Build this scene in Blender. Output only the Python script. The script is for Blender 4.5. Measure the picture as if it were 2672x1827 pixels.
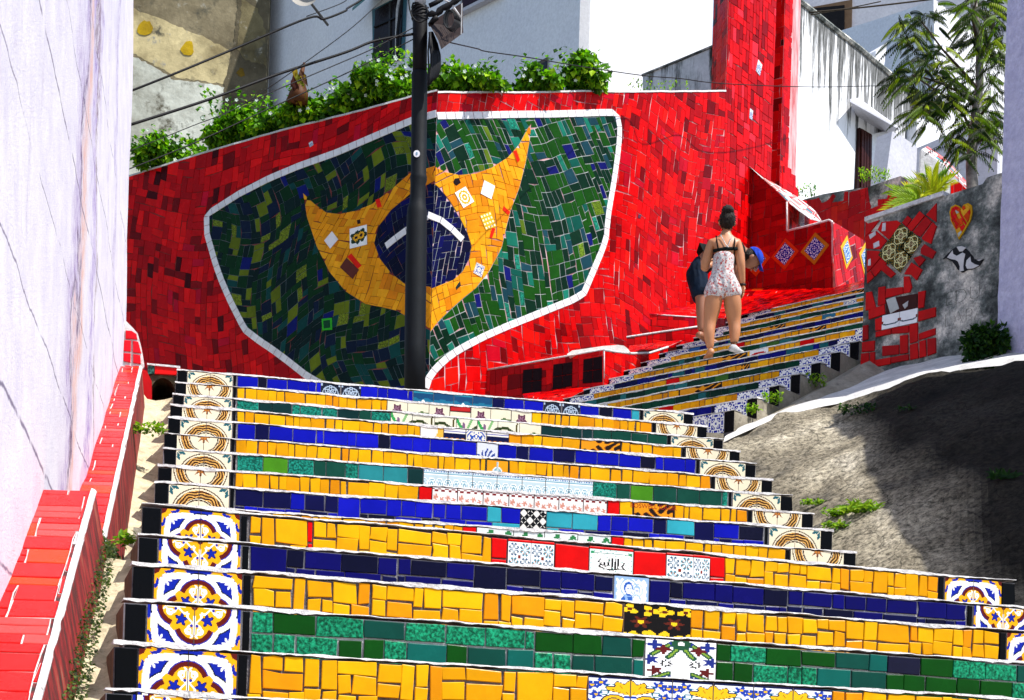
import bpy, math, random
import numpy as np
from mathutils import Matrix, Vector, noise

random.seed(11)
for o in list(bpy.data.objects):
    bpy.data.objects.remove(o)
SC = bpy.context.scene
COL = SC.collection

# ---------------------------------------------------------------- camera
F = 4139.0          # focal length in photograph pixels
CX, Y0 = 1336.0, 2145.0   # optical axis in the photograph (a shifted view up the stairs)
ROLL = 0.03
CR, SR = math.cos(ROLL), math.sin(ROLL)
cam = bpy.data.cameras.new('camera')
camo = bpy.data.objects.new('camera', cam)
COL.objects.link(camo)
cam.sensor_width = 36.0
cam.lens = 36.0 * F / 2672.0
cam.shift_y = (Y0 - 913.5) / 2672.0
cam.clip_start = 0.05
cam.clip_end = 2000
camo.matrix_world = Matrix(((CR, -SR, 0, 0), (0, 0, -1, 0), (SR, CR, 0, 0), (0, 0, 0, 1)))
SC.camera = camo

# ---------------------------------------------------------------- sky, sun, exposure
SUN_EL = math.radians(57)
SUN_AZ = math.atan2(0.90, -0.50)      # clockwise from +Y
w = bpy.data.worlds.new('World')
SC.world = w
w.use_nodes = True
nt = w.node_tree
sky = nt.nodes.new('ShaderNodeTexSky')
sky.sky_type = 'NISHITA'
sky.sun_disc = False
sky.sun_elevation = SUN_EL
sky.sun_rotation = SUN_AZ
nt.links.new(sky.outputs[0], nt.nodes['Background'].inputs[0])
nt.nodes['Background'].inputs[1].default_value = 0.14
sun = bpy.data.lights.new('sun', 'SUN')
sun.energy = 5.0
sun.angle = math.radians(0.53)
sun.color = (1.0, 0.965, 0.91)
suno = bpy.data.objects.new('sun', sun)
COL.objects.link(suno)
sv = Vector((math.sin(SUN_AZ) * math.cos(SUN_EL), math.cos(SUN_AZ) * math.cos(SUN_EL), math.sin(SUN_EL)))
suno.rotation_euler = sv.to_track_quat('Z', 'Y').to_euler()
suno.location = (20, -20, 40)
SC.view_settings.view_transform = 'Standard'
SC.view_settings.look = 'None'
SC.view_settings.exposure = 0.54
SC.view_settings.gamma = 1.0
SC.view_settings.use_curve_mapping = False

# ---------------------------------------------------------------- photograph pixel -> point in the place
CROPS = dict(A=(0, 0, 2.5633), B=(880, 0, 2.5633), C=(1772, 0, 2.5633), D=(0, 600, 2.5633), E=(880, 600, 2.5633),
             F=(1772, 500, 2.5633), G=(0, 1200, 2.5344), H=(880, 1200, 2.5344), I=(1772, 1200, 2.5344),
             J=(300, 900, 3.1786), K=(1000, 900, 3.1786), L=(1600, 500, 3.31), M=(1400, 880, 3.8733),
             N=(1250, 740, 3.8733), O=(1880, 400, 4.4135), Q=(960, 0, 6.6206), R=(2200, 460, 2.9428),
             T=(280, 780, 4.5412), U=(700, 280, 1.1840), V=(1840, 980, 1.5517), W=(0, 0, 0.86976), S=(0, 0, 1.0))

def px(c, x, y):
    a, b, s = CROPS[c]
    return (a + x / s, b + y / s)

def ray(p):
    dx = p[0] - CX
    dy = Y0 - p[1]
    return Vector(((dx * CR - dy * SR) / F, 1.0, (dx * SR + dy * CR) / F))

def at(p, d):                       # point on the sight line at distance d along +Y
    return ray(p) * d

def atz(p, z):                      # point on the sight line at height z
    r = ray(p)
    return r * (z / r.z)

def onplane(p, q, n):
    r = ray(p)
    n = Vector(n)
    return r * (Vector(q).dot(n) / r.dot(n))

# ---------------------------------------------------------------- objects
def tag(o, label=None, cat=None, group=None, kind=None):
    if label: o['label'] = label
    if cat: o['category'] = cat
    if group: o['group'] = group
    if kind: o['kind'] = kind
    return o

def thing(name, loc, label, cat, group=None):
    o = bpy.data.objects.new(name, None)
    o.empty_display_size = 0.2
    o.location = loc
    COL.objects.link(o)
    tag(o, label, cat, group)
    return o

def worldloc(o):
    v = Vector(o.location)
    return v

def mk(name, verts, faces, mat, parent=None, cols=None, smooth=False, col=None):
    """mesh in world coordinates; cols = one colour per face, col = one colour for all"""
    me = bpy.data.meshes.new(name)
    me.from_pydata([tuple(v) for v in verts], [], faces)
    if isinstance(mat, (list, tuple)):
        for m in mat: me.materials.append(m)
    elif mat: me.materials.append(mat)
    if cols is not None or col is not None:
        ca = me.color_attributes.new('Col', 'FLOAT_COLOR', 'CORNER')
        if col is not None:
            arr = np.tile(np.array([col[0], col[1], col[2], 1.0], dtype=np.float32), len(me.loops))
        else:
            lt = np.empty(len(me.polygons), dtype=np.int32)
            me.polygons.foreach_get('loop_total', lt)
            c4 = np.ones((len(cols), 4), dtype=np.float32)
            c4[:, :3] = np.array(cols, dtype=np.float32)[:, :3]
            arr = np.repeat(c4, lt, axis=0).ravel()
        ca.data.foreach_set('color', arr)
    if smooth:
        me.polygons.foreach_set('use_smooth', [True] * len(me.polygons))
    o = bpy.data.objects.new(name, me)
    COL.objects.link(o)
    if parent is not None: put(o, parent)
    return o

def put(ob, parent):
    """parent an object that was placed with world coordinates"""
    ob.parent = parent
    if parent.type == 'EMPTY':
        ob.matrix_parent_inverse = Matrix.Translation(-Vector(parent.location))
    return ob

class MB:
    """collects shapes into one mesh"""
    def __init__(s):
        s.v = []; s.f = []; s.c = []
    def add(s, vs, fs, c=(1, 1, 1)):
        b = len(s.v)
        s.v += [tuple(v) for v in vs]
        for f in fs:
            s.f.append([b + i for i in f]); s.c.append(c)
    def prism(s, poly, h, c=(1, 1, 1)):
        """poly: 3D points (counter-clockwise seen from +h); extruded by vector h"""
        n = len(poly); h = Vector(h)
        vs = [Vector(p) for p in poly] + [Vector(p) + h for p in poly]
        fs = [list(range(n))[::-1], [n + i for i in range(n)]]
        fs += [[i, (i + 1) % n, n + (i + 1) % n, n + i] for i in range(n)]
        s.add(vs, fs, c)
    def box(s, o, a, b, c_, c=(1, 1, 1)):
        o = Vector(o); a = Vector(a); b = Vector(b); c_ = Vector(c_)
        s.prism([o, o + a, o + a + b, o + b], c_, c)
    def tube(s, pts, r, seg=8, c=(1, 1, 1), cap=True):
        pts = [Vector(p) for p in pts]
        n = len(pts)
        rs = r if isinstance(r, (list, tuple)) else [r] * n
        vs = []
        prev = None
        for i, p in enumerate(pts):
            t = (pts[min(i + 1, n - 1)] - pts[max(i - 1, 0)])
            if t.length < 1e-9: t = Vector((0, 0, 1))
            t.normalize()
            if prev is None:
                up = Vector((0, 0, 1)) if abs(t.z) < 0.9 else Vector((0, 1, 0))
                u = t.cross(up).normalized()
            else:
                u = (prev - t * prev.dot(t)).normalized()
            prev = u
            v = t.cross(u)
            for k in range(seg):
                a = 2 * math.pi * k / seg
                vs.append(p + (u * math.cos(a) + v * math.sin(a)) * rs[i])
        fs = []
        for i in range(n - 1):
            for k in range(seg):
                fs.append([i * seg + k, i * seg + (k + 1) % seg, (i + 1) * seg + (k + 1) % seg, (i + 1) * seg + k])
        if cap:
            fs.append(list(range(seg))[::-1]); fs.append([(n - 1) * seg + k for k in range(seg)])
        s.add(vs, fs, c)
    def build(s, name, mat, parent=None, smooth=False):
        return mk(name, s.v, s.f, mat, parent, cols=s.c, smooth=smooth)

# ---------------------------------------------------------------- materials
def hexc(h):
    h = h.lstrip('#')
    out = []
    for i in (0, 2, 4):
        v = int(h[i:i + 2], 16) / 255
        out.append(v / 12.92 if v < 0.04045 else ((v + 0.055) / 1.055) ** 2.4)
    return tuple(out)

def newmat(name):
    m = bpy.data.materials.new(name)
    m.use_nodes = True
    return m, m.node_tree, m.node_tree.nodes['Principled BSDF']

def N(nt, t, **kw):
    n = nt.nodes.new(t)
    for k, v in kw.items():
        setattr(n, k, v)
    return n

def tex_noise(nt, scale, detail=4, rough=0.55, vec=None, dist=0.0):
    n = N(nt, 'ShaderNodeTexNoise')
    n.inputs['Scale'].default_value = scale
    n.inputs['Detail'].default_value = detail
    n.inputs['Roughness'].default_value = rough
    n.inputs['Distortion'].default_value = dist
    if vec is not None: nt.links.new(vec, n.inputs['Vector'])
    return n

def ramp(nt, src, stops):
    r = N(nt, 'ShaderNodeValToRGB')
    els = r.color_ramp.elements
    while len(els) < len(stops): els.new(0.5)
    for e, (p, c) in zip(els, stops):
        e.position = p
        e.color = (c[0], c[1], c[2], 1) if hasattr(c, '__len__') else (c, c, c, 1)
    nt.links.new(src, r.inputs[0])
    return r

def mixc(nt, fac, a, b, mode='MIX'):
    m = N(nt, 'ShaderNodeMix', data_type='RGBA', blend_type=mode)
    for sock, v in ((m.inputs['Factor'], fac), (m.inputs[6], a), (m.inputs[7], b)):
        if hasattr(v, 'is_output'): nt.links.new(v, sock)
        elif isinstance(v, (int, float)): sock.default_value = v
        else: sock.default_value = (v[0], v[1], v[2], 1)
    return m.outputs[2]

def bump(nt, bsdf, height, strength=0.3, dist=0.01):
    b = N(nt, 'ShaderNodeBump')
    b.inputs['Strength'].default_value = strength
    b.inputs['Distance'].default_value = dist
    nt.links.new(height, b.inputs['Height'])
    nt.links.new(b.outputs[0], bsdf.inputs['Normal'])

def geo(nt):
    return N(nt, 'ShaderNodeNewGeometry').outputs['Position']

def attr_col(nt):
    a = N(nt, 'ShaderNodeAttribute')
    a.attribute_name = 'Col'
    return a.outputs['Color']

M = {}
def glaze(name, rough, vary, speck=False, bmp=0.10, spec=0.4):
    m, nt, b = newmat(name)
    c = attr_col(nt); g = geo(nt)
    n1 = tex_noise(nt, 9.0, 5, 0.6, g)
    r1 = ramp(nt, n1.outputs[0], [(0.25, 1 - vary), (0.75, 1.0 + vary * 0.15)])
    c = mixc(nt, 1.0, c, r1.outputs[0], 'MULTIPLY')
    if speck:
        n2 = tex_noise(nt, 95.0, 3, 0.6, g)
        r2 = ramp(nt, n2.outputs[0], [(0.38, 0.35), (0.5, 1.0), (0.66, 2.1)])
        c = mixc(nt, 1.0, c, r2.outputs[0], 'MULTIPLY')
    n3 = tex_noise(nt, 42.0, 6, 0.7, g)           # worn, dusty spots
    r3 = ramp(nt, n3.outputs[0], [(0.68, 0.0), (0.84, 0.04)])
    c = mixc(nt, r3.outputs[0], c, (0.5, 0.45, 0.4))
    nt.links.new(c, b.inputs['Base Color'])
    rr = ramp(nt, n1.outputs[0], [(0.3, rough), (0.7, rough + 0.16)])
    nt.links.new(rr.outputs[0], b.inputs['Roughness'])
    b.inputs['Specular IOR Level'].default_value = spec
    n4 = tex_noise(nt, 22.0, 3, 0.5, g)
    bump(nt, b, n4.outputs[0], bmp, 0.01)
    M[name] = m
glaze('glaze', 0.16, 0.24, spec=0.07)
glaze('speckle', 0.2, 0.2, True, spec=0.1)
glaze('print', 0.22, 0.12, spec=0.15)
glaze('matte_tile', 0.5, 0.35, spec=0.12)

def plaster(name, c1, c2, scale=3.0, bmp=0.4, rough=0.85, fine=60.0, stains=None, attr=False):
    m, nt, b = newmat(name)
    g = geo(nt)
    n1 = tex_noise(nt, scale, 7, 0.65, g)
    c = mixc(nt, ramp(nt, n1.outputs[0], [(0.35, 0.0), (0.68, 1.0)]).outputs[0], c1, c2)
    if attr: c = mixc(nt, 1.0, attr_col(nt), c, 'MULTIPLY')
    if stains:
        for (sc, lo, hi, col, sx, sz) in stains:
            mp = N(nt, 'ShaderNodeMapping')
            mp.inputs['Scale'].default_value = (sx, sx, sz)
            nt.links.new(g, mp.inputs['Vector'])
            n2 = tex_noise(nt, sc, 6, 0.7, mp.outputs[0])
            c = mixc(nt, ramp(nt, n2.outputs[0], [(lo, 0.0), (hi, 1.0)]).outputs[0], c, col)
    n3 = tex_noise(nt, fine, 5, 0.7, g)
    c = mixc(nt, 1.0, c, ramp(nt, n3.outputs[0], [(0.3, 0.82), (0.7, 1.05)]).outputs[0], 'MULTIPLY')
    nt.links.new(c, b.inputs['Base Color'])
    b.inputs['Roughness'].default_value = rough
    b.inputs['Specular IOR Level'].default_value = 0.2
    mul = N(nt, 'ShaderNodeMath', operation='MULTIPLY_ADD')
    nt.links.new(n3.outputs[0], mul.inputs[0]); mul.inputs[1].default_value = 0.5
    nt.links.new(n1.outputs[0], mul.inputs[2])
    bump(nt, b, mul.outputs[0], bmp, 0.02)
    M[name] = m
plaster('grout_white', (0.75, 0.73, 0.72), (0.5, 0.48, 0.46), 14, 0.5)
plaster('grout_grey', (0.42, 0.42, 0.45), (0.2, 0.2, 0.22), 20, 0.6)
plaster('grout_pink', (0.80, 0.55, 0.56), (0.50, 0.06, 0.07), 2.6, 0.4)
plaster('grout_teal', (0.16, 0.22, 0.24), (0.05, 0.08, 0.10), 4, 0.4)
plaster('grout_pale', (0.62, 0.66, 0.62), (0.30, 0.34, 0.36), 3, 0.4)
plaster('grout_ochre', (0.30, 0.13, 0.03), (0.14, 0.06, 0.02), 5, 0.4)
plaster('grout_dark', (0.16, 0.02, 0.02), (0.30, 0.05, 0.04), 3, 0.4)
plaster('nosing', (0.82, 0.81, 0.80), (0.56, 0.54, 0.54), 14, 1.0, stains=[(30, 0.56, 0.72, (0.20, 0.18, 0.17), 1, 1), (7, 0.60, 0.75, (0.38, 0.35, 0.33), 1, 1)])
plaster('concrete', (0.42, 0.38, 0.30), (0.22, 0.19, 0.14), 5, 0.8, stains=[(8, 0.55, 0.75, (0.10, 0.09, 0.07), 1, 1)])
plaster('step_side', (0.20, 0.10, 0.06), (0.08, 0.05, 0.04), 12, 0.8)
plaster('gutter', (0.72, 0.62, 0.42), (0.40, 0.34, 0.22), 9, 1.0, stains=[(14, 0.6, 0.75, (0.12, 0.10, 0.06), 1, 1)])
plaster('ground', (0.20, 0.19, 0.16), (0.10, 0.10, 0.08), 2, 0.6)

# ---------------------------------------------------------------- polygon tools (2D)
def area2(p):
    return 0.5 * sum(p[i][0] * p[(i + 1) % len(p)][1] - p[(i + 1) % len(p)][0] * p[i][1] for i in range(len(p)))

def halfplane(poly, a, b, off=0.0):
    """keep the part left of a->b, moved inwards by off"""
    dx, dy = b[0] - a[0], b[1] - a[1]
    L = math.hypot(dx, dy)
    if L < 1e-9: return poly
    nx, ny = -dy / L, dx / L
    def sd(p): return (p[0] - a[0]) * nx + (p[1] - a[1]) * ny - off
    out = []
    n = len(poly)
    for i in range(n):
        p, q = poly[i], poly[(i + 1) % n]
        sp, sq = sd(p), sd(q)
        if sp >= 0: out.append(p)
        if (sp >= 0) != (sq >= 0):
            t = sp / (sp - sq)
            out.append((p[0] + (q[0] - p[0]) * t, p[1] + (q[1] - p[1]) * t))
    return out

def clean(p, eps=1e-6):
    ch = True
    while ch and len(p) > 2:
        ch = False
        for i in range(len(p)):
            a, b, c = p[i - 1], p[i], p[(i + 1) % len(p)]
            if math.hypot(b[0] - a[0], b[1] - a[1]) < 2e-3 or abs((b[0] - a[0]) * (c[1] - a[1]) - (b[1] - a[1]) * (c[0] - a[0])) < eps * 10:
                p = p[:i] + p[i + 1:]
                ch = True
                break
    return p

def clip(region, quad):
    p = region
    n = len(quad)
    for i in range(n):
        p = halfplane(p, quad[i], quad[(i + 1) % n])
        if len(p) < 3: return []
    return clean(p)

def inset(poly, g):
    n = len(poly)
    convex = all((poly[(i + 1) % n][0] - poly[i][0]) * (poly[(i + 2) % n][1] - poly[(i + 1) % n][1]) -
                 (poly[(i + 1) % n][1] - poly[i][1]) * (poly[(i + 2) % n][0] - poly[(i + 1) % n][0]) > -1e-6 for i in range(n))
    if convex:
        p = poly
        for i in range(n):
            p = halfplane(p, poly[i], poly[(i + 1) % n], g)
            if len(p) < 3: return []
        return clean(p)
    cx = sum(q[0] for q in poly) / n; cy = sum(q[1] for q in poly) / n
    r = math.sqrt(abs(area2(poly)))
    k = max(0.5, 1 - 2.4 * g / max(r, 1e-3))
    return [(cx + (q[0] - cx) * k, cy + (q[1] - cy) * k) for q in poly]

def tile(name, poly, surf, t, col, mat, parent, ch=0.003, base=0.0, tilt=0.0006):
    """poly: 2D points on the surface surf (surf.to3d(u, v, off)); a chamfered tile of thickness t"""
    if len(poly) < 3: return None
    if area2(poly) < 0: poly = poly[::-1]
    n = len(poly)
    inn = inset(poly, ch)
    if len(inn) != n:
        cx = sum(q[0] for q in poly) / n; cy = sum(q[1] for q in poly) / n
        inn = [(cx + (q[0] - cx) * 0.93, cy + (q[1] - cy) * 0.93) for q in poly]
    ta, tb = random.uniform(-tilt, tilt) * 12, random.uniform(-tilt, tilt) * 12
    cx = sum(q[0] for q in poly) / n; cy = sum(q[1] for q in poly) / n
    def off(q, h): return base + h + (q[0] - cx) * ta + (q[1] - cy) * tb
    vs = [surf.to3d(q[0], q[1], base - 0.002) for q in poly]
    vs += [surf.to3d(q[0], q[1], off(q, t - ch * 0.6)) for q in poly]
    vs += [surf.to3d(q[0], q[1], off(q, t)) for q in inn]
    fs = [[i, (i + 1) % n, n + (i + 1) % n, n + i] for i in range(n)]
    fs += [[n + i, n + (i + 1) % n, 2 * n + (i + 1) % n, 2 * n + i] for i in range(n)]
    fs += [[2 * n + i for i in range(n)]]
    return mk(name, vs, fs, mat, parent, col=col)

# ---------------------------------------------------------------- surfaces
class Flat:
    """origin, unit axes u and v (normal = u x v)"""
    def __init__(s, o, u, v):
        s.o = Vector(o); s.u = Vector(u).normalized(); v = Vector(v)
        s.v = (v - s.u * v.dot(s.u)).normalized(); s.n = s.u.cross(s.v).normalized()
    def to3d(s, a, b, off=0.0):
        return s.o + s.u * a + s.v * b + s.n * off
    def fp(s, p):
        q = onplane(p, s.o, s.n) - s.o
        return (q.dot(s.u), q.dot(s.v))
    def f3(s, q):
        q = Vector(q) - s.o
        return (q.dot(s.u), q.dot(s.v))

def vwall(a, th):
    """vertical plane through a, running to the right along heading th; its face looks at the camera"""
    return Flat(a, (math.cos(th), math.sin(th), 0), (0, 0, 1))

class Curved:
    """vertical wall over a curved plan line, (s, z) coordinates"""
    def __init__(s, pts, sub=10):
        P = [Vector((p[0], p[1], 0)) for p in pts]
        out = []
        for i in range(len(P) - 1):
            p0 = P[max(i - 1, 0)]; p1 = P[i]; p2 = P[i + 1]; p3 = P[min(i + 2, len(P) - 1)]
            for k in range(sub):
                t = k / sub
                out.append(0.5 * ((2 * p1) + (-p0 + p2) * t + (2 * p0 - 5 * p1 + 4 * p2 - p3) * t * t + (-p0 + 3 * p1 - 3 * p2 + p3) * t ** 3))
        out.append(P[-1])
        s.p = out
        s.s = [0.0]
        for i in range(len(out) - 1): s.s.append(s.s[-1] + (out[i + 1] - out[i]).length)
        s.L = s.s[-1]
    def pos(s, a):
        if a <= 0: i = 0
        else:
            i = len(s.p) - 2
            for k in range(len(s.p) - 1):
                if a <= s.s[k + 1]: i = k; break
        d = (s.p[i + 1] - s.p[i]).normalized()
        q = s.p[i] + d * (a - s.s[i])
        return q, Vector((d.y, -d.x, 0))
    def to3d(s, a, z, off=0.0):
        q, n = s.pos(a)
        return q + n * off + Vector((0, 0, z))
    def fp(s, p):
        r = ray(p)
        best = None
        for i in range(len(s.p) - 1):
            a, b = s.p[i], s.p[i + 1]
            d = b - a
            n = Vector((d.y, -d.x, 0))
            t = a.dot(n) / r.dot(n)
            q = r * t
            k = (q - a).dot(d) / d.length_squared
            e0 = -1e9 if i == 0 else 0
            e1 = 1e9 if i == len(s.p) - 2 else 1
            if e0 <= k <= e1 and t > 0:
                return (s.s[i] + k * d.length, q.z)
        i = len(s.p) - 2
        return (s.L, (r * (s.p[-1].y)).z)

class Patch:
    """bilinear patch over four corners (a b along the bottom, d c along the top), metric coordinates"""
    def __init__(s, a, b, c, d):
        s.c = [Vector(q) for q in (a, b, c, d)]
        s.Lu = 0.5 * ((s.c[1] - s.c[0]).length + (s.c[2] - s.c[3]).length)
        s.Lv = 0.5 * ((s.c[3] - s.c[0]).length + (s.c[2] - s.c[1]).length)
    def to3d(s, a, b, off=0.0):
        u, v = a / s.Lu, b / s.Lv
        A, B, C, D = s.c
        q = A * (1 - u) * (1 - v) + B * u * (1 - v) + C * u * v + D * (1 - u) * v
        du = (B - A) * (1 - v) + (C - D) * v
        dv = (D - A) * (1 - u) + (C - B) * u
        return q + du.cross(dv).normalized() * off
    def rect(s, m=0.0):
        return [(m, m), (s.Lu - m, m), (s.Lu - m, s.Lv - m), (m, s.Lv - m)]

def pack(nu, nv, shapes, rnd):
    """fills a grid with blocks; shapes = [((w, h), weight)]"""
    occ = np.zeros((nu, nv), bool)
    out = []
    for j in range(nv):
        for i in range(nu):
            if occ[i, j]: continue
            opts = [(sh, w_) for sh, w_ in shapes if i + sh[0] <= nu and j + sh[1] <= nv and not occ[i:i + sh[0], j:j + sh[1]].any()]
            if not opts: sh = (1, 1)
            else:
                t = rnd.uniform(0, sum(o[1] for o in opts))
                for sh, w_ in opts:
                    t -= w_
                    if t <= 0: break
            occ[i:i + sh[0], j:j + sh[1]] = True
            out.append((i, j, sh[0], sh[1]))
    return out

COUNT = {}
def mosaic(surf, region, name, colfn, parent, cell=(0.085, 0.085), gap=0.004, warp=None, thick=0.007, mat='glaze',
           shapes=(((2, 1), 4), ((1, 2), 4), ((1, 1), 1.5), ((2, 2), 1.2)), rot=0.0, jit=0.12, seed=1, minarea=0.0012, base=0.0, limit=300, mortar=None):
    rnd = random.Random(seed)
    if area2(region) < 0: region = region[::-1]
    us = [p[0] for p in region]; vs = [p[1] for p in region]
    cu, cv = (min(us) + max(us)) / 2, (min(vs) + max(vs)) / 2
    R = math.hypot(max(us) - min(us), max(vs) - min(vs)) / 2 + 0.4
    if rot == 0.0: Ru, Rv = (max(us) - min(us)) / 2 + 0.3, (max(vs) - min(vs)) / 2 + 0.3
    else: Ru = Rv = R
    nu, nv = int(2 * Ru / cell[0]) + 1, int(2 * Rv / cell[1]) + 1
    cr_, sr_ = math.cos(rot), math.sin(rot)
    J = {}
    def node(i, j):
        if (i, j) not in J:
            x = -Ru + i * cell[0] + rnd.uniform(-jit, jit) * cell[0]
            y = -Rv + j * cell[1] + rnd.uniform(-jit, jit) * cell[1]
            x, y = cu + x * cr_ - y * sr_, cv + x * sr_ + y * cr_
            if warp: x, y = warp(x, y)
            J[(i, j)] = (x, y)
        return J[(i, j)]
    cand = []
    bed = MB()
    for (i, j, w_, h_) in pack(nu, nv, shapes, rnd):
        q = [node(i, j), node(i + w_, j), node(i + w_, j + h_), node(i, j + h_)]
        if area2(q) <= 0: continue
        if max(p[0] for p in q) < min(us) or min(p[0] for p in q) > max(us) or max(p[1] for p in q) < min(vs) or min(p[1] for p in q) > max(vs): continue
        c = clip(region, q)
        if len(c) < 3 or area2(c) < minarea: continue
        if mortar: bed.add([surf.to3d(q_[0], q_[1], 0.0018) for q_ in c], [list(range(len(c)))])
        c = inset(c, gap * rnd.uniform(0.35, 0.75))
        if len(c) < 3 or area2(c) < minarea * 0.5: continue
        cand.append(c)
    cand.sort(key=lambda c: -area2(c))
    key = (parent.name, name)
    n0 = COUNT.get(key, 0)
    rest = MB()
    for c in cand:
        res = colfn(rnd, c)
        col, mm = (res if isinstance(res[0], (tuple, list)) else (res, mat))
        if n0 < limit:
            if tile(name, c, surf, thick, col, M[mm], parent, base=base): n0 += 1
        else:
            n = len(c)
            rest.add([surf.to3d(q[0], q[1], base - 0.002) for q in c] + [surf.to3d(q[0], q[1], base + thick) for q in c],
                     [[k, (k + 1) % n, n + (k + 1) % n, n + k] for k in range(n)] + [[n + k for k in range(n)]], col)
    COUNT[key] = n0
    if bed.v: tag(bed.build('mortar', M[mortar], parent), kind='stuff')
    if rest.v: tag(rest.build(name, M[mat], parent), kind='stuff')
    return len(cand)

def pick(rnd, table):
    t = rnd.uniform(0, sum(x[1] for x in table))
    for c, w_ in table:
        t -= w_
        if t <= 0: return c
    return table[-1][0]

def vary(rnd, c, a=0.12):
    k = 1 + rnd.uniform(-a, a)
    return tuple(min(1.0, x * k) for x in c)

def smoothnoise(x, y, s, seed=0.0):
    return noise.noise(Vector((x * s + seed, y * s - seed, seed * 1.7)))
# ---------------------------------------------------------------- printed tiles: flat print as coloured cells on a shared tile mesh
def grid(n, x0=-1, x1=1, y0=-1, y1=1):
    x = x0 + (np.arange(n) + 0.5) / n * (x1 - x0)
    y = y0 + (np.arange(n) + 0.5) / n * (y1 - y0)
    return np.meshgrid(x, y)

def lay(img, mask, col):
    img[mask] = col
    return img

def seg(U, V, a, b, w_):
    ax, ay = a; bx, by = b
    dx, dy = bx - ax, by - ay
    t = np.clip(((U - ax) * dx + (V - ay) * dy) / (dx * dx + dy * dy + 1e-9), 0, 1)
    return np.hypot(U - ax - t * dx, V - ay - t * dy) < w_

def stroke(U, V, pts, w_):
    m = np.zeros(U.shape, bool)
    for a, b in zip(pts, pts[1:]): m |= seg(U, V, a, b, w_)
    return m

def blank(U, c): return np.tile(np.array(c, dtype=float), U.shape + (1,))
WHT = hexc('#f2f2ee'); CREAM = hexc('#eadfc0'); YEL = hexc('#f0a806'); BLU = hexc('#0a1f9a'); NAV = hexc('#050a3c')
BRN = hexc('#5a0f0a'); DKB = hexc('#2a1208'); TEAL = hexc('#1c5a66'); BLK = hexc('#060608'); RED = hexc('#d40808')

def p_quatre(U, V):
    """one quarter-turn symmetric flower in a white four-lobed band; spans two tiles each way"""
    img = blank(U, BLU)
    a, b = np.abs(U), np.abs(V)
    mx, mn = np.maximum(a, b), np.minimum(a, b)
    dg = (a + b) / math.sqrt(2)
    ang = np.arctan2(V, U)
    # outer corner: yellow acanthus, small white flower
    rc = np.hypot(1 - a, 1 - b)
    angc = np.arctan2(1 - b, 1 - a)
    lay(img, (rc < 0.30 + 0.07 * np.cos(angc * 12)), YEL)
    lay(img, rc < 0.13, BRN)
    rs = np.hypot(a - 0.74, b - 0.74)
    lay(img, rs < 0.10 * (1 + 0.45 * np.cos(np.arctan2(b - 0.74, a - 0.74) * 6)), WHT)
    ry = np.hypot(mx - 1.0, mn - 0.42)
    lay(img, ry < 0.16 + 0.05 * np.cos(np.arctan2(mn - 0.42, mx - 1.0) * 9), YEL)
    q = np.minimum(np.hypot(mx - 0.37, mn) - 0.315, dg - 0.33)
    lay(img, (q < 0.265) & (q > -0.2), BLK)
    lay(img, (q < 0.240), WHT)
    # band links to the corners
    lk = np.abs(mx - 0.86 + 0.25 * (mn - 0.3) ** 2) < 0.075
    lay(img, lk & (mn > 0.18) & (mn < 0.8) & (q > 0.2), WHT)
    lay(img, q < 0.125, BLU)
    lay(img, q < 0.10, BRN)
    lay(img, q < 0.0, YEL)
    # leaf tips on the diagonals
    t = np.abs(a - b) / math.sqrt(2)
    lay(img, (t < 0.13 - 0.28 * np.abs(dg - 0.46)) & (dg > 0.2) & (dg < 0.68), YEL)
    rb = np.hypot(a - 0.27, b - 0.27)
    ab = np.arctan2(b - 0.27, a - 0.27)
    lay(img, rb < 0.115 * (1 + 0.35 * np.cos(ab * 5 + math.pi * 0.75)), BLK)
    lay(img, rb < 0.095 * (1 + 0.35 * np.cos(ab * 5 + math.pi * 0.75)), BLU)
    # white scrolls along the axes
    sc = np.abs(mn - 0.02 - 0.12 * np.abs(np.sin(mx * 11.0 - .6))) < 0.026
    lay(img, sc & (mx > 0.14) & (mx < 0.66), WHT)
    rsx = np.hypot(mx - 0.52, mn - 0.12)
    lay(img, (np.abs(rsx - 0.06) < 0.018) & (mx < 0.7), WHT)
    lay(img, (mn < 0.022) & (mx > 0.14) & (mx < 0.60), WHT)
    lay(img, np.hypot(mx - 0.40, mn - 0.05) < 0.030, BLU)

    r = np.hypot(U, V)
    lay(img, r < 0.15 * (1 + 0.2 * np.cos(ang * 12)), YEL)
    lay(img, r < 0.06, BRN)
    return img

def p_ring(U, V):
    img = blank(U, CREAM)
    a, b = np.abs(U), np.abs(V)
    r = np.hypot(U, V)
    ang = np.arctan2(V, U)
    wav = 0.5 + 0.5 * np.sin(r * 62 + 2.2 * np.sin(ang * 5) + 1.3 * np.sin(ang * 11 + 1))
    band = (r > 0.58) & (r < 0.86)
    lay(img, band, hexc('#8a5a2a'))
    lay(img, band & (wav > 0.55), hexc('#2e1408'))
    lay(img, band & (wav < 0.22), hexc('#e6b25c'))
    lay(img, np.abs(r - 0.93) < 0.018, DKB)
    lay(img, np.abs(r - 0.535) < 0.020, DKB)
    st = r < 0.13 + 0.13 * np.maximum(0, np.cos(ang * 8)) ** 2
    lay(img, st, hexc('#4a1a10'))
    st2 = r < 0.10 + 0.10 * np.maximum(0, np.cos(ang * 8 + 0.9)) ** 3
    lay(img, st2, hexc('#c47a30'))
    tri = (a > 0.78) & (b > 0.78) & (a + b > 1.67) & (np.abs(a - b) > 0.02)
    lay(img, tri & (a + b < 1.9) & (np.maximum(a, b) < 0.97), TEAL)
    lay(img, (a > 0.86) & (b > 0.66) & (b < 0.77) & (a - b < 0.25), TEAL)
    lay(img, (b > 0.86) & (a > 0.66) & (a < 0.77) & (b - a < 0.25), TEAL)
    return img

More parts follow.
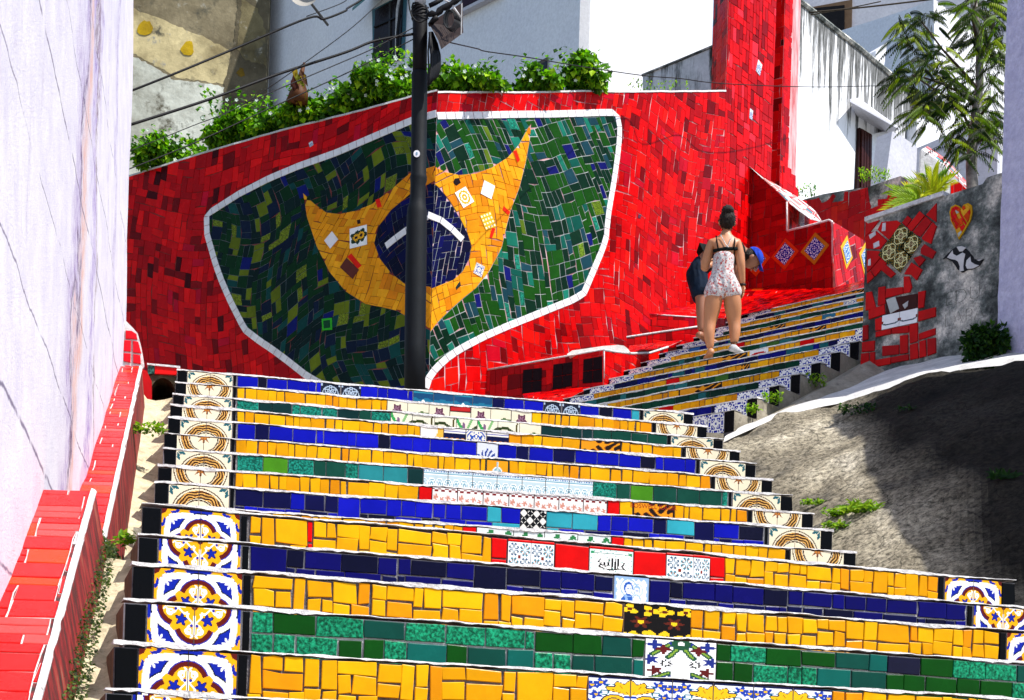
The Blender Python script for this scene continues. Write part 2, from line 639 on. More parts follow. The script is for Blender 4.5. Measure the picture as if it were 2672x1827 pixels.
def p_arab(U, V, ink=BLU, bg=WHT, k=1.0, seed=0.0):
    """blue arabesque on white"""
    img = blank(U, bg)
    a, b = np.abs(U), np.abs(V)
    r = np.hypot(U, V); ang = np.arctan2(b, a)
    f = np.sin(9 * k * a + 3 * np.sin(5 * b + seed)) * np.sin(9 * k * b + 3 * np.sin(5 * a + seed))
    lay(img, f > 0.32, ink)
    lay(img, np.abs(r - 0.62 - 0.08 * np.cos(ang * 8)) < 0.055, ink)
    lay(img, r < 0.2 + 0.06 * np.cos(ang * 8), bg)
    lay(img, r < 0.12, ink)
    return img

def p_dots(U, V, bg, ink, k):
    img = blank(U, bg)
    f = np.sin(U * k) * np.sin(V * k) + 0.5 * np.sin(U * k * 2.1 + 1) * np.sin(V * k * 1.7 + 2)
    lay(img, f > 0.3, ink)
    return img

PR = {}
def reg(name, fn, n=24, box=(-1, 1, -1, 1)):
    U, V = grid(n, *box)
    img = fn(U, V)
    PR[name] = (n, img)

for nm, bx in (('TL', (-1, 0, 0, 1)), ('TR', (0, 1, 0, 1)), ('BL', (-1, 0, -1, 0)), ('BR', (0, 1, -1, 0))):
    reg('quatre' + nm, p_quatre, 60, bx)
    reg('ring' + nm, p_ring, 36, bx)
reg('delft', lambda U, V: p_arab(U, V), 18)
reg('delft2', lambda U, V: p_arab(U, V, seed=1.3, k=1.2), 18)
reg('diamond', lambda U, V: p_arab(U, V, ink=hexc('#d4dcee'), bg=hexc('#0a168c'), k=1.5, seed=0.6), 26)
reg('diamond2', lambda U, V: p_arab(U, V, ink=hexc('#e8f2f6'), bg=hexc('#2f68b4'), k=1.6, seed=0.9), 22)

def f_moor(U, V):
    img = blank(U, hexc('#e8ecee'))
    for i in range(-1, 2, 2):
        for j in range(-1, 2, 2):
            u, v = U - i * 0.5, V - j * 0.5
            r = np.hypot(u, v); g = np.arctan2(v, u)
            k = ((g / (math.pi / 4)) % 1.0)
            lay(img, (r < 0.46) & (r > 0.12) & (np.abs(k - 0.5) < 0.30), hexc('#2a7a8a') if i == j else hexc('#204a6a'))
            lay(img, (r < 0.36) & (r > 0.24) & (np.abs(k - 0.5) < 0.14), hexc('#b05a20') if i == j else hexc('#d8d8d0'))
            lay(img, np.abs(r - 0.22) < 0.02, hexc('#c8d8da'))
    lay(img, (np.hypot(U, V) < 0.14), hexc('#7a2414'))
    return img
reg('moor', f_moor, 34)

def f_callig(U, V):
    img = blank(U, hexc('#cfe0dc'))
    lay(img, (np.abs(U) < 0.92) & (np.abs(V) < 0.84), WHT)
    e = np.abs(U) < 0.84
    lay(img, (np.maximum(np.abs(U) / 0.88, np.abs(V) / 0.78) > 0.96) & (np.maximum(np.abs(U) / 0.88, np.abs(V) / 0.78) < 1.0), hexc('#2a6a60'))
    for x in (-0.88, 0.88):
        for y in (-0.78, 0.78): lay(img, np.hypot(U - x, V - y) < 0.09, hexc('#2a8a5a'))
    lay(img, np.sin(U * 22) * np.sin(V * 18 + 2 * U) > 0.86, hexc('#2a8a7a'))
    ink = BLK
    for x in (0.05, 0.2, 0.32): lay(img, stroke(U, V, [(x, 0.42), (x - 0.02, -0.28)], 0.035), ink)
    lay(img, stroke(U, V, [(0.32, -0.28), (0.1, -0.36), (-0.3, -0.34), (-0.55, -0.2), (-0.5, 0.0), (-0.38, -0.1)], 0.04), ink)
    lay(img, stroke(U, V, [(0.6, 0.15), (0.5, -0.1), (0.62, -0.3), (0.42, -0.3)], 0.04), ink)
    lay(img, stroke(U, V, [(-0.1, 0.38), (-0.15, -0.1), (-0.3, -0.15), (-0.32, 0.1)], 0.035), ink)
    lay(img, stroke(U, V, [(-0.5, 0.35), (-0.62, 0.1), (-0.45, 0.12)], 0.03), ink)
    return img
reg('callig', f_callig, 44)

def f_saint(U, V):
    bg = hexc('#e6ebf4'); bl = hexc('#2a5cb0'); lb = hexc('#8fb0dc')
    img = blank(U, bg)
    lay(img, (np.maximum(np.abs(U), np.abs(V)) > 0.86 + 0.05 * np.sin(U * 20) * np.sin(V * 17)), lb)
    body = (np.hypot((U + 0.2) / 0.52, (V + 0.75) / 0.85) < 1)
    lay(img, body, bl)
    lay(img, body & (np.sin(U * 14 + V * 5) > 0.5), lb)
    lay(img, np.hypot((U + 0.18) / 0.26, (V - 0.42) / 0.32) < 1, bl)
    lay(img, np.hypot((U + 0.15) / 0.19, (V - 0.36) / 0.26) < 1, bg)
    lay(img, np.abs(np.hypot(U + 0.17, V - 0.42) - 0.45) < 0.025, lb)
    lay(img, np.hypot((U - 0.32) / 0.2, (V - 0.34) / 0.24) < 1, lb)
    lay(img, np.hypot((U - 0.32) / 0.15, (V - 0.28) / 0.19) < 1, bg)
    lay(img, np.abs(np.hypot(U - 0.32, V - 0.32) - 0.32) < 0.02, lb)
    lay(img, (np.hypot((U - 0.3) / 0.26, (V + 0.22) / 0.32) < 1), lb)
    lay(img, (np.hypot((U - 0.3) / 0.20, (V + 0.22) / 0.26) < 1), bg)
    for x, y in ((-0.2, 0.38), (-0.08, 0.38), (0.27, 0.3), (0.37, 0.3)): lay(img, np.hypot(U - x, V - y) < 0.03, bl)
    lay(img, stroke(U, V, [(-0.2, 0.2), (-0.08, 0.2)], 0.02), bl)
    lay(img, stroke(U, V, [(-0.55, -0.3), (-0.1, -0.42), (0.3, -0.35)], 0.05), bg)
    return img
reg('saint', f_saint, 40)

def f_floralblack(U, V):
    img = blank(U, hexc('#0c0504'))
    y = hexc('#efc418'); br = hexc('#5a1c0c')
    for s in (-1, 1):
        for cx, cy in ((0.5 * s, 0.15), ):
            r = np.hypot(U - cx, V - cy); g = np.arctan2(V - cy, U - cx)
            lay(img, r < 0.22 + 0.09 * np.cos(g * 6), br)
            lay(img, r < 0.09, y)
        for cx, cy, ph in ((0.22 * s, 0.7, 0), (0.85 * s, 0.75, 1), (0.85 * s, -0.55, 2), (0.3 * s, -0.55, .5)):
            r = np.hypot(U - cx, V - cy); g = np.arctan2(V - cy, U - cx)
            lay(img, r < 0.24 * np.abs(np.cos(g * 1.5 + ph)) + 0.05, y)
            lay(img, (r < 0.08), br)
    r = np.hypot(U / 1.1, V + 0.95); g = np.arctan2(V + 0.95, U)
    lay(img, r < 0.62 + 0.14 * np.cos(g * 10), y)
    lay(img, (r < 0.5) & (np.abs(np.sin(g * 5)) < 0.16), hexc('#8a6a08'))
    return img
reg('floralblack', f_floralblack, 44)

def f_floralwhite(U, V):
    img = blank(U, hexc('#eeeeee'))
    gr = hexc('#1c4a30'); bl = hexc('#1c2a7a'); mr = hexc('#5a1414')
    a, b = np.abs(U), V
    for x0, y0, x1, y1 in ((0.25, 0.85, 0.8, 0.3), (0.95, -0.9, 0.35, -0.55), (0.1, 0.6, 0.35, 0.2)):
        lay(img, seg(a, b, (x0, y0), (x1, y1), 0.10), gr)
        lay(img, seg(a, b, (x0, y0), (x1, y1), 0.035), hexc('#7a9a30'))
    for cx, cy, c, k in ((0.85, 0.05, bl, 5), (0.75, 0.75, bl, 4), (0.35, -0.85, bl, 7), (0.72, -0.45, mr, 5), (0.5, 0.55, mr, 4), (0.15, 0.85, bl, 5)):
        r = np.hypot(a - cx, b - cy); g = np.arctan2(b - cy, a - cx)
        lay(img, r < 0.17 + 0.06 * np.cos(g * k), c)
    r = np.hypot(a - 0.42, b + 0.1); g = np.arctan2(b + 0.1, a - 0.42)
    lay(img, r < 0.15 + 0.05 * np.cos(g * 8), BLK)
    lay(img, r < 0.085, WHT)
    r = np.hypot(U, V - 0.85)
    lay(img, (r < 0.28), gr)
    lay(img, (r < 0.1), WHT)
    return img
reg('floralwhite', f_floralwhite, 44)

def f_azul(U, V):
    """big palmette azulejo in yellow, blue and white"""
    img = blank(U, hexc('#e9eef4'))
    bl = hexc('#1a3aa0'); y = hexc('#efb816'); tl = hexc('#1f6a7a')
    lay(img, V > 0.93, NAV)
    a = np.abs(U)
    for cx, cy in ((0.92, 0.6), (0.82, 0.2), (0.95, -0.2), (0.7, 0.72)):
        r = np.hypot(a - cx, V - cy); g = np.arctan2(V - cy, a - cx)
        lay(img, r < 0.15 + 0.05 * np.cos(g * 5), bl)
        lay(img, r < 0.05, y)
    rr = np.hypot(a - 0.45, V - 0.55)
    lay(img, (np.abs(rr - 0.13) < 0.018) & (V > 0.4), tl)
    lay(img, (np.abs(np.hypot(a - 0.62, V - 0.3) - 0.1) < 0.018), tl)
    r = np.hypot(U, V - 0.2); g = np.arctan2(U, V - 0.2)
    lay(img, (r < 0.62 + 0.07 * np.cos(g * 12)) & (np.abs(g) < 1.25) & (V > 0.15), NAV)
    lay(img, (r < 0.58 + 0.07 * np.cos(g * 12)) & (np.abs(g) < 1.2) & (V > 0.18), y)
    lay(img, (r < 0.5) & (np.abs(np.sin(g * 6)) < 0.12) & (np.abs(g) < 1.2) & (V > 0.18), hexc('#8a5a06'))
    rs = np.hypot(a - 0.38, V + 0.1)
    lay(img, (rs < 0.33), NAV); lay(img, (rs < 0.29), y); lay(img, (rs < 0.18), NAV); lay(img, (rs < 0.14), y); lay(img, (rs < 0.05), tl)
    lay(img, (a < 0.13) & (V < 0.2) & (np.sin(V * 30) > 0), hexc('#dfe8f4')); lay(img, (a < 0.13) & (V < 0.2) & (np.sin(V * 30) <= 0), bl)
    lay(img, (V < -0.45) & (np.hypot(a - 0.3, V + 0.9) < 0.35), tl)
    return img
reg('azulL', f_azul, 44, (-1, 0, -1, 1))
reg('azulR', f_azul, 44, (0, 1, -1, 1))

def f_rose(U, V):
    img = blank(U, hexc('#151a2c'))
    r = np.hypot(U, V + 0.1); g = np.arctan2(V + 0.1, U)
    w_ = hexc('#a9bccf')
    lay(img, np.abs(r - 0.86) < 0.05, w_)
    for k in range(8):
        cx, cy = 0.58 * math.cos(k * math.pi / 4), 0.58 * math.sin(k * math.pi / 4) - 0.1
        lay(img, np.abs(np.hypot(U - cx, V - cy) - 0.16) < 0.05, w_)
    lay(img, np.abs(r - 0.32) < 0.04, w_)
    lay(img, r < 0.14, w_)
    lay(img, (np.abs(U) > 0.82) & (np.abs(V) > 0.78), w_)
    return img
reg('rose', f_rose, 24)

def f_star(U, V):
    img = blank(U, hexc('#e8960a'))
    r = np.hypot(U, V); g = np.arctan2(V, U)
    lay(img, np.maximum(np.abs(U), np.abs(V)) > 0.9, hexc('#16301a'))
    lay(img, r < 0.42 + 0.45 * np.maximum(0, np.cos(g * 4)) ** 3, hexc('#c8d4d6'))
    lay(img, (r < 0.8) & (r < 0.42 + 0.45 * np.maximum(0, np.cos(g * 4)) ** 3) & (np.sin(g * 16) > 0.6), hexc('#7aa6b0'))
    lay(img, (r < 0.42) & (np.abs(np.sin(g * 8)) < 0.2), hexc('#5a98a8'))
    lay(img, np.abs(r - 0.42) < 0.03, WHT)
    return img
reg('star', f_star, 24)

def f_arch(U, V):
    img = blank(U, hexc('#b9cdd2'))
    lb = hexc('#6f9fb0'); db = hexc('#3a6ea8')
    lay(img, V > 0.86, hexc('#d9e2e6'))
    lay(img, (np.abs(V - 0.88) < 0.05) & (np.sin(U * 30) > 0), db)
    lay(img, (V < 0.8) & (V > 0.62), lb); lay(img, (V < 0.66) & (V > 0.60), WHT)
    for c in (-1, -0.33, 0.33, 1):
        r = np.hypot((U - c), (V + 0.05) * 0.7)
        lay(img, (r < 0.33) & (V < 0.6), WHT)
        lay(img, (r < 0.27), lb); lay(img, (r < 0.22), hexc('#d6e3e6')); lay(img, (r < 0.13), lb); lay(img, r < 0.06, WHT)
    lay(img, V < -0.75, hexc('#d6e3e6'))
    return img
reg('arch', f_arch, 26)

def f_pink(U, V):
    img = blank(U, hexc('#e9e4e0'))
    p = hexc('#c98a78'); d = hexc('#7a1c1c')
    lay(img, (V > 0.7) & (np.sin(U * 11) * np.sin(V * 22) > 0.0) & (V < 0.95), d)
    lay(img, np.abs(V - 0.62) < 0.02, d)
    for i in range(4):
        cx = -0.75 + i * 0.5
        cy = 0.3 if i % 2 == 0 else 0.1
        r = np.hypot(U - cx, V - cy); g = np.arctan2(V - cy, U - cx)
        lay(img, r < 0.17 + 0.07 * np.cos(g * 5 + i), p)
        r = np.hypot(U - cx - .2, V + 0.5); g = np.arctan2(V + 0.5, U - cx - .2)
        lay(img, r < 0.15 + 0.06 * np.cos(g * 4 + i), hexc('#d8b0a4'))
    lay(img, np.abs(V + 0.1 + 0.05 * np.sin(U * 12)) < 0.02, hexc('#b8a8a4'))
    return img
reg('pink', f_pink, 26)

def f_bw(U, V):
    img = blank(U, hexc('#e6e2da'))
    for i in range(4):
        for j in range(4):
            cx, cy = -0.75 + i * 0.5, -0.75 + j * 0.5
            a, b = np.abs(U - cx), np.abs(V - cy)
            if (i + j) % 2 == 0: lay(img, (a + b < 0.2) | ((a < 0.04) & (b < 0.24)) | ((b < 0.04) & (a < 0.24)), BLK)
            else: lay(img, (np.hypot(a - 0.25, b - 0.25) < 0.16) | (np.hypot(a, b) < .04), BLK)
    return img
reg('bw', f_bw, 32)

def f_irishead(U, V):
    img = blank(U, hexc('#e3dcc0'))
    p = hexc('#5c3448')
    r = np.hypot(U / 0.75, (V - 0.1)); g = np.arctan2(V - 0.1, U)
    lay(img, r < 0.62 + 0.12 * np.cos(g * 6), p)
    lay(img, (r < 0.5) & (np.sin(g * 9 + r * 6) > 0.45), hexc('#9a7488'))
    lay(img, (np.abs(U) < 0.16) & (V < 0.05) & (V > -0.5), BLK)
    return img
reg('irishead', f_irishead, 22)
def f_cream(U, V):
    img = blank(U, hexc('#e3dcc0'))
    lay(img, stroke(U, V, [(-0.9, -1), (-0.4, -0.2), (0.3, 0.2), (0.9, 0.1)], 0.09), hexc('#4a6a34'))
    return img
reg('cream', f_cream, 20)
def f_irisleaf(U, V):
    img = blank(U, hexc('#e3e0c8'))
    g1, g2, dk = hexc('#2f9a4c'), hexc('#7cb070'), hexc('#2c3a12')
    lay(img, stroke(U, V, [(-1, 0.9), (-0.5, 0.1), (-0.2, -1)], 0.14), g1)
    lay(img, stroke(U, V, [(-0.3, -1), (0.2, -0.1), (1, 0.35)], 0.13), dk)
    lay(img, stroke(U, V, [(0, -1), (0.1, 0.2), (0.5, 1)], 0.11), g2)
    r = np.hypot(U + 0.3, (V - 0.4) / 1.6)
    lay(img, r < 0.16, hexc('#7a5a7c'))
    return img
reg('irisleaf', f_irisleaf, 24)
def f_irisleaf2(U, V):
    img = blank(U, hexc('#e3e0c8'))
    lay(img, stroke(U, V, [(-1, 0.35), (-0.2, 0.5), (0.5, 0.1), (1, -0.7)], 0.12), hexc('#2c3a12'))
    lay(img, stroke(U, V, [(-1, -0.6), (0, -0.3), (1, -0.9)], 0.14), hexc('#2f9a4c'))
    lay(img, stroke(U, V, [(0.6, -1), (0.8, 0.9)], 0.08), hexc('#4a4418'))
    return img
reg('irisleaf2', f_irisleaf2, 24)
def f_lotus(U, V):
    img = blank(U, hexc('#1c6c8c'))
    lay(img, V > 0.35 + 0.1 * np.sin(U * 5), hexc('#12456e'))
    lay(img, V > 0.8, hexc('#2c8aa0'))
    g = np.arctan2(U, V + 0.55); r = np.hypot(U, V + 0.55)
    lay(img, (r < 0.45 + 0.35 * np.abs(np.cos(g * 4.5))) & (V > -0.55), WHT)
    return img
reg('lotus', f_lotus, 24)
def f_lotus0(U, V):
    img = blank(U, hexc('#1c6c8c'))
    lay(img, V > 0.35 + 0.1 * np.sin(U * 5 + 2), hexc('#12456e'))
    lay(img, np.hypot(U - 0.5, V + 0.5) < 0.15, WHT)
    return img
reg('lotus0', f_lotus0, 20)
def f_joy(U, V):
    img = blank(U, hexc('#ece6da'))
    lay(img, (U > 0.2 + 0.3 * np.sin(V * 2)) & (V > -0.2), hexc('#e8b040'))
    lay(img, (np.hypot(U + 0.2, V - 0.4) < 0.35), WHT)
    return img
reg('joy', f_joy, 20)
def f_border(U, V):
    img = blank(U, hexc('#e4e2da'))
    lay(img, np.abs(V) < 0.62, NAV)
    for k in range(4):
        r = np.hypot(U + 0.75 - k * 0.5, V * 0.9)
        g = np.arctan2(V, U + 0.75 - k * 0.5)
        lay(img, r < 0.24, hexc('#c87c10')); lay(img, r < 0.15, WHT); lay(img, r < 0.06, YEL)
    lay(img, (np.abs(V) > 0.72) & (np.abs(V) < 0.8), BLU)
    return img
reg('border', f_border, 32)
reg('bluefl', lambda U, V: p_arab(U, V, ink=hexc('#1a4aa8'), bg=hexc('#e6e2d0'), seed=2.0), 22)
def f_fan(U, V):
    img = blank(U, hexc('#cfd4dc'))
    r = np.hypot(U, V + 0.7); g = np.arctan2(V + 0.7, U)
    lay(img, (r < 1.2 + .1 * np.cos(g * 20)) & (np.sin(g * 16 + r * 6) > 0.0), hexc('#1c3a8a'))
    lay(img, r < 0.35, hexc('#cfd4dc')); lay(img, r < 0.2, hexc('#1c3a8a'))
    return img
reg('fan', f_fan, 24)
def f_dkyellow(U, V):
    img = blank(U, hexc('#e0910c'))
    f = np.sin(U * 7 + 2 * np.sin(V * 4)) * np.sin(V * 6 + 2 * np.sin(U * 5))
    lay(img, f > 0.25, hexc('#1c0d05')); lay(img, np.abs(f - 0.22) < 0.07, hexc('#8a3a08'))
    lay(img, np.maximum(np.abs(U) * 1.0, np.abs(V)) > 0.95, hexc('#1c0d05'))
    return img
reg('dkyellow', f_dkyellow, 34)
reg('greenlf', lambda U, V: p_dots(U, V, hexc('#d8dfdc'), hexc('#2c7a44'), 6.5), 22)
def f_gothic(U, V):
    """dark green, ochre and brown interlaced lobes outlined in cream"""
    img = blank(U, hexc('#26301a'))
    cr_ = hexc('#d8d49a')
    a, b = np.abs(U), np.abs(V)
    lay(img, np.sin(U * 16) * np.sin(V * 16) > 0.3, hexc('#8a6410'))
    for cx, cy in ((0.42, 0), (0, 0.42)):
        r = np.hypot(a - cx, b - cy)
        lay(img, np.abs(r - 0.5) < 0.045, cr_)
    lay(img, (a < 0.3) & (b < 0.3), hexc('#4a1c0c'))
    lay(img, (np.abs(np.maximum(a, b) - 0.3) < 0.035), cr_)
    lay(img, (np.sin(U * 24) * np.sin(V * 24) > 0.5) & (a < .28) & (b < .28), cr_)
    return img
reg('gothic', f_gothic, 30)
def f_sunfl(U, V):
    img = blank(U, WHT)
    for cx, cy in ((-0.25, -0.05), (0.35, 0.1)):
        r = np.hypot(U - cx, V - cy); g = np.arctan2(V - cy, U - cx)
        lay(img, r < 0.62 + 0.1 * np.cos(g * 5 + cx), hexc('#14301a'))
    for cx, cy in ((-0.25, -0.05), (0.35, 0.1)):
        r = np.hypot(U - cx, V - cy); g = np.arctan2(V - cy, U - cx)
        lay(img, r < 0.36 + 0.06 * np.cos(g * 11), hexc('#e8a810')); lay(img, r < 0.16, DKB)
    return img
reg('sunfl', f_sunfl, 24)
def f_gridw(U, V):
    img = blank(U, hexc('#eee8e8'))
    lay(img, (np.abs(np.sin(U * 6.3)) < 0.2) | (np.abs(np.sin(V * 6.3)) < 0.2), hexc('#d8a060'))
    return img
reg('gridw', f_gridw, 16)
def f_gridy(U, V):
    img = blank(U, hexc('#f0ecd0'))
    lay(img, (np.abs(np.sin(U * 6.3)) < 0.42) | (np.abs(np.sin(V * 6.3)) < 0.42), hexc('#e0b020'))
    return img
reg('gridy', f_gridy, 16)
def f_sunring(U, V):
    img = blank(U, WHT)
    r = np.hypot(U, V)
    lay(img, np.abs(r - 0.7) < 0.12, YEL); lay(img, r < 0.4, YEL); lay(img, r < 0.16, WHT)
    return img
reg('sunring', f_sunring, 16)
def f_garland(U, V):
    img = blank(U, hexc('#eceef0'))
    y = -0.1 - 0.35 * np.sqrt(np.clip(1 - ((U * 1.0) / 1.0) ** 2, 0, 1))
    lay(img, (np.abs(V - y) < 0.09), hexc('#0f3a48'))
    lay(img, np.hypot(np.abs(U) - 1.0, V - 0.0) < 0.2, hexc('#7a2a1c'))
    return img
reg('garland', f_garland, 24)
def f_icon(U, V):
    img = blank(U, hexc('#2a6a8a'))
    lay(img, np.hypot(U, V * 1.2) < 0.75, hexc('#d8c080')); lay(img, np.hypot(U, V + 0.1) < 0.4, hexc('#4a1c14')); lay(img, np.hypot(U, V - 0.35) < 0.2, hexc('#b88060'))
    return img
reg('icon', f_icon, 16)
def f_rainbow(U, V):
    img = blank(U, hexc('#e8e8ea'))
    r = np.hypot(U, V + 0.9)
    for k, c in enumerate(('#c01010', '#1040a0', '#e8e8ea', '#103a80')): lay(img, (r < 1.6 - k * 0.3), hexc(c))
    return img
reg('emblem', f_rainbow, 18)

PMESH = {}
def pmesh(name, slot='print'):
    if name in PMESH: return PMESH[name]
    n, img = PR[name]
    xs = np.linspace(-0.5, 0.5, n + 1)
    X, Y = np.meshgrid(xs, xs)
    k = (n + 1) ** 2
    V = np.zeros((k + 4, 3)); V[:k, 0] = X.ravel(); V[:k, 1] = Y.ravel(); V[:k, 2] = 1.0
    V[k:k + 4] = [(-0.5, -0.5, 0), (0.5, -0.5, 0), (0.5, 0.5, 0), (-0.5, 0.5, 0)]
    fs = []
    for j in range(n):
        for i in range(n):
            a = j * (n + 1) + i
            fs.append((a, a + 1, a + n + 2, a + n + 1))
    c00, c10, c11, c01 = 0, n, k - 1, n * (n + 1)
    fs += [(k, k + 1, c10, c00), (k + 1, k + 2, c11, c10), (k + 2, k + 3, c01, c11), (k + 3, k, c00, c01)]
    cols = np.concatenate([img.reshape(-1, 3), np.tile([0.45, 0.4, 0.35], (4, 1))])
    me = bpy.data.meshes.new('printed_tile')
    me.from_pydata(V.tolist(), [], fs)
    me.materials.append(M[slot])
    ca = me.color_attributes.new('Col', 'FLOAT_COLOR', 'CORNER')
    c4 = np.ones((len(fs), 4), dtype=np.float32); c4[:, :3] = cols
    ca.data.foreach_set('color', np.repeat(c4, 4, axis=0).ravel())
    PMESH[name] = me
    return me

def ptile(pname, surf, a, b, w_, h_, parent, name='patterned_tile', t=0.008, rot=0.0, flipx=False):
    """a printed tile centred on (a, b) of a surface"""
    o3 = surf.to3d(a, b)
    e = 0.01
    ux = (surf.to3d(a + e, b) - surf.to3d(a - e, b)).normalized()
    vy = (surf.to3d(a, b + e) - surf.to3d(a, b - e)).normalized()
    n = ux.cross(vy).normalized(); vy = n.cross(ux)
    if rot:
        ux, vy = ux * math.cos(rot) + vy * math.sin(rot), vy * math.cos(rot) - ux * math.sin(rot)
    o = bpy.data.objects.new(name, pmesh(pname))
    COL.objects.link(o)
    sx = -w_ if flipx else w_
    mtx = Matrix.Identity(4)
    for r in range(3):
        mtx[r][0] = ux[r] * sx; mtx[r][1] = vy[r] * h_; mtx[r][2] = n[r] * t; mtx[r][3] = o3[r]
    o.matrix_world = mtx
    put(o, parent)
    return o
# ---------------------------------------------------------------- stairs
YEL_T = [((0.80, 0.38, 0.0015), 5), ((0.82, 0.42, 0.002), 5), ((0.76, 0.33, 0.0015), 3.5), ((0.74, 0.27, 0.002), 1)]
YEL_U = [((0.80, 0.34, 0.004), 5), ((0.76, 0.30, 0.004), 4), ((0.83, 0.40, 0.006), 3), ((0.66, 0.24, 0.006), 1)]
BLU_1 = [((0.003, 0.002, 0.10), 6), ((0.004, 0.003, 0.17), 2), ((0.003, 0.003, 0.02), 2), ((0.003, 0.004, 0.05), 3)]
BLU_2 = [((0.004, 0.006, 0.36), 6), ((0.006, 0.008, 0.45), 2), ((0.004, 0.004, 0.05), 3), ((0.005, 0.005, 0.02), 1.3), ((0.03, 0.34, 0.42), 0.5), ((0.05, 0.19, 0.02), 0.3)]
GRN_1 = [((0.003, 0.055, 0.004), 5), ((0.004, 0.10, 0.08), 2.4), ((0.004, 0.055, 0.04), 3), ((0.006, 0.16, 0.075), 5), ((0.006, 0.006, 0.10), 0.4), ((0.01, 0.01, 0.03), 0.5)]
GRN_2 = [((0.006, 0.06, 0.04), 5), ((0.008, 0.17, 0.12), 5), ((0.06, 0.24, 0.01), 1.2), ((0.02, 0.22, 0.24), 0.8), ((0.005, 0.03, 0.03), 2)]
BLU_3 = [((0.004, 0.006, 0.16), 5), ((0.004, 0.005, 0.05), 5), ((0.03, 0.12, 0.35), 1), ((0.01, 0.10, 0.12), 1)]
GRN_3 = [((0.006, 0.055, 0.03), 5), ((0.006, 0.03, 0.02), 4), ((0.02, 0.14, 0.15), 1.4), ((0.04, 0.12, 0.02), 1)]
SPK = ((0.006, 0.16, 0.075), (0.008, 0.17, 0.12))

class RS:
    """a riser: s along it, z up"""
    pass

def rectp(rnd, a, b, z0, z1, j=0.0025):
    u = lambda: rnd.uniform(-j, j)
    return [(a + u(), z0 + u()), (b + u(), z0 + u()), (b + u(), z1 + u()), (a + u(), z1 + u())]

def put_tile(rnd, surf, parent, name, a, b, z0, z1, col, mat, gap=0.0030, j=0.0025, t=0.008):
    if b - a < 0.008 or z1 - z0 < 0.006: return
    p = inset(rectp(rnd, a, b, z0, z1, j * (1.7 if name == 'yellow_tile' else 1.0)), gap * rnd.uniform(0.5, 1.5))
    if len(p) >= 3:
        # some tiles are broken across a corner or a side
        if rnd.random() < 0.16 and len(p) == 4 and (b - a) > 0.05:
            k = rnd.randrange(4)
            q, r_ = p[k], p[(k + 1) % 4]
            m = ((q[0] + r_[0]) / 2, (q[1] + r_[1]) / 2)
            p = p[:k + 1] + [(m[0] + rnd.uniform(-.006, .006), m[1] + rnd.uniform(-.006, .006))] + p[k + 1:]
        tile(name, p, surf, t * rnd.uniform(0.85, 1.15), vary(rnd, col, 0.10), M[mat], parent, ch=0.0022)

def fill(rnd, surf, parent, kind, tab, a, b, z0, z1, fl):
    """one band of broken tiles between a and b"""
    nm = kind + '_tile'
    if kind == 'yellow':
        x = a
        while x < b - 0.004:
            if fl == 1: wd = rnd.choice((0.045, 0.05, 0.07, 0.09, 0.115, 0.13, 0.12, 0.10, 0.14))
            else: wd = rnd.choice((0.075, 0.095, 0.11, 0.13, 0.06, 0.10))
            x1 = min(b, x + wd * rnd.uniform(0.9, 1.1))
            if b - x1 < 0.03: x1 = b
            H = z1 - z0
            if fl == 1:
                typ = rnd.random()
                if x1 - x < 0.062: hs = rnd.choice((0.095, 0.12, 0.07))
                else: hs = rnd.choice((0.055, 0.065, 0.075, 0.10, 0.045))
            else: hs = rnd.uniform(0.075, 0.09)
            def row(lo, hi, lim):
                if hi - lo < 0.008: return
                if x1 - x > lim and rnd.random() < 0.6:
                    m = x + (x1 - x) * rnd.uniform(0.35, 0.65)
                    put_tile(rnd, surf, parent, nm, x, m, lo, hi, pick(rnd, tab), 'glaze')
                    put_tile(rnd, surf, parent, nm, m, x1, lo, hi, pick(rnd, tab), 'glaze')
                else: put_tile(rnd, surf, parent, nm, x, x1, lo, hi, pick(rnd, tab), 'glaze')
            row(z1 - hs, z1, 0.085)
            rem = H - hs
            if rem > 0.075 and fl == 1:
                row(z0 + rem * 0.42, z1 - hs, 0.09); row(z0, z0 + rem * 0.42, 0.09)
            else: row(z0, z1 - hs, 0.09)
            x = x1
        return
    # two courses of whole and cut tiles, now and then a tile of full height
    x = a
    while x < b - 0.004:
        L = rnd.uniform(0.3, 0.75)
        x1 = min(b, x + L)
        if b - x1 < 0.12: x1 = b
        hs = (0.066 if fl == 1 else 0.082 if kind != 'green' else 0.105) + rnd.uniform(-0.005, 0.005)
        if fl == 3: hs = 0.15
        if rnd.random() < 0.28 and fl != 3:
            xf = min(x1, x + rnd.uniform(0.09, 0.14))
            c = pick(rnd, tab)
            put_tile(rnd, surf, parent, nm, x, xf, z0, z1, c, 'speckle' if c in SPK else 'glaze')
            x = xf
        for (lo, hi) in ((z1 - hs, z1), (z0, z1 - hs)):
            y = x
            first = True
            while y < x1 - 0.004:
                wd = 0.14 if rnd.random() < 0.62 else rnd.uniform(0.05, 0.11)
                if first and lo == z0: wd *= 0.5
                first = False
                y1 = min(x1, y + wd)
                if x1 - y1 < 0.03: y1 = x1
                c = pick(rnd, tab)
                put_tile(rnd, surf, parent, nm, y, y1, lo, hi, c, 'speckle' if c in SPK else 'glaze')
                y = y1
        x = x1

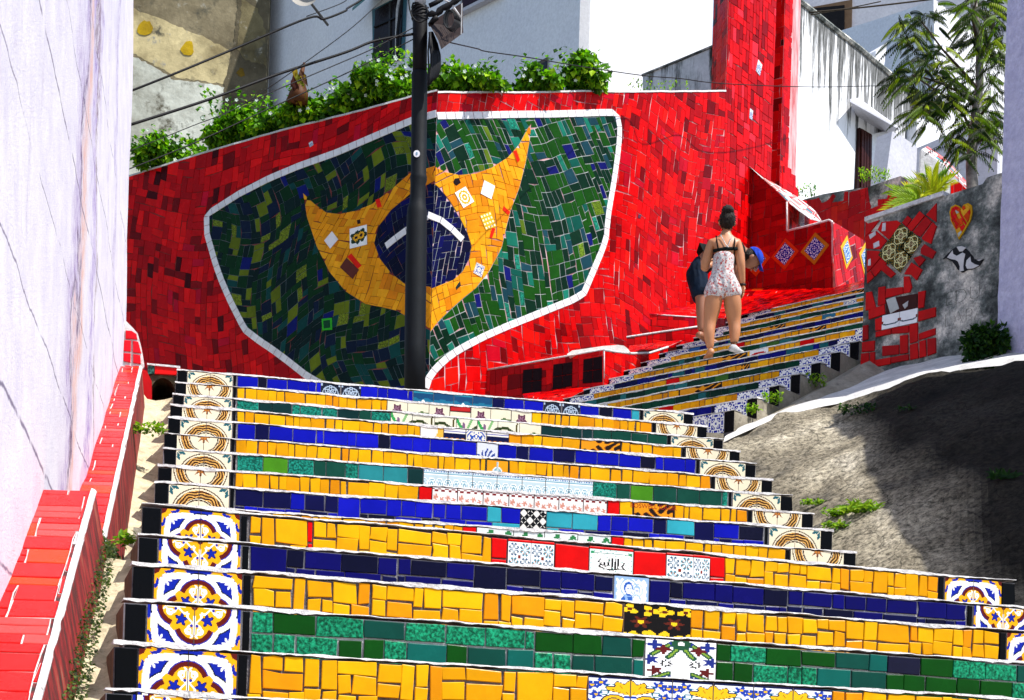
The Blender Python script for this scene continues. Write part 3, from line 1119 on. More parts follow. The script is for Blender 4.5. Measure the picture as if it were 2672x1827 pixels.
def nosing(rnd, surf, L, z1, parent, th=0.013, a0=0.0):
    m = MB()
    n = max(8, int(L / 0.022))
    vs = []
    for i in range(n + 1):
        s_ = a0 + (L - a0) * i / n
        h1 = z1 + 0.008 * smoothnoise(s_, z1, 3.0) + 0.004 * smoothnoise(s_, z1, 11) + rnd.uniform(-0.0012, 0.0012)
        h0 = min(h1 - 0.002, z1 - th + 0.012 * smoothnoise(s_, z1 + 5, 4.0) + rnd.uniform(-0.003, 0.003))
        o1 = 0.011 + 0.003 * smoothnoise(s_, z1 + 9, 7.0)
        for (zz, oo) in ((h0, -0.02), (h0, o1), (h1, o1 - 0.002), (h1, -0.12)):
            vs.append(surf.to3d(s_, zz, oo))
    fs = []
    for i in range(n):
        for k in range(3):
            a = i * 4 + k
            fs.append([a, a + 4, a + 5, a + 1])
    fs += [[0, 1, 2, 3], [4 * n + 3, 4 * n + 2, 4 * n + 1, 4 * n]]
    m.add(vs, fs)
    return m.build('nosing', M['nosing'], parent)

def body(stair, surf, L, z1, zb, depth, back, mat='step_side', grout='grout_step'):
    """the masonry of one step"""
    A = surf.to3d(0, 0); B = surf.to3d(L, 0)
    bk = Vector((back[0], back[1], 0)).normalized() * depth
    q = [A, B, B + bk, A + bk]
    m = MB()
    m.prism([Vector((p.x, p.y, zb)) for p in q], (0, 0, z1 - 0.014 - zb))
    o = m.build('step', M[mat], stair)
    o.data.materials.clear(); o.data.materials.append(M[grout]); o.data.materials.append(M[mat])
    # riser face carries the mortar of the tiles, the rest is bare
    for p in o.data.polygons:
        p.material_index = 0 if abs(p.normal.dot(surf.n)) > 0.9 and p.normal.dot(surf.n) > 0 else 1
    return o
plaster('grout_step', (0.24, 0.22, 0.22), (0.07, 0.07, 0.09), 30, 0.8)
plaster('grout_light', (0.70, 0.68, 0.68), (0.45, 0.43, 0.43), 30, 0.8)

def border_cols(rnd, surf, parent, kind, row, L, z0, z1, sides=('l', 'r'), tw=0.15, bw=0.072, bar=0.032):
    """black edge tile, two patterned tiles and a thin black bar at either end; returns the free span"""
    a, b = 0.0, L
    half = 'T' if row % 2 == 0 else 'B'
    if 'l' in sides:
        put_tile(rnd, surf, parent, 'black_tile', 0, bw, z0, z1, (0.002, 0.002, 0.003), 'glaze', j=0.001)
        for k, sd in enumerate('LR'):
            pn = (kind + half + sd) if kind != 'delft' else ('delft' if sd == 'L' else 'delft2')
            ptile(pn, surf, bw + tw * (k + 0.5), (z0 + z1) / 2, tw - 0.003, z1 - z0 - 0.002, parent)
        a = bw + 2 * tw
        if bar:
            put_tile(rnd, surf, parent, 'black_tile', a + 0.003, a + bar, z0, z1, (0.002, 0.002, 0.003), 'glaze', j=0.0005)
            a += bar + 0.004
    if 'r' in sides:
        put_tile(rnd, surf, parent, 'black_tile', L - bw, L, z0, z1, (0.002, 0.002, 0.003), 'glaze', j=0.001)
        for k, sd in enumerate('LR'):
            pn = (kind + half + sd) if kind != 'delft' else ('delft' if sd == 'L' else 'delft2')
            ptile(pn, surf, L - bw - tw * (1.5 - k), (z0 + z1) / 2, tw - 0.003, z1 - z0 - 0.002, parent)
        b = L - bw - 2 * tw
        if bar:
            put_tile(rnd, surf, parent, 'black_tile', b - bar, b - 0.003, z0, z1, (0.002, 0.002, 0.003), 'glaze', j=0.0005)
            b -= bar + 0.004
    return a, b

TXT = M_TXT = None
def lettering(text, surf, a, b, size, col, parent, name='lettering', width=None, off=0.0085, offs=0.0):
    cu = bpy.data.curves.new('txt', 'FONT')
    cu.body = text; cu.size = size; cu.align_x = 'CENTER'; cu.align_y = 'CENTER'; cu.resolution_u = 3; cu.offset = offs
    to = bpy.data.objects.new('txt', cu)
    COL.objects.link(to)
    dg = bpy.context.evaluated_depsgraph_get()
    me = bpy.data.meshes.new_from_object(to.evaluated_get(dg))
    bpy.data.objects.remove(to)
    xs = [v.co.x for v in me.vertices]
    k = 1.0 if not width else width / (max(xs) - min(xs))
    vs = [surf.to3d(a + v.co.x * k, b + v.co.y, off) for v in me.vertices]
    fs = [list(p.vertices) for p in me.polygons]
    bpy.data.meshes.remove(me)
    return mk(name, vs, fs, M['glaze'], parent, col=col)

H = 0.165
Z1 = [0.339 + H * k for k in range(-2, 6)]         # lower flight, step tops
LEFT1 = {-2: (226, 2090), -1: (252, 1932), 0: px('G', 700, 1510), 1: px('G', 755, 1205), 2: px('G', 820, 915), 3: px('G', 875, 675), 4: px('G', 915, 485), 5: px('G', 940, 285)}
RIGHT1 = {-2: 3450, -1: 3300, 0: 3160, 1: 3040, 2: 2925, 3: 2825, 4: 2729, 5: 2648}
TH1 = math.radians(18.0)
BACK = (-0.19, 0.98)
st1 = thing('staircase', (-1.2, 4.4, -0.4), 'lowest broad flight of steps, blue and yellow flower tiles at its ends', 'stairs')
rnd = random.Random(5)
S1 = {}
for k in range(-2, 6):
    z = 0.339 + H * k
    P = atz(LEFT1[k], z) if k >= 0 else Vector((-1.137 + 0.186 * 0.32 * -k, 4.40 - 0.32 * -k, z))
    sf = vwall((P.x, P.y, 0), TH1)
    # right end: where the sight line meets the riser plane
    q = None
    yy = LEFT1[k][1] + (RIGHT1[k] - LEFT1[k][0]) * 0.08
    L = sf.fp((RIGHT1[k], yy))[0]
    S1[k] = (sf, L, z)
    T_ = 0.34 if k < 5 else 3.0
    b_ = body(st1, sf, L, z, z - 0.52, T_, (-math.sin(TH1), math.cos(TH1)) if k < 5 else BACK, grout='grout_step' if k % 2 else 'grout_light')
    nosing(rnd, sf, L + 0.004, z, b_, 0.0078, -0.002)
    if k < -1: continue
    z0, z1 = z - H + 0.001, z - 0.0135
    a, b = border_cols(rnd, sf, b_, 'quatre', 1 - (k % 2), L, z0, z1, tw=0.148)
    kind = {5: 'yellow', 4: 'blue', 3: 'yellow', 2: 'green', 1: 'yellow', 0: 'blue', -1: 'yellow'}[k]
    tab = {'yellow': YEL_T, 'blue': BLU_1, 'green': GRN_1}[kind]
    sp = []
    if k == 5:
        for (c0, x0, c1, x1, it) in (('H', 1015, 'H', 1120, RED), ('H', 1125, 'H', 1278, 'moor'), ('H', 1278, 'H', 1432, 'moor'), ('H', 1435, 'H', 1662, RED), ('H', 1665, 'H', 1955, 'callig'),
                                     ('H', 1958, 'H', 2172, RED), ('H', 2175, 'I', 92, 'moor'), ('I', 92, 'I', 202, 'moor'), ('I', 205, 'I', 300, RED), ('G', 2030, 'G', 2064, RED)):
            sp.append((sf.fp(px(c0, x0, 560))[0], sf.fp(px(c1, x1, 620))[0], it))
    if k == 4: sp = [(sf.fp(px('H', 1825, 820))[0], sf.fp(px('H', 2058, 820))[0], 'saint')]
    if k == 3: sp = [(sf.fp(px('H', 1888, 1050))[0], sf.fp(px('I', 75, 1060))[0], 'floralblack')]
    if k == 2: sp = [(sf.fp(px('H', 2030, 1280))[0], sf.fp(px('I', 240, 1300))[0], 'floralwhite')]
    if k == 1:
        x0, x1 = sf.fp(px('H', 1655, 1450))[0], sf.fp(px('I', 1005, 1530))[0]
        n = 6
        for i in range(n): sp.append((x0 + (x1 - x0) * i / n, x0 + (x1 - x0) * (i + 1) / n, 'azulL' if i % 2 == 0 else 'azulR'))
    sp.sort(key=lambda t: t[0])
    x = a
    for (p0, p1, it) in sp:
        if p0 - x > 0.01: fill(rnd, sf, b_, kind, tab, x, p0, z0, z1, 1)
        if isinstance(it, str):
            zc0 = z0 + (0.02 if it in ('callig', 'moor') else 0)
            top = z1 - (0.012 if it in ('moor', 'callig') else 0)
            if it in ('moor', 'callig'):
                put_tile(rnd, sf, b_, 'red_tile', p0, p1, top + 0.001, z1, RED, 'glaze', j=0.0005, gap=0.001)
            ptile(it, sf, (p0 + p1) / 2, (zc0 + top) / 2, p1 - p0 - 0.004, top - zc0, b_)
        else:
            if p1 - p0 > 0.12: put_tile(rnd, sf, b_, 'red_tile', p0, p1, z0, z1 - 0.004, it, 'glaze')
            else:
                put_tile(rnd, sf, b_, 'red_tile', p0, p1, z0 + 0.065, z1, it, 'glaze'); put_tile(rnd, sf, b_, 'red_tile', p0, p1, z0, z0 + 0.065, it, 'glaze')
        x = p1
    fill(rnd, sf, b_, kind, tab, x, b, z0, z1, 1)

# middle flight
LEFT2 = {2: (385, 1312), 3: (403.8, 1255.5), 4: (412.6, 1213), 5: (425.8, 1167.4), 6: (429, 1128), 7: (439, 1086.2), 8: (444.7, 1055), 9: (451, 1025.8), 10: (457.3, 994.4), 11: (462, 963)}
RIGHT2 = {2: (2233, 1443), 3: (2172, 1392), 4: (2122, 1338), 5: (2066, 1291), 6: (2015, 1251), 7: (1972, 1209), 8: (1930, 1170), 9: (1887, 1139), 10: (1844, 1115), 11: (1808, 1081)}
TH2 = math.radians(11.8)
st2 = thing('staircase', (-1.9, 8.0, 1.0), 'middle flight of steps edged with tan ring and star tiles below the flag mural', 'stairs')
S2 = {}
SP2 = {
 11: [('K', -410, -240, 'rose2'), ('K', 245, 415, 'lotus'), ('K', 415, 583, 'lotus0'), ('K', 583, 740, 'lotus'), ('K', 740, 905, 'lotus0'), ('K', 1328, 1475, 'rose'), ('K', 1482, 1632, 'rose')],
 10: [('K', 30, 200, 'irishead'), ('K', 200, 378, 'cream'), ('K', 378, 550, 'irishead'), ('K', 552, 725, 'creamred'), ('K', 727, 890, 'irishead'), ('K', 890, 1060, 'cream'), ('K', 1062, 1232, 'irishead')],
 9: [('K', 60, 240, 'irisleaf'), ('K', 240, 425, 'irisleaf2'), ('K', 425, 605, 'irisleaf2'), ('K', 605, 780, 'irisleaf'), ('K', 780, 950, 'irisleaf'), ('K', 950, 1130, 'irisleaf2'), ('K', 1130, 1310, 'cream')],
 8: [('K', 305, 498, 'joy'), ('K', 500, 682, 'border'), ('K', 684, 855, 'bluefl'), ('K', 857, 1040, 'border'), ('K', 1630, 1975, 'dkyellow')],
 7: [('K', 775, 950, 'fan')],
 6: [('K', 850, 1042, 'star')],
 5: [('K', 332, 535, 'arch'), ('K', 535, 740, 'arch'), ('K', 740, 942, 'arch'), ('K', 942, 1150, 'arch'), ('K', 1150, 1345, 'arch'), ('K', 1345, 1540, 'arch'), ('K', 1540, 1740, 'arch')],
 4: [('K', 290, 402, 'RED'), ('K', 404, 613, 'pink'), ('K', 615, 826, 'pink'), ('K', 828, 1040, 'pink'), ('K', 1042, 1250, 'pink'), ('K', 1252, 1455, 'pink'), ('K', 1457, 1658, 'pink'), ('K', 1660, 1855, 'pink'), ('K', 1860, 1957, 'RED'), ('K', 2070, 2415, 'dkyellow')],
 3: [('K', 1133, 1352, 'bw')],
 2: [('H', 828, 918, 'RED'), ('H', 920, 1165, 'greenlf'), ('H', 1165, 1370, 'greenlf'), ('H', 1370, 1590, 'greenlf'), ('H', 1590, 1810, 'greenlf'), ('H', 1812, 1895, 'RED')],
}
for k in range(1, 12):
    z = 1.164 + H * k
    if k == 1:
        P = atz(LEFT2[3], 1.164 + H * 3); P = Vector((P.x + 0.13, P.y - 0.66, z)); sf = vwall((P.x, P.y, 0), TH2); L = 3.75
    else:
        P = atz(LEFT2[k], z); sf = vwall((P.x, P.y, 0), TH2); L = sf.fp(RIGHT2[k])[0]
    S2[k] = (sf, L, z)
    b_ = body(st2, sf, L, z, z - 0.52, 0.37 if k < 11 else 0.9, (-math.sin(TH2), math.cos(TH2)), grout='grout_light' if k % 2 else 'grout_step')
    nosing(rnd, sf, L + 0.004, z, b_, 0.010, -0.002)
    if k == 1: continue
    z0, z1 = z - H + 0.001, z - 0.0115
    a, b = border_cols(rnd, sf, b_, 'ring', 1 - (k % 2), L, z0, z1, bw=0.070, bar=0.026)
    kind = {11: 'blue', 10: 'yellow', 9: 'green', 8: 'yellow', 7: 'blue', 6: 'yellow', 5: 'green', 4: 'yellow', 3: 'blue', 2: 'yellow'}[k]
    tab = {'yellow': YEL_T, 'blue': BLU_2, 'green': GRN_2}[kind]
    x = a
    for (c, x0, x1, it) in SP2.get(k, []):
        yv = {11: 480, 10: 560, 9: 640, 8: 760, 7: 870, 6: 990, 5: 1120, 4: 1250, 3: 1420, 2: 470}[k]
        p0, p1 = sf.fp(px(c, x0, yv))[0], sf.fp(px(c, x1, yv))[0]
        if it == 'rose2':
            # two rosette tiles near the left end
            for (q0, q1) in ((1705, 1868), (1875, 2040)):
                r0, r1 = sf.fp(px('J', q0, 380))[0], sf.fp(px('J', q1, 380))[0]
                fill(rnd, sf, b_, kind, tab, x, r0, z0, z1, 2)
                ptile('rose', sf, (r0 + r1) / 2, (z0 + z1) / 2, r1 - r0 - 0.004, z1 - z0, b_)
                x = r1
            continue
        if p0 - x > 0.01: fill(rnd, sf, b_, kind, tab, x, p0, z0, z1, 2)
        if it == 'RED': put_tile(rnd, sf, b_, 'red_tile', p0, p1, z0, z1, RED, 'glaze')
        elif it == 'creamred':
            ptile('cream', sf, (p0 + p1) / 2, (z0 + z1) / 2 - 0.02, p1 - p0 - 0.004, z1 - z0 - 0.04, b_)
            put_tile(rnd, sf, b_, 'red_tile', p0, p1, z1 - 0.037, z1, (0.5, 0.02, 0.02), 'glaze')
        else: ptile(it, sf, (p0 + p1) / 2, (z0 + z1) / 2, p1 - p0 - 0.004, z1 - z0, b_)
        x = p1
    fill(rnd, sf, b_, kind, tab, x, b, z0, z1, 2)
    if k == 8:
        c = sf.fp(px('K', 430, 745))
        lettering('LAND', sf, c[0], z1 - 0.085, 0.045, (0.02, 0.02, 0.02), b_)
        lettering('JOY', sf, c[0] - 0.01, z1 - 0.118, 0.045, (0.02, 0.02, 0.02), b_)
    if k == 4:
        c = sf.fp(px('K', 2240, 1290))
        lettering('BOSWELL ILAZIR', sf, c[0], z1 - 0.022, 0.036, (0.35, 0.02, 0.01), b_, width=0.27)

# upper flight, turning right
st3 = thing('staircase', (1.6, 11.9, 2.8), 'upper flight of steps climbing right past the two people, edged with blue and white tiles', 'stairs')
S3 = {}
TH3 = math.radians(-41.2)
NS3 = 17
FIG = ['dkyellow']
for n in range(1, NS3 + 1):
    z = 2.979 + H * n
    R_ = Vector((1.576 + 0.204 * (n - 1), 11.90 + 0.24 * (n - 1), 0))
    Lw = 3.22
    A = R_ + Vector((-math.cos(TH3), -math.sin(TH3), 0)) * Lw
    sf = vwall((A.x, A.y, 0), TH3)
    S3[n] = (sf, Lw, z)
    b_ = body(st3, sf, Lw, z, z - 0.50, 0.36 if n < NS3 else 0.8, (-math.sin(TH3), math.cos(TH3)), 'concrete')
    nosing(rnd, sf, Lw + 0.004, z, b_, 0.008, 0)
    z0, z1 = z - H + 0.001, z - 0.0095
    a, b = border_cols(rnd, sf, b_, 'delft', 0, Lw, z0, z1, tw=0.15, bw=0.085, bar=0)
    kind = {1: 'yellow', 0: 'green' if (n // 2) % 2 == 1 else 'blue'}[n % 2]
    if n == 2: kind = 'blue'
    if n == 4: kind = 'green'
    tab = {'yellow': YEL_U, 'blue': BLU_3, 'green': GRN_3}[kind]
    if n % 2 == 1:
        x = a
        while x < b - 0.01:
            x1 = min(b, x + rnd.uniform(0.35, 0.9))
            fill(rnd, sf, b_, kind, tab, x, x1, z0, z1, 2)
            x = x1
            if x < b - 0.5:
                wd = rnd.choice((0.14, 0.15, 0.45, 0.3))
                it = rnd.choice(('dkyellow', 'dkyellow', 'dkyellow', 'RED', 'bluefl', 'icon')) if n > 1 else 'dkyellow'
                if it == 'RED': put_tile(rnd, sf, b_, 'red_tile', x, x + 0.15, z0, z1, RED, 'glaze'); wd = 0.15
                elif it in ('bluefl', 'icon'): ptile(it, sf, x + 0.075, (z0 + z1) / 2, 0.146, z1 - z0, b_); wd = 0.15
                else: ptile(it, sf, x + wd / 2, (z0 + z1) / 2, wd - 0.004, z1 - z0, b_)
                x += wd
    else: fill(rnd, sf, b_, kind, tab, a, b, z0, z1, 3)
    if n == 9: ptile('emblem', sf, sf.fp(px('F', 540, 1010))[0], (z0 + z1) / 2, 0.2, z1 - z0, b_, t=0.011)
# ---------------------------------------------------------------- ground and landings
g = MB()
g.add([(-300, -300, -1.65), (300, -300, -1.65), (300, 300, -1.65), (-300, 300, -1.65)], [[0, 1, 2, 3]])
tag(g.build('ground', M['ground']), kind='structure')
# hill mass under the stairs and houses, stepping up behind
g = MB()
g.prism([(-6.5, 13.2, -1.6), (-2.2, 11.2, -1.6), (1.5, 11.9, -1.6), (-0.2, 14.4, -1.6), (-0.9, 16.6, -1.6), (-6.5, 20.5, -1.6)], (0, 0, 2.979 - 0.02 + 1.6))
tag(g.build('landing', M['concrete']), kind='structure')
g = MB()
g.prism([(-1.55, 6.35, -1.6), (2.1, 7.75, -1.6), (2.3, 8.6, -1.6), (-1.95, 8.2, -1.6)], (0, 0, 1.164 - 0.03 + 1.6))
tag(g.build('lower_landing', M['concrete']), kind='structure')
SURF = lambda c, x, y, s: s.fp(px(c, x, y))

# ---------------------------------------------------------------- mosaic flag mural
ZB = 2.9
CORN = (-0.985, 16.2)
WR = Curved([CORN, (0.1, 16.78), (1.05, 17.45), (2.45, 18.95), (3.5, 20.3), (4.4, 21.7)])
cornL = at((1113, 241), 16.2)
WL = vwall((-4.98, 18.50, 0), math.atan2(16.2 - 18.50, -0.985 + 4.98))
WLlen = WL.f3((CORN[0], CORN[1], 0))[0]

def reg2(s, pts):            # pts: (crop, x, y) list -> surface coordinates
    return [s.fp(px(*p)) for p in pts]
REDL = [((0.62, 0.002, 0.004), 6), ((0.44, 0.002, 0.004), 5), ((0.76, 0.005, 0.005), 4), ((0.20, 0.002, 0.003), 1.8), ((0.50, 0.002, 0.02), .8), ((0.06, 0.001, 0.002), .4)]
REDR = [((0.66, 0.0012, 0.0015), 7), ((0.52, 0.001, 0.0015), 5), ((0.34, 0.001, 0.002), 4), ((0.17, 0.001, 0.002), 1.6), ((0.80, 0.006, 0.002), 2.5), ((0.45, 0.002, 0.012), .8), ((0.7, 0.06, 0.004), .05)]
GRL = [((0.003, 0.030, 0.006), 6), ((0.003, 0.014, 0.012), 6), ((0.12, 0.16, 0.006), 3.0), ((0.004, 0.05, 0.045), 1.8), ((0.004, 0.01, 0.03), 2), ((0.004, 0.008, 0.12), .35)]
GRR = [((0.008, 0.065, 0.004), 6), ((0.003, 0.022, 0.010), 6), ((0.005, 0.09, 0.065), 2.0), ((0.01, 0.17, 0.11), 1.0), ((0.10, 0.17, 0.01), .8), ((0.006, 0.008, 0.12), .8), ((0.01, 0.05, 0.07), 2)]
YLL = [((0.80, 0.30, 0.006), 6), ((0.84, 0.36, 0.01), 4), ((0.72, 0.22, 0.005), 2)]
BLM = [((0.003, 0.004, 0.045), 6), ((0.004, 0.004, 0.025), 3), ((0.004, 0.004, 0.08), 2), ((0.003, 0.004, 0.02), 1)]
def cf(tab, m='glaze', a=0.15):
    return lambda rnd, c: (vary(rnd, pick(rnd, tab), a), m)
def cfg(tab):
    def f(rnd, c):
        k = pick(rnd, tab)
        return (vary(rnd, k, .15), 'speckle' if k[1] > 0.12 and rnd.random() < .4 else 'glaze')
    return f

def wallslab(name, surf, s0, s1, z0, ztopf, th, mat, parent, n=24):
    """a thick wall: face on surf, top line ztopf(s)"""
    m = MB()
    vs = []
    for i in range(n + 1):
        s_ = s0 + (s1 - s0) * i / n
        zt = ztopf(s_)
        for (z, o) in ((z0, 0), (zt, 0), (zt, -th), (z0, -th)):
            vs.append(surf.to3d(s_, z, o))
    fs = []
    for i in range(n):
        for k in range(4):
            a, b = i * 4 + k, i * 4 + (k + 1) % 4
            fs.append([a, a + 4, b + 4, b])
    fs += [[0, 1, 2, 3][::-1], [4 * n + k for k in range(4)]]
    m.add(vs, fs)
    return m.build(name, M[mat], parent)

# left leaf of the wall, turned away from the sun
tL = [SURF(*p, WL) for p in (('S', 225, 500), ('A', 835, 1190), ('A', 1380, 1020), ('A', 1900, 870), ('A', 2307, 770), ('B', 490, 652), ('B', 640, 615))]
def ztopL(s_):
    for (a, b) in zip(tL, tL[1:]):
        if s_ <= b[0]: return a[1] + (b[1] - a[1]) * (s_ - a[0]) / (b[0] - a[0])
    return tL[-1][1]
mural_l = thing('mosaic_wall', (-3.0, 17.4, ZB), 'left half of the mosaic flag mural in shade, mostly dark red and dark green tiles', 'wall')
sL0 = WL.fp((225, 700))[0]
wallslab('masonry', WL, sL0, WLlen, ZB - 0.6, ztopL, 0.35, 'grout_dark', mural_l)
BLc = [('B', 640, 768), ('B', 490, 812), ('B', 0, 1022), ('A', 2150, 1060), ('A', 2000, 1113), ('A', 1800, 1197), ('A', 1600, 1300), ('A', 1385, 1437), ('A', 1387, 1560), ('D', 1388, 30), ('D', 1412, 115), ('D', 1440, 215),
       ('D', 1480, 330), ('D', 1540, 470), ('D', 1590, 570), ('D', 1640, 668), ('D', 1740, 745), ('D', 1830, 805), ('D', 1930, 880), ('D', 2050, 975), ('D', 2200, 1060), ('D', 2300, 1110)]
bl = reg2(WL, BLc)
bl[0] = (WLlen, bl[0][1])
def warpL(x, y):
    return (x + 0.10 * math.sin(y * 1.7 + 1.0), y + 0.16 * math.sin(x * 1.3 + 2) + 0.06 * math.sin(x * 3 + y))
redl = [(WLlen, ztopL(WLlen))] + tL[::-1][1:] + [(sL0, ZB)] + [(bl[-1][0], ZB)] + bl[::-1][:-1] + [(WLlen, bl[0][1])]
red = clean(redl)
mosaic(WL, redl, 'red_tile', cf(REDL, a=.22), mural_l, cell=(0.082, 0.082), warp=warpL, seed=3, gap=0.0045, thick=0.006)
YL_out = reg2(WL, [('U', 108, 265), ('U', 120, 340), ('U', 150, 430), ('U', 190, 510), ('U', 240, 570), ('U', 300, 608), ('U', 360, 620), ('U', 400, 630), ('U', 440, 655)]) + [(WLlen, WL.fp(px('U', 488, 692))[1])]
YL_up = reg2(WL, [('U', 108, 265), ('U', 125, 282), ('U', 145, 300), ('U', 180, 325), ('U', 220, 330), ('U', 270, 320), ('U', 320, 300), ('U', 380, 255), ('U', 437, 205)]) + [(WLlen, WL.fp(px('U', 498, 185))[1])]
BL_l = reg2(WL, [('U', 437, 270), ('U', 380, 318), ('U', 340, 370), ('U', 328, 420), ('U', 345, 467), ('U', 380, 512), ('U', 425, 548)]) + [(WLlen, WL.fp(px('U', 490, 557))[1])]
BLtop = (WLlen, WL.fp(px('U', 496, 232))[1])
greenl = [(WLlen, bl[0][1])] + bl[1:] + [(WLlen, ZB)] + YL_out[::-1] + YL_up[1:]
def warpG(x, y):
    return (x + 0.12 * math.sin(y * 2.1 + .4) + .05 * math.sin(y * 5), y + 0.14 * math.sin(x * 2.0) + .05 * math.sin(x * 5 + y * 2))
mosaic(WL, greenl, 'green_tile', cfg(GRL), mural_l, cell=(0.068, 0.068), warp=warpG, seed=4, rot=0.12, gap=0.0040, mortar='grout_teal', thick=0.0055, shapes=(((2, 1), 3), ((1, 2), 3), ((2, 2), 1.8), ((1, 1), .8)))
yellowl = YL_out + [(WLlen, BL_l[-1][1])] + BL_l[::-1][1:] + [BLtop] + [YL_up[-1]] + YL_up[::-1][1:-1]
mosaic(WL, yellowl, 'yellow_tile', cf(YLL), mural_l, cell=(0.07, 0.07), warp=warpG, seed=5, rot=-0.35, gap=0.0036, mortar='grout_ochre', thick=0.007)
bluel = BL_l + [BLtop]
mosaic(WL, bluel, 'blue_tile', cf(BLM), mural_l, cell=(0.062, 0.062), warp=warpG, seed=6, rot=0.5, gap=0.0036, mortar='grout_teal', thick=0.006)

def strip(surf, line, wd, step, name, parent, col, thick=0.012, mat='glaze'):
    """a row of cut tiles following a line"""
    P = [Vector((p[0], p[1])) for p in line]
    d = [0.0]
    for a, b in zip(P, P[1:]): d.append(d[-1] + (b - a).length)
    def pt(t):
        for i in range(len(P) - 1):
            if t <= d[i + 1] or i == len(P) - 2:
                k = (t - d[i]) / max(1e-6, d[i + 1] - d[i])
                return P[i].lerp(P[i + 1], k)
    def nr(t):
        a, b = pt(max(0, t - 0.03)), pt(min(d[-1], t + 0.03))
        e = (b - a).normalized()
        return Vector((-e.y, e.x))
    n = max(1, int(d[-1] / step))
    for i in range(n):
        t0, t1 = d[-1] * i / n + 0.0028, d[-1] * (i + 1) / n - 0.0028
        q = [pt(t0) - nr(t0) * wd / 2, pt(t1) - nr(t1) * wd / 2, pt(t1) + nr(t1) * wd / 2, pt(t0) + nr(t0) * wd / 2]
        tile(name, [(v.x, v.y) for v in q], surf, thick, vary(random, col, .05), M[mat], parent, ch=0.002)
WT = (0.80, 0.79, 0.80)
strip(WL, bl, 0.074, 0.10, 'white_tile', mural_l, WT)
strip(WL, reg2(WL, [('U', 364, 430), ('U', 395, 405), ('U', 425, 383), ('U', 460, 360), ('U', 494, 338)]), 0.070, 0.12, 'white_tile', mural_l, WT)

# accents of the left leaf
def accent(surf, c, x, y, pn, w_, h_, rot, parent, t=0.012, name='patterned_tile'):
    q = surf.fp(px(c, x, y))
    ptile(pn, surf, q[0], q[1], w_, h_, parent, t=t, rot=rot, name=name)
def cacc(surf, c, pts, col, parent, name, t=0.011, mat='glaze'):
    tile(name, inset(reg2(surf, [(c, *p) for p in pts]) if area2(reg2(surf, [(c, *p) for p in pts])) > 0 else reg2(surf, [(c, *p) for p in pts])[::-1], 0.001), surf, t, col, M[mat], parent)
accent(WL, 'U', 280, 401, 'sunfl', 0.22, 0.21, 0.05, mural_l)
accent(WL, 'U', 196, 411, 'gridw', 0.13, 0.13, 0.7, mural_l)
cacc(WL, 'U', [(245, 462), (258, 452), (290, 490), (277, 500)], (0.8, 0.015, 0.005), mural_l, 'red_tile')
cacc(WL, 'U', [(222, 495), (243, 465), (282, 503), (262, 532)], (0.13, 0.03, 0.02), mural_l, 'brown_tile')
cacc(WL, 'U', [(332, 287), (345, 282), (352, 308), (338, 312)], (0.8, 0.015, 0.005), mural_l, 'red_tile')
cacc(WL, 'U', [(275, 350), (285, 347), (287, 360), (277, 362)], (0.02, 0.01, 0.01), mural_l, 'black_tile')
cacc(WL, 'U', [(166, 654), (198, 651), (199, 688), (168, 691)], (0.03, 0.42, 0.02), mural_l, 'green_tile')
cacc(WL, 'U', [(171, 660), (193, 657), (194, 682), (173, 685)], (0.006, 0.06, 0.02), mural_l, 'green_tile', t=0.0125)
for c in ([(800, 405), (860, 350), (925, 405), (862, 462)], [(870, 405), (925, 350), (990, 405), (930, 460)]):
    pass
accent(WL, 'U', 134, 115, 'fan', 0.05, 0.05, 0.3, mural_l)

# right leaf of the wall, in full sun
tR = [SURF(*p, WR) for p in (('B', 636, 612), ('B', 1300, 622), ('B', 1900, 618), ('B', 2307, 614), ('C', 310, 610))]
tR[0] = (0.0, tR[0][1])
sP0 = tR[-1][0]                                   # where the tower begins
sP1 = SURF('C', 640, 300, WR)[0]
sP2 = SURF('C', 700, 300, WR)[0]
sP3 = SURF('C', 752, 300, WR)[0]
def ztopR(s_):
    for (a, b) in zip(tR, tR[1:]):
        if s_ <= b[0]: return a[1] + (b[1] - a[1]) * (s_ - a[0]) / (b[0] - a[0])
    return tR[-1][1]
mural_r = thing('mosaic_wall', (1.0, 17.4, ZB), 'sunlit right half of the mosaic flag mural, bright red round a green, yellow and blue flag', 'wall')
wallslab('masonry', WR, 0.0, sP0, ZB - 0.6, ztopR, 0.35, 'grout_pink', mural_r)
BRc = [('B', 636, 770), ('B', 1000, 772), ('B', 1400, 767), ('B', 1640, 760), ('B', 1866, 755), ('B', 1888, 870), ('B', 1876, 1010), ('B', 1850, 1200), ('B', 1812, 1420), ('B', 1797, 1560), ('E', 1803, 20), ('E', 1775, 120), ('E', 1712, 270), ('E', 1645, 428),
       ('E', 1560, 475), ('E', 1440, 522), ('E', 1300, 580), ('E', 1150, 640), ('E', 1000, 705), ('E', 900, 755), ('E', 800, 810), ('E', 720, 868), ('E', 655, 930), ('E', 612, 990), ('E', 590, 1060)]
br = reg2(WR, BRc)
br[0] = (0.0, br[0][1])
bb = (0.0, br[-1][1] - 0.05)
sR1 = SURF('F', 470, 100, WR)[0]                   # right edge of the visible red field
rb = [SURF('F', 440, 640, WR), SURF('E', 2080, 560, WR), SURF('E', 1660, 770, WR)]
redr = [(0.0, ZB + 0.02), (sP0, ZB + 0.02), (sP0, ztopR(sP0)), tR[-2], tR[-3], tR[1], (0.0, tR[0][1])] + br + [(0.0, br[-1][1] - .02)]
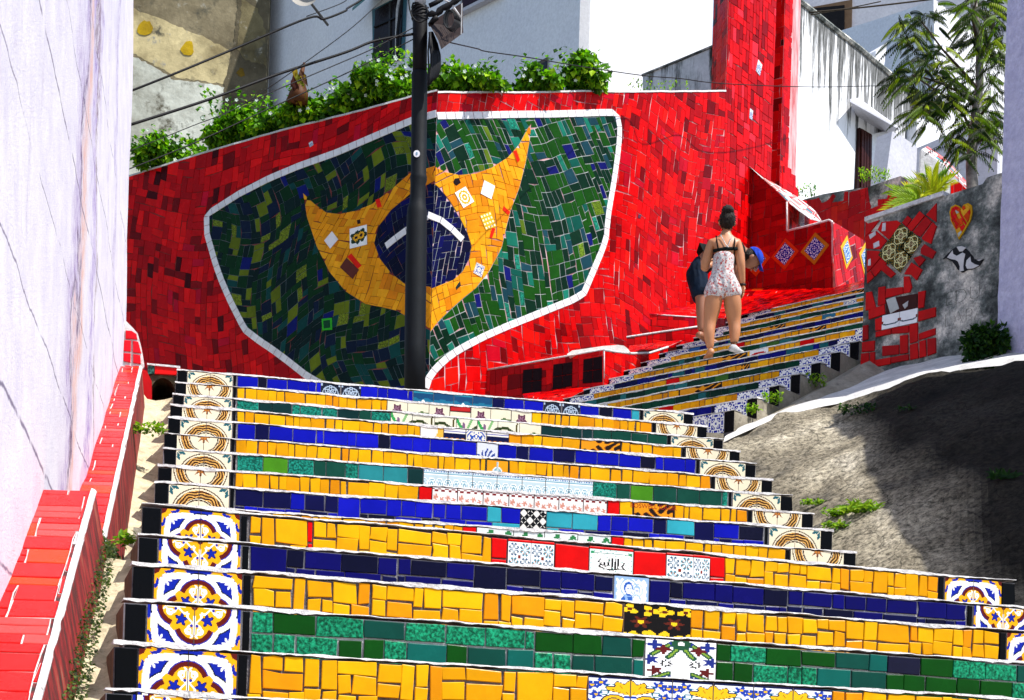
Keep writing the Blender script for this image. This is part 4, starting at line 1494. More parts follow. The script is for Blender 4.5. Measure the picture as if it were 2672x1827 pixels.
def warpR(x, y):
    # courses follow the border: level at the top, leaning up to the right low down
    k = max(0.0, min(1.0, (5.6 - y) / 2.2))
    k = k * k * (3 - 2 * k)
    return (x + 0.10 * math.sin(y * 1.6 + .5) + 0.08 * smoothnoise(x, y, 1.1, 2), y + 0.42 * k * math.sin(x * 1.25 - 0.7) + 0.10 * smoothnoise(x, y, 0.9, 5) + .05 * math.sin(x * 3.3))
mosaic(WR, redr, 'red_tile', cf(REDR, a=.2), mural_r, cell=(0.074, 0.074), warp=warpR, seed=7, gap=0.0056, thick=0.0065, shapes=(((2, 1), 4), ((1, 2), 5), ((1, 1), 1), ((2, 2), 1.4)))
YR_out = [(0.0, WR.fp(px('U', 488, 692))[1])] + reg2(WR, [('U', 520, 668), ('U', 560, 628), ('U', 600, 592), ('U', 640, 560), ('U', 680, 510), ('U', 705, 465), ('U', 722, 430), ('U', 735, 370), ('U', 750, 315), ('U', 775, 250), ('U', 795, 170), ('U', 806, 110), ('U', 813, 48)])
YR_up = [(0.0, WR.fp(px('U', 503, 182))[1])] + reg2(WR, [('U', 545, 200), ('U', 590, 210), ('U', 640, 205), ('U', 690, 187), ('U', 740, 155), ('U', 775, 115), ('U', 800, 68), ('U', 813, 48)])
BR_l = [(0.0, WR.fp(px('U', 490, 557))[1])] + reg2(WR, [('U', 530, 550), ('U', 572, 533), ('U', 600, 508), ('U', 620, 470), ('U', 627, 430), ('U', 615, 390), ('U', 590, 340), ('U', 560, 290), ('U', 530, 252), ('U', 510, 236)])
BRt = (0.0, WR.fp(px('U', 498, 230))[1])
greenr = [(0.0, br[0][1])] + [(0.0, YR_up[0][1])] + YR_up[1:] + YR_out[::-1][1:] + [(0.0, br[-1][1])] + br[::-1][:-1]
def warpGR(x, y):
    return (x + 0.12 * math.sin(y * 2.1 + .4), y + 0.12 * math.sin(x * 2.0 + 1) + .05 * math.sin(x * 4 + y))
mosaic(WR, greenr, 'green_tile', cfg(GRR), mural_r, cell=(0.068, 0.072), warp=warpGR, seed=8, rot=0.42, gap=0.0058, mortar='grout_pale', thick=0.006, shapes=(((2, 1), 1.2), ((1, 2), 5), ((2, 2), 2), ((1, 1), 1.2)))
yellowr = YR_out + YR_up[::-1][1:] + [BRt] + BR_l[::-1]
mosaic(WR, yellowr, 'yellow_tile', cf(YLL), mural_r, cell=(0.066, 0.066), warp=warpGR, seed=9, rot=0.35, gap=0.0036, mortar='grout_ochre', thick=0.0075)
mosaic(WR, BR_l + [BRt], 'blue_tile', cf(BLM), mural_r, cell=(0.055, 0.06), warp=warpGR, seed=10, rot=0.05, gap=0.0042, mortar='grout_pale', thick=0.006)
strip(WR, br, 0.072, 0.105, 'white_tile', mural_r, WT)
strip(WR, reg2(WR, [('U', 492, 333), ('U', 515, 340), ('U', 540, 354), ('U', 570, 380), ('U', 600, 411)]), 0.068, 0.12, 'white_tile', mural_r, WT)
accent(WR, 'U', 605, 279, 'sunring', 0.15, 0.17, 0.65, mural_r)
accent(WR, 'U', 677, 256, 'gridw', 0.13, 0.15, -0.25, mural_r)
accent(WR, 'U', 678, 352, 'gridy', 0.14, 0.16, 0.5, mural_r)
accent(WR, 'U', 650, 503, 'bluefl', 0.10, 0.12, -0.3, mural_r)
cacc(WR, 'U', [(755, 137), (765, 133), (776, 165), (768, 173)], (0.8, 0.02, 0.005), mural_r, 'red_tile')
cacc(WR, 'U', [(726, 305), (747, 325), (740, 335), (722, 318)], (0.8, 0.02, 0.005), mural_r, 'red_tile')
cacc(WR, 'U', [(690, 372), (701, 376), (690, 407), (682, 402)], (0.8, 0.02, 0.005), mural_r, 'red_tile')
cacc(WR, 'U', [(575, 221), (588, 219), (594, 234), (580, 244), (570, 234)], (0.015, 0.008, 0.01), mural_r, 'black_tile')
cacc(WR, 'U', [(585, 545), (592, 538), (594, 552), (580, 566), (578, 556)], (0.02, 0.03, 0.03), mural_r, 'black_tile')
cacc(WR, 'B', [(2010, 1435), (2030, 1440), (2025, 1465), (2005, 1460)], (0.10, 0.03, 0.06), mural_r, 'brown_tile')

# white cement cap on top of both leaves
for (sf, s0, s1, zt, par) in ((WL, sL0, WLlen, ztopL, mural_l), (WR, 0.0, sP0, ztopR, mural_r)):
    m = MB(); vs = []; n = 60
    for i in range(n + 1):
        s_ = s0 + (s1 - s0) * i / n
        z = zt(s_) + 0.012 + 0.006 * smoothnoise(s_, 0, 5)
        for (dz, o) in ((-0.02, 0.0), (-0.02, 0.014), (0, 0.010), (0, -0.36), (-0.02, -0.36)): vs.append(sf.to3d(s_, z + dz, o))
    fs = [[i * 5 + k, i * 5 + 5 + k, i * 5 + 6 + k, i * 5 + 1 + k] for i in range(n) for k in range(4)]
    m.add(vs, fs); m.build('coping', M['grout_white'], par)

# ---------------------------------------------------------------- the red tower above the wall
tower = thing('red_tower', (2.6, 19.2, 4.0), 'tall red tiled tower-like pillar rising beside the white house', 'pillar')
zt = 11.4
m = MB()
A0, A1 = WR.to3d(sP0, 0), WR.to3d(sP1, 0)
B0, B1 = WR.to3d(sP1, 0, -0.30), WR.to3d(sP2, 0, -0.30)
C0_, C1_ = WR.to3d(sP2, 0), WR.to3d(sP3, 0)
bd = Vector((-0.30, 0.55, 0))
zb = ZB + 0.2
m.prism([A0, A1, B0, B1, C0_, C1_, C1_ + Vector((0, 1.2, 0)), A0][::1], (0, 0, 0.001))
m = MB()
ring = [A0, A1, B0, B1, C0_, C1_, C1_ + Vector((0.3, 1.2, 0)), A0 + Vector((-0.11, 0.5, 0))]
m.prism([Vector((p.x, p.y, zb)) for p in ring], (0, 0, zt - zb))
m.build('masonry', M['grout_pink'], tower)
FR = [(sP0, zb), (sP1, zb), (sP1, zt), (sP0, zt)]
mosaic(WR, FR, 'red_tile', cf([((0.66, 0.002, 0.003), 7), ((0.45, 0.001, 0.002), 4), ((0.25, 0.001, 0.002), 1.5), ((0.75, 0.02, 0.035), 1), ((0.45, .004, .006), 1)], a=.12), tower, cell=(0.07, 0.085), seed=17, gap=0.0062, thick=0.0065)
accent(WR, 'C', 530, 455, 'fan', 0.10, 0.16, -0.3, tower)
accent(WR, 'C', 477, 766, 'fan', 0.07, 0.12, -0.1, tower)
sd = A0 + Vector((-0.11, 0.5, 0))
SP = Flat((sd.x, sd.y, 0), (A0 - sd), (0, 0, 1))
Ls = (A0 - sd).length
mosaic(SP, [(0, zb), (Ls, zb), (Ls, zt), (0, zt)], 'side_tile', cf(REDL, a=.2), tower, cell=(0.09, 0.075), seed=18, gap=0.003, thick=0.005)
GV = Flat(B0, (B1 - B0), (0, 0, 1)); Lg = (B1 - B0).length
mosaic(GV, [(0, zb), (Lg, zb), (Lg, zt), (0, zt)], 'side_tile', cf(REDL, a=.2), tower, cell=(0.08, 0.08), seed=19, gap=0.003, thick=0.005)
GV2 = Flat(B1, (C0_ - B1), (0, 0, 1)); Lg = (C0_ - B1).length
mosaic(GV2, [(0, zb), (Lg, zb), (Lg, zt), (0, zt)], 'side_tile', cf(REDL, a=.2), tower, cell=(0.08, 0.08), seed=20, gap=0.003, thick=0.005)
mosaic(WR, [(sP2, zb), (sP3, zb), (sP3, zt), (sP2, zt)], 'red_tile', cf(REDR), tower, cell=(0.07, 0.07), seed=21, gap=0.003, thick=0.006)

# stepped edge of red tiles at the foot of the tower, against the white wall
SE = [SURF('C', *p, WR) for p in ((690, 1085), (702, 1112), (746, 1130), (748, 1165), (776, 1176), (776, 1250), (792, 1264), (792, 1330), (850, 1345), (850, 1500), (690, 1500))]
m = MB(); m.prism([WR.to3d(p[0], p[1], 0.004) for p in SE], WR.pos(SE[0][0])[1] * -0.12); m.build('stepped_edge', M['grout_pink'], tower)
mosaic(WR, SE, 'red_tile', cf(REDR), tower, cell=(0.085, 0.085), seed=22, gap=0.004, base=0.004)
# ---------------------------------------------------------------- foreground building on the left
plaster('stucco_lav', (0.78, 0.76, 0.84), (0.66, 0.63, 0.74), 2.5, 0.5, fine=90)
def stucco_left():
    m, nt, b = newmat('stucco_left')
    g = geo(nt)
    sp = N(nt, 'ShaderNodeSeparateXYZ'); nt.links.new(g, sp.inputs[0])
    n1 = tex_noise(nt, 5.0, 6, 0.6, g)
    c = mixc(nt, ramp(nt, n1.outputs[0], [(0.35, 0.0), (0.7, 1.0)]).outputs[0], (0.80, 0.78, 0.84), (0.66, 0.63, 0.74))
    mp = N(nt, 'ShaderNodeMapping'); mp.inputs['Scale'].default_value = (1.0, 3.0, 0.5); nt.links.new(g, mp.inputs[0])
    n2 = tex_noise(nt, 3.2, 7, 0.62, mp.outputs[0], 0.3)
    c = mixc(nt, ramp(nt, n2.outputs[0], [(0.58, 0.0), (0.76, 0.35)]).outputs[0], c, (0.34, 0.28, 0.46))
    # long rust and violet seam of peeled paint
    wv = tex_noise(nt, 1.6, 8, 0.66, g)
    def seam(y0, slope, wd, col, c, amp=0.5, br=26.0, th=(0.42, 0.6)):
        a = N(nt, 'ShaderNodeMath', operation='MULTIPLY_ADD'); nt.links.new(sp.outputs['Z'], a.inputs[0]); a.inputs[1].default_value = slope; nt.links.new(sp.outputs['Y'], a.inputs[2])
        d = N(nt, 'ShaderNodeMath', operation='MULTIPLY_ADD'); nt.links.new(wv.outputs[0], d.inputs[0]); d.inputs[1].default_value = amp; nt.links.new(a.outputs[0], d.inputs[2])
        e = N(nt, 'ShaderNodeMath', operation='SUBTRACT'); nt.links.new(d.outputs[0], e.inputs[0]); e.inputs[1].default_value = y0 + amp / 2
        f = N(nt, 'ShaderNodeMath', operation='ABSOLUTE'); nt.links.new(e.outputs[0], f.inputs[0])
        r = ramp(nt, f.outputs[0], [(0.0, 1.0), (wd, 0.0)])
        nb = tex_noise(nt, br, 6, 0.7, mp.outputs[0])
        k = N(nt, 'ShaderNodeMath', operation='MULTIPLY'); nt.links.new(r.outputs[0], k.inputs[0]); nt.links.new(ramp(nt, nb.outputs[0], [(th[0], 0.0), (th[1], 1.0)]).outputs[0], k.inputs[1])
        return mixc(nt, k.outputs[0], c, col)
    c = seam(6.45, -0.25, 0.34, (0.20, 0.08, 0.40), c, amp=1.5)
    c = seam(6.75, -0.25, 0.20, (0.70, 0.36, 0.24), c, amp=1.2, th=(0.38, 0.56))
    c = seam(6.62, -0.22, 0.09, (0.06, 0.015, 0.08), c, amp=1.5, th=(0.42, 0.52))
    c = seam(7.95, 0.0, 0.16, (0.28, 0.18, 0.52), c, amp=1.6, th=(0.42, 0.54))
    c = seam(8.6, 0.15, 0.07, (0.14, 0.06, 0.08), c, amp=1.2, th=(0.44, 0.52))
    c = seam(9.75, 0.06, 0.16, (0.20, 0.12, 0.42), c, amp=0.9, th=(0.46, 0.58))
    c = seam(9.20, 0.08, 0.10, (0.20, 0.12, 0.34), c, th=(0.54, 0.6))
    # level board marks and hairlines
    for (z0, wd) in ((1.27, 0.012), (1.72, 0.008), (2.25, 0.006), (2.79, 0.010), (3.25, 0.007), (0.75, 0.009), (3.8, 0.008)):
        d = N(nt, 'ShaderNodeMath', operation='MULTIPLY_ADD'); nt.links.new(wv.outputs[0], d.inputs[0]); d.inputs[1].default_value = 0.10; nt.links.new(sp.outputs['Z'], d.inputs[2])
        e = N(nt, 'ShaderNodeMath', operation='SUBTRACT'); nt.links.new(d.outputs[0], e.inputs[0]); e.inputs[1].default_value = z0 + 0.05
        f = N(nt, 'ShaderNodeMath', operation='ABSOLUTE'); nt.links.new(e.outputs[0], f.inputs[0])
        r = ramp(nt, f.outputs[0], [(wd * 0.3, 0.85), (wd, 0.0)])
        nb = tex_noise(nt, 3.0, 4, 0.6, g)
        k = N(nt, 'ShaderNodeMath', operation='MULTIPLY'); nt.links.new(r.outputs[0], k.inputs[0]); nt.links.new(ramp(nt, nb.outputs[0], [(0.38, 0.0), (0.48, 1.0)]).outputs[0], k.inputs[1])
        c = mixc(nt, k.outputs[0], c, (0.10, 0.07, 0.16))
    n3 = tex_noise(nt, 75, 5, 0.8, g)
    c = mixc(nt, ramp(nt, n3.outputs[0], [(0.54, 0.0), (0.68, 0.6)]).outputs[0], c, (0.36, 0.29, 0.52))
    nt.links.new(c, b.inputs['Base Color'])
    b.inputs['Roughness'].default_value = 0.8
    ad = N(nt, 'ShaderNodeMath', operation='MULTIPLY_ADD'); nt.links.new(n3.outputs[0], ad.inputs[0]); ad.inputs[1].default_value = 1.0; nt.links.new(n2.outputs[0], ad.inputs[2])
    bump(nt, b, ad.outputs[0], 0.6, 0.02)
    M['stucco_left'] = m
stucco_left()
# wall line: far corner and heading towards the viewer
WQ = Vector((-2.74, 10.85, 0)); WD = Vector((0.19, -1.0, 0)).normalized()
lb = thing('building', (-2.7, 10.8, -1.6), 'tall white and lavender stucco house wall with a rusty violet seam, filling the left edge', 'building')
m = MB()
base = [WQ, WQ + Vector((-3, 0.8, 0)), WQ + Vector((-3, 0.8, 0)) + WD * 10, WQ + WD * 10]
bot = [Vector((p.x, p.y, -1.6)) for p in base]
topp = [Vector((p.x - (0.05), p.y, 9.0)) for p in base]
nY, nZ = 60, 50
vs = []; fs = []
for j in range(nZ + 1):
    for i in range(nY + 1):
        y = 10.0 * i / nY; z = -1.6 + 10.6 * j / nZ
        p = WQ + WD * y
        k = 0.012 * smoothnoise(y * 0.7, z * 0.5, 2.2) + 0.006 * smoothnoise(y, z, 6)
        lean = -0.006 * (z - 3)
        flare = 0.05 * max(0, (3.6 - z)) ** 2 * 0.1 if i < 6 else 0
        vs.append((p.x + k + lean, p.y + k * .2, z))
for j in range(nZ):
    for i in range(nY):
        a = j * (nY + 1) + i
        fs.append([a, a + 1, a + nY + 2, a + nY + 1])
m.add(vs, fs)
m.build('wall', M['stucco_left'], lb, smooth=True)
m = MB()
q = WQ + Vector((-0.07, 0.0, 0))
m.prism([Vector((p.x, p.y, -1.6)) for p in (q, q + Vector((-3, 0.8, 0)), q + Vector((-3, .8, 0)) + WD * 10, q + WD * 10)][::-1], (0, 0, 10.6))
m.build('back_wall', M['stucco_lav'], lb)

# ---------------------------------------------------------------- tiled parapets and gutter beside the steps
def edge(Y, off):
    """plan point off metres left of the steps' left ends"""
    X = -1.137 - 0.196 * (Y - 4.4)
    return Vector((X - off, Y, 0))
def nose_z(Y):
    if Y < 6.0: return 0.339 + (Y - 4.4) * 0.515
    if Y < 7.35: return 1.164
    return 1.164 + (Y - 7.35) * 0.549
REDC = [((0.62, 0.006, 0.005), 6), ((0.50, 0.004, 0.003), 3), ((0.62, 0.05, 0.045), 1.6), ((0.72, 0.035, 0.002), 2.2)]
def parapet(Y0_, Y1_, z0, z1, offin, offout, label, seed, bat=0.05):
    th_ = thing('parapet', tuple(edge((Y0_ + Y1_) / 2, offout[0])[:2]) + (z0 - 0.5,), label, 'parapet')
    a, b = edge(Y0_, offin[0]), edge(Y1_, offin[1])
    c, d = edge(Y1_, offout[1]), edge(Y0_, offout[0])
    P0 = [Vector((d.x, d.y, z0)), Vector((a.x, a.y, z0)), Vector((b.x, b.y, z1)), Vector((c.x, c.y, z1))]
    mm = MB()
    low = [v - Vector((0, 0, 0.5)) + Vector((bat if q_ in (1, 2) else 0, 0, 0)) for q_, v in enumerate(P0)]
    mm.add(P0 + low, [[0, 1, 2, 3], [4, 7, 6, 5], [0, 4, 5, 1], [1, 5, 6, 2], [2, 6, 7, 3], [3, 7, 4, 0]])
    mm.build('masonry', M['side_red'], th_)
    pt = Patch(*P0)
    reg_ = [(0.02, 0.0), (pt.Lu - 0.018, 0.0), (pt.Lu - 0.018, pt.Lv), (0.02, pt.Lv)]
    mosaic(pt, reg_, 'red_tile', cf(REDC, a=.1), th_, cell=(0.068, 0.072), seed=seed, gap=0.006, thick=0.006, jit=0.07, shapes=(((4, 1), 2.2), ((3, 1), 2), ((4, 2), 3), ((2, 2), 2), ((2, 1), 2), ((1, 1), .6)), mortar='grout_white')
    # white cement edge
    mm = MB(); vs = []; n = 40
    for i in range(n + 1):
        v = pt.Lv * i / n
        k = 0.006 * smoothnoise(v, seed, 8)
        for (u, o) in ((pt.Lu - 0.020, 0.004), (pt.Lu - 0.016 + k, 0.013 + k), (pt.Lu - 0.004 + k, 0.011), (pt.Lu + 0.002 + k, 0.002), (pt.Lu + 0.001, -0.012 + k * 2)): vs.append(pt.to3d(u, v, o))
    mm.add(vs, [[i * 5 + k, i * 5 + k + 1, i * 5 + 6 + k, i * 5 + 5 + k] for i in range(n) for k in range(4)])
    mm.build('edge_strip', M['nosing'], th_)
    return th_, P0
def side_red():
    m, nt, b = newmat('side_red')
    g = geo(nt)
    mp = N(nt, 'ShaderNodeMapping'); mp.inputs['Scale'].default_value = (9, 9, 0.8); nt.links.new(g, mp.inputs[0])
    n1 = tex_noise(nt, 2.0, 6, 0.7, mp.outputs[0])
    c = ramp(nt, n1.outputs[0], [(0.38, (0.02, 0.012, 0.006)), (0.47, (0.12, 0.004, 0.004)), (0.56, (0.28, 0.010, 0.010)), (0.66, (0.22, 0.06, 0.03)), (0.78, (0.4, 0.33, 0.27))])
    nt.links.new(c.outputs[0], b.inputs['Base Color']); b.inputs['Roughness'].default_value = 0.7
    bump(nt, b, n1.outputs[0], 0.5, 0.02)
    M['side_red'] = m
side_red()
parapet(3.3, 5.98, -0.217, 1.195, (0.170, 0.160), (0.46, 0.46), 'wide near parapet capped with glossy red tiles, at the lower left corner', 31, 0.10)
parapet(5.9, 10.38, 0.66, 2.90, (0.175, 0.20), (0.46, 0.44), 'upper narrow parapet capped with pale red tiles, running up to the drain hole', 32)

# concrete gutter between parapet and steps
gm = MB(); vs = []; nn = 60
for i in range(nn + 1):
    Y = 3.6 + (10.62 - 3.6) * i / nn
    z = nose_z(Y) - 0.19
    for k, off in enumerate((0.22, 0.17, 0.11, 0.05, 0.0, -0.25)):
        p = edge(Y, off)
        vs.append((p.x + 0.012 * smoothnoise(Y, off, 4), p.y, z + 0.02 * smoothnoise(Y, off * 3, 3.1) + (0.05 if k == 0 else 0) - (0.02 if k in (2, 3) else 0)))
gm.add(vs, [[i * 6 + k, i * 6 + 6 + k, i * 6 + 7 + k, i * 6 + 1 + k] for i in range(nn) for k in range(5)])
tag(gm.build('gutter', M['gutter'], smooth=True), kind='structure')

# drain wall under the landing with its round pipe
dr = thing('drain_wall', (-2.5, 10.9, 2.0), 'small stained wall with a round black drain pipe below a red tile lintel', 'drain')
DW = vwall((-2.95, 10.66, 0), TH2)
c0 = DW.fp(px('T', 415, 1100)); c1 = DW.fp(px('T', 830, 1100))
plaster('mossy', (0.20, 0.17, 0.09), (0.06, 0.06, 0.04), 9, 1.0)
hole = DW.fp(px('T', 660, 1130)); hr = 0.093
m = MB()
n = 28
zl, zh = hole[1] - 0.35, DW.fp(px('T', 660, 905))[1]
outer = []
for i in range(n):
    a = 2 * math.pi * i / n
    dx, dy = math.cos(a), math.sin(a)
    t = min((c1[0] + 0.05 - hole[0]) / dx if dx > 1e-6 else 1e9, (c0[0] - hole[0]) / dx if dx < -1e-6 else 1e9, (zh - hole[1]) / dy if dy > 1e-6 else 1e9, (zl - hole[1]) / dy if dy < -1e-6 else 1e9)
    outer.append((hole[0] + dx * t, hole[1] + dy * t))
inn = [(hole[0] + hr * 0.9 * math.cos(2 * math.pi * i / n), hole[1] + hr * 1.18 * math.sin(2 * math.pi * i / n)) for i in range(n)]
vs = [DW.to3d(*p) for p in outer] + [DW.to3d(*p) for p in inn] + [DW.to3d(p[0], p[1], -0.5) for p in inn]
m.add(vs, [[i, (i + 1) % n, n + (i + 1) % n, n + i] for i in range(n)] + [[n + i, n + (i + 1) % n, 2 * n + (i + 1) % n, 2 * n + i] for i in range(n)] + [[2 * n + i for i in range(n)]])
m.build('masonry', M['mossy'], dr)
l0 = DW.fp(px('T', 480, 915)); l1 = DW.fp(px('T', 828, 800)); lt = DW.fp(px('T', 565, 795))
tile('red_tile', [(DW.fp(px('T', 562, 905))[0], zh), (l1[0], DW.fp(px('T', 828, 915))[1]), (l1[0], DW.fp(px('T', 828, 830))[1]), (DW.fp(px('T', 562, 905))[0], DW.fp(px('T', 562, 800))[1])], DW, 0.02, (0.75, 0.01, 0.01), M['glaze'], dr)
tile('green_tile', [(DW.fp(px('T', 480, 905))[0], zh - 0.01), (DW.fp(px('T', 555, 905))[0], zh), (DW.fp(px('T', 555, 905))[0], DW.fp(px('T', 555, 795))[1]), (DW.fp(px('T', 480, 905))[0], DW.fp(px('T', 480, 790))[1])], DW, 0.02, (0.03, 0.10, 0.08), M['speckle'], dr)
m = MB()
m.prism([DW.to3d(DW.fp(px('T', 470, 905))[0], DW.fp(px('T', 470, 795))[1], -0.2), DW.to3d(l1[0] + 0.02, DW.fp(px('T', 828, 828))[1], -0.2), DW.to3d(l1[0] + 0.02, DW.fp(px('T', 828, 828))[1], 0.03), DW.to3d(DW.fp(px('T', 470, 905))[0], DW.fp(px('T', 470, 795))[1], 0.03)][::-1], (0, 0, 0.012))
m.build('coping', M['nosing'], dr)

# rounded end post where the parapet meets the mural landing
po = thing('end_post', (-2.75, 10.7, 2.6), 'rounded red tiled post with white edges at the top of the left parapet', 'post')
PW = vwall((-3.0, 10.60, 0), TH2)
outl = reg2(PW, [('T', 120, 820), ('T', 412, 835), ('T', 440, 800), ('T', 425, 690), ('T', 400, 560), ('T', 360, 410), ('T', 300, 340), ('T', 230, 270), ('T', 165, 215), ('T', 110, 190)])
m = MB(); m.prism([PW.to3d(*p, 0) for p in outl][::-1], PW.n * -0.22)
m.build('masonry', M['grout_white'], po)
for q in ([(215, 375), (290, 380), (350, 420), (360, 490), (212, 480)], [(200, 492), (285, 497), (283, 632), (190, 625)], [(300, 500), (370, 510), (408, 655), (300, 640)], [(190, 645), (282, 650), (280, 765), (188, 745)], [(303, 655), (395, 670), (402, 778), (302, 768)], [(205, 790), (280, 795), (278, 822), (215, 815)], [(298, 795), (408, 800), (410, 830), (298, 825)]):
    p = reg2(PW, [('T', *v) for v in q])
    if area2(p) < 0: p = p[::-1]
    tile('red_tile', inset(p, .002), PW, 0.012, vary(random, (0.72, 0.01, 0.02), .1), M['glaze'], po)
pr = MB(); rr_ = reg2(PW, [('T', 412, 850), ('T', 412, 1240), ('T', 528, 1262), ('T', 528, 1000), ('T', 470, 880)])
pr.prism([PW.to3d(*p, 0.05) for p in rr_], PW.n * -0.2)
pr.build('red_panel', M['side_red2'] if 'side_red2' in M else M['glaze'], po) if False else mk('red_panel', pr.v, pr.f, M['glaze'], po, col=(0.50, 0.008, 0.010))

# ---------------------------------------------------------------- sloping concrete bank on the right
def bankmat():
    m, nt, b = newmat('bank')
    g = geo(nt)
    n1 = tex_noise(nt, 1.6, 8, 0.65, g)
    c = ramp(nt, n1.outputs[0], [(0.30, (0.12, 0.11, 0.09)), (0.44, (0.26, 0.225, 0.16)), (0.56, (0.42, 0.37, 0.27)), (0.72, (0.62, 0.56, 0.44))]).outputs[0]
    n2 = tex_noise(nt, 28, 8, 0.8, g)
    c = mixc(nt, 1.0, c, ramp(nt, n2.outputs[0], [(0.38, 0.18), (0.50, 0.9), (0.62, 1.6)]).outputs[0], 'MULTIPLY')
    vo = N(nt, 'ShaderNodeTexVoronoi'); vo.feature = 'DISTANCE_TO_EDGE'; vo.inputs['Scale'].default_value = 3.2
    dn = tex_noise(nt, 5, 5, 0.6, g)
    av = mixc(nt, 0.12, g, dn.outputs['Color']); nt.links.new(av, vo.inputs['Vector'])
    c = mixc(nt, ramp(nt, vo.outputs['Distance'], [(0.0, 0.75), (0.012, 0.0)]).outputs[0], c, (0.03, 0.028, 0.02))
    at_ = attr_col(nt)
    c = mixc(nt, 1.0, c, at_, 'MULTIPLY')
    nt.links.new(c, b.inputs['Base Color']); b.inputs['Roughness'].default_value = 0.95
    b.inputs['Specular IOR Level'].default_value = 0.15
    ad = N(nt, 'ShaderNodeMath', operation='MULTIPLY_ADD'); nt.links.new(n2.outputs[0], ad.inputs[0]); ad.inputs[1].default_value = 0.6; nt.links.new(n1.outputs[0], ad.inputs[2])
    bump(nt, b, ad.outputs[0], 1.0, 0.04)
    M['bank'] = m
bankmat()
foot = [Vector((1.30, 11.35, 2.45)), Vector((1.42, 10.5, 2.0)), Vector((1.66, 9.4, 1.5)), Vector((1.95, 8.45, 1.10)), Vector((2.5, 8.0, 1.08)), Vector((3.3, 7.6, 1.05)), Vector((4.2, 7.2, 1.0))]
lip = [Vector((1.52, 11.45, 0)), Vector((1.95, 11.8, 0)), Vector((2.4, 11.9, 0)), Vector((2.9, 11.6, 0)), Vector((3.35, 11.3, 0)), Vector((4.1, 10.6, 0)), Vector((5.2, 9.8, 0))]
lpx = [(1888, 1153), (2030, 1088), (2200, 1050), (2400, 988), (2570, 958), None, None]
LIP = []
for v, p in zip(lip, lpx):
    if p: LIP.append(at(p, v.y))
    else: LIP.append(Vector((v.x, v.y, LIP[-1].z - 0.03)))
def samp(line, t):
    k = t * (len(line) - 1); i = min(int(k), len(line) - 2); return line[i].lerp(line[i + 1], k - i)
nu, nv = 90, 60
vs = []; fs = []; cols = []
for j in range(nv + 1):
    for i in range(nu + 1):
        a, b = samp(foot, i / nu), samp(LIP, i / nu)
        t = j / nv
        p = a.lerp(b, t)
        bul = 0.18 * math.sin(math.pi * t) * (0.4 + 0.6 * i / nu)
        p = p + Vector((0, 0, bul)) + Vector((0, 0, 0.04 * smoothnoise(p.x, p.y, 2.3) + 0.022 * smoothnoise(p.x, p.y, 8) + 0.012 * smoothnoise(p.x, p.y, 21)))
        vs.append(p)
for j in range(nv):
    for i in range(nu):
        a = j * (nu + 1) + i
        fs.append([a, a + 1, a + nu + 2, a + nu + 1])
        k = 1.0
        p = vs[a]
        # shadow cast over the right side, painted into the colour with a ragged edge
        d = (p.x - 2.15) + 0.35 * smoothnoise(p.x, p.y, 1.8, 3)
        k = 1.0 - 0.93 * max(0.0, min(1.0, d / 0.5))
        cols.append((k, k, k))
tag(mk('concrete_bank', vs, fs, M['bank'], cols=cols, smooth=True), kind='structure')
# walkway along the lip
plaster('pale_concrete', (0.72, 0.70, 0.66), (0.45, 0.44, 0.42), 6, 0.5, stains=[(10, 0.6, 0.8, (0.2, 0.19, 0.17), 1, 1)])
vs = []; fs = []
W2 = [Vector((1.6, 11.85, 0)), Vector((2.25, 12.6, 0)), Vector((2.9, 13.25, 0)), Vector((3.4, 12.65, 0)), Vector((3.75, 12.15, 0)), Vector((4.4, 11.2, 0)), Vector((5.5, 10.3, 0))]
W2z = [at((1905, 1118), W2[0].y).z, at((2090, 1042), 12.6).z, at((2255, 968), 13.25).z, at((2445, 922), 12.65).z, at((2590, 905), 12.15).z, LIP[-1].z + .1, LIP[-1].z + .1]
for i, v in enumerate(W2): v.z = W2z[i]
for j in range(13):
    for i in range(61):
        a, b = samp(LIP, i / 60), samp(W2, i / 60)
        t = j / 12
        p = a.lerp(b, t)
        p.z += 0.012 * smoothnoise(p.x, p.y, 4) + (0.03 if 0 < j < 4 else 0)
        vs.append(p)
for j in range(12):
    for i in range(60):
        a = j * 61 + i; fs.append([a, a + 1, a + 62, a + 61])
tag(mk('ramp', vs, fs, M['pale_concrete'], smooth=True), kind='structure')
# rough concrete under the upper flight's open end, filling between it and the ramp
fm = MB(); vs = []
for n in range(0, 18):
    R_ = Vector((1.576 + 0.204 * (n - 1), 11.90 + 0.24 * (n - 1), 2.979 + H * n))
    for dx, dz in ((-0.02, -0.20), (0.14, -0.16), (0.30, -0.30), (0.42, -0.9)):
        p = R_ + Vector((dx, -dx * 0.8, dz)) + Vector((0, 0, 0.03 * smoothnoise(n * 1.3, dx * 5, 2)))
        vs.append(p)
fm.add(vs, [[i * 4 + k, i * 4 + k + 1, i * 4 + 5 + k, i * 4 + 4 + k] for i in range(17) for k in range(3)])
tag(fm.build('rough_edge', M['concrete']), kind='structure')

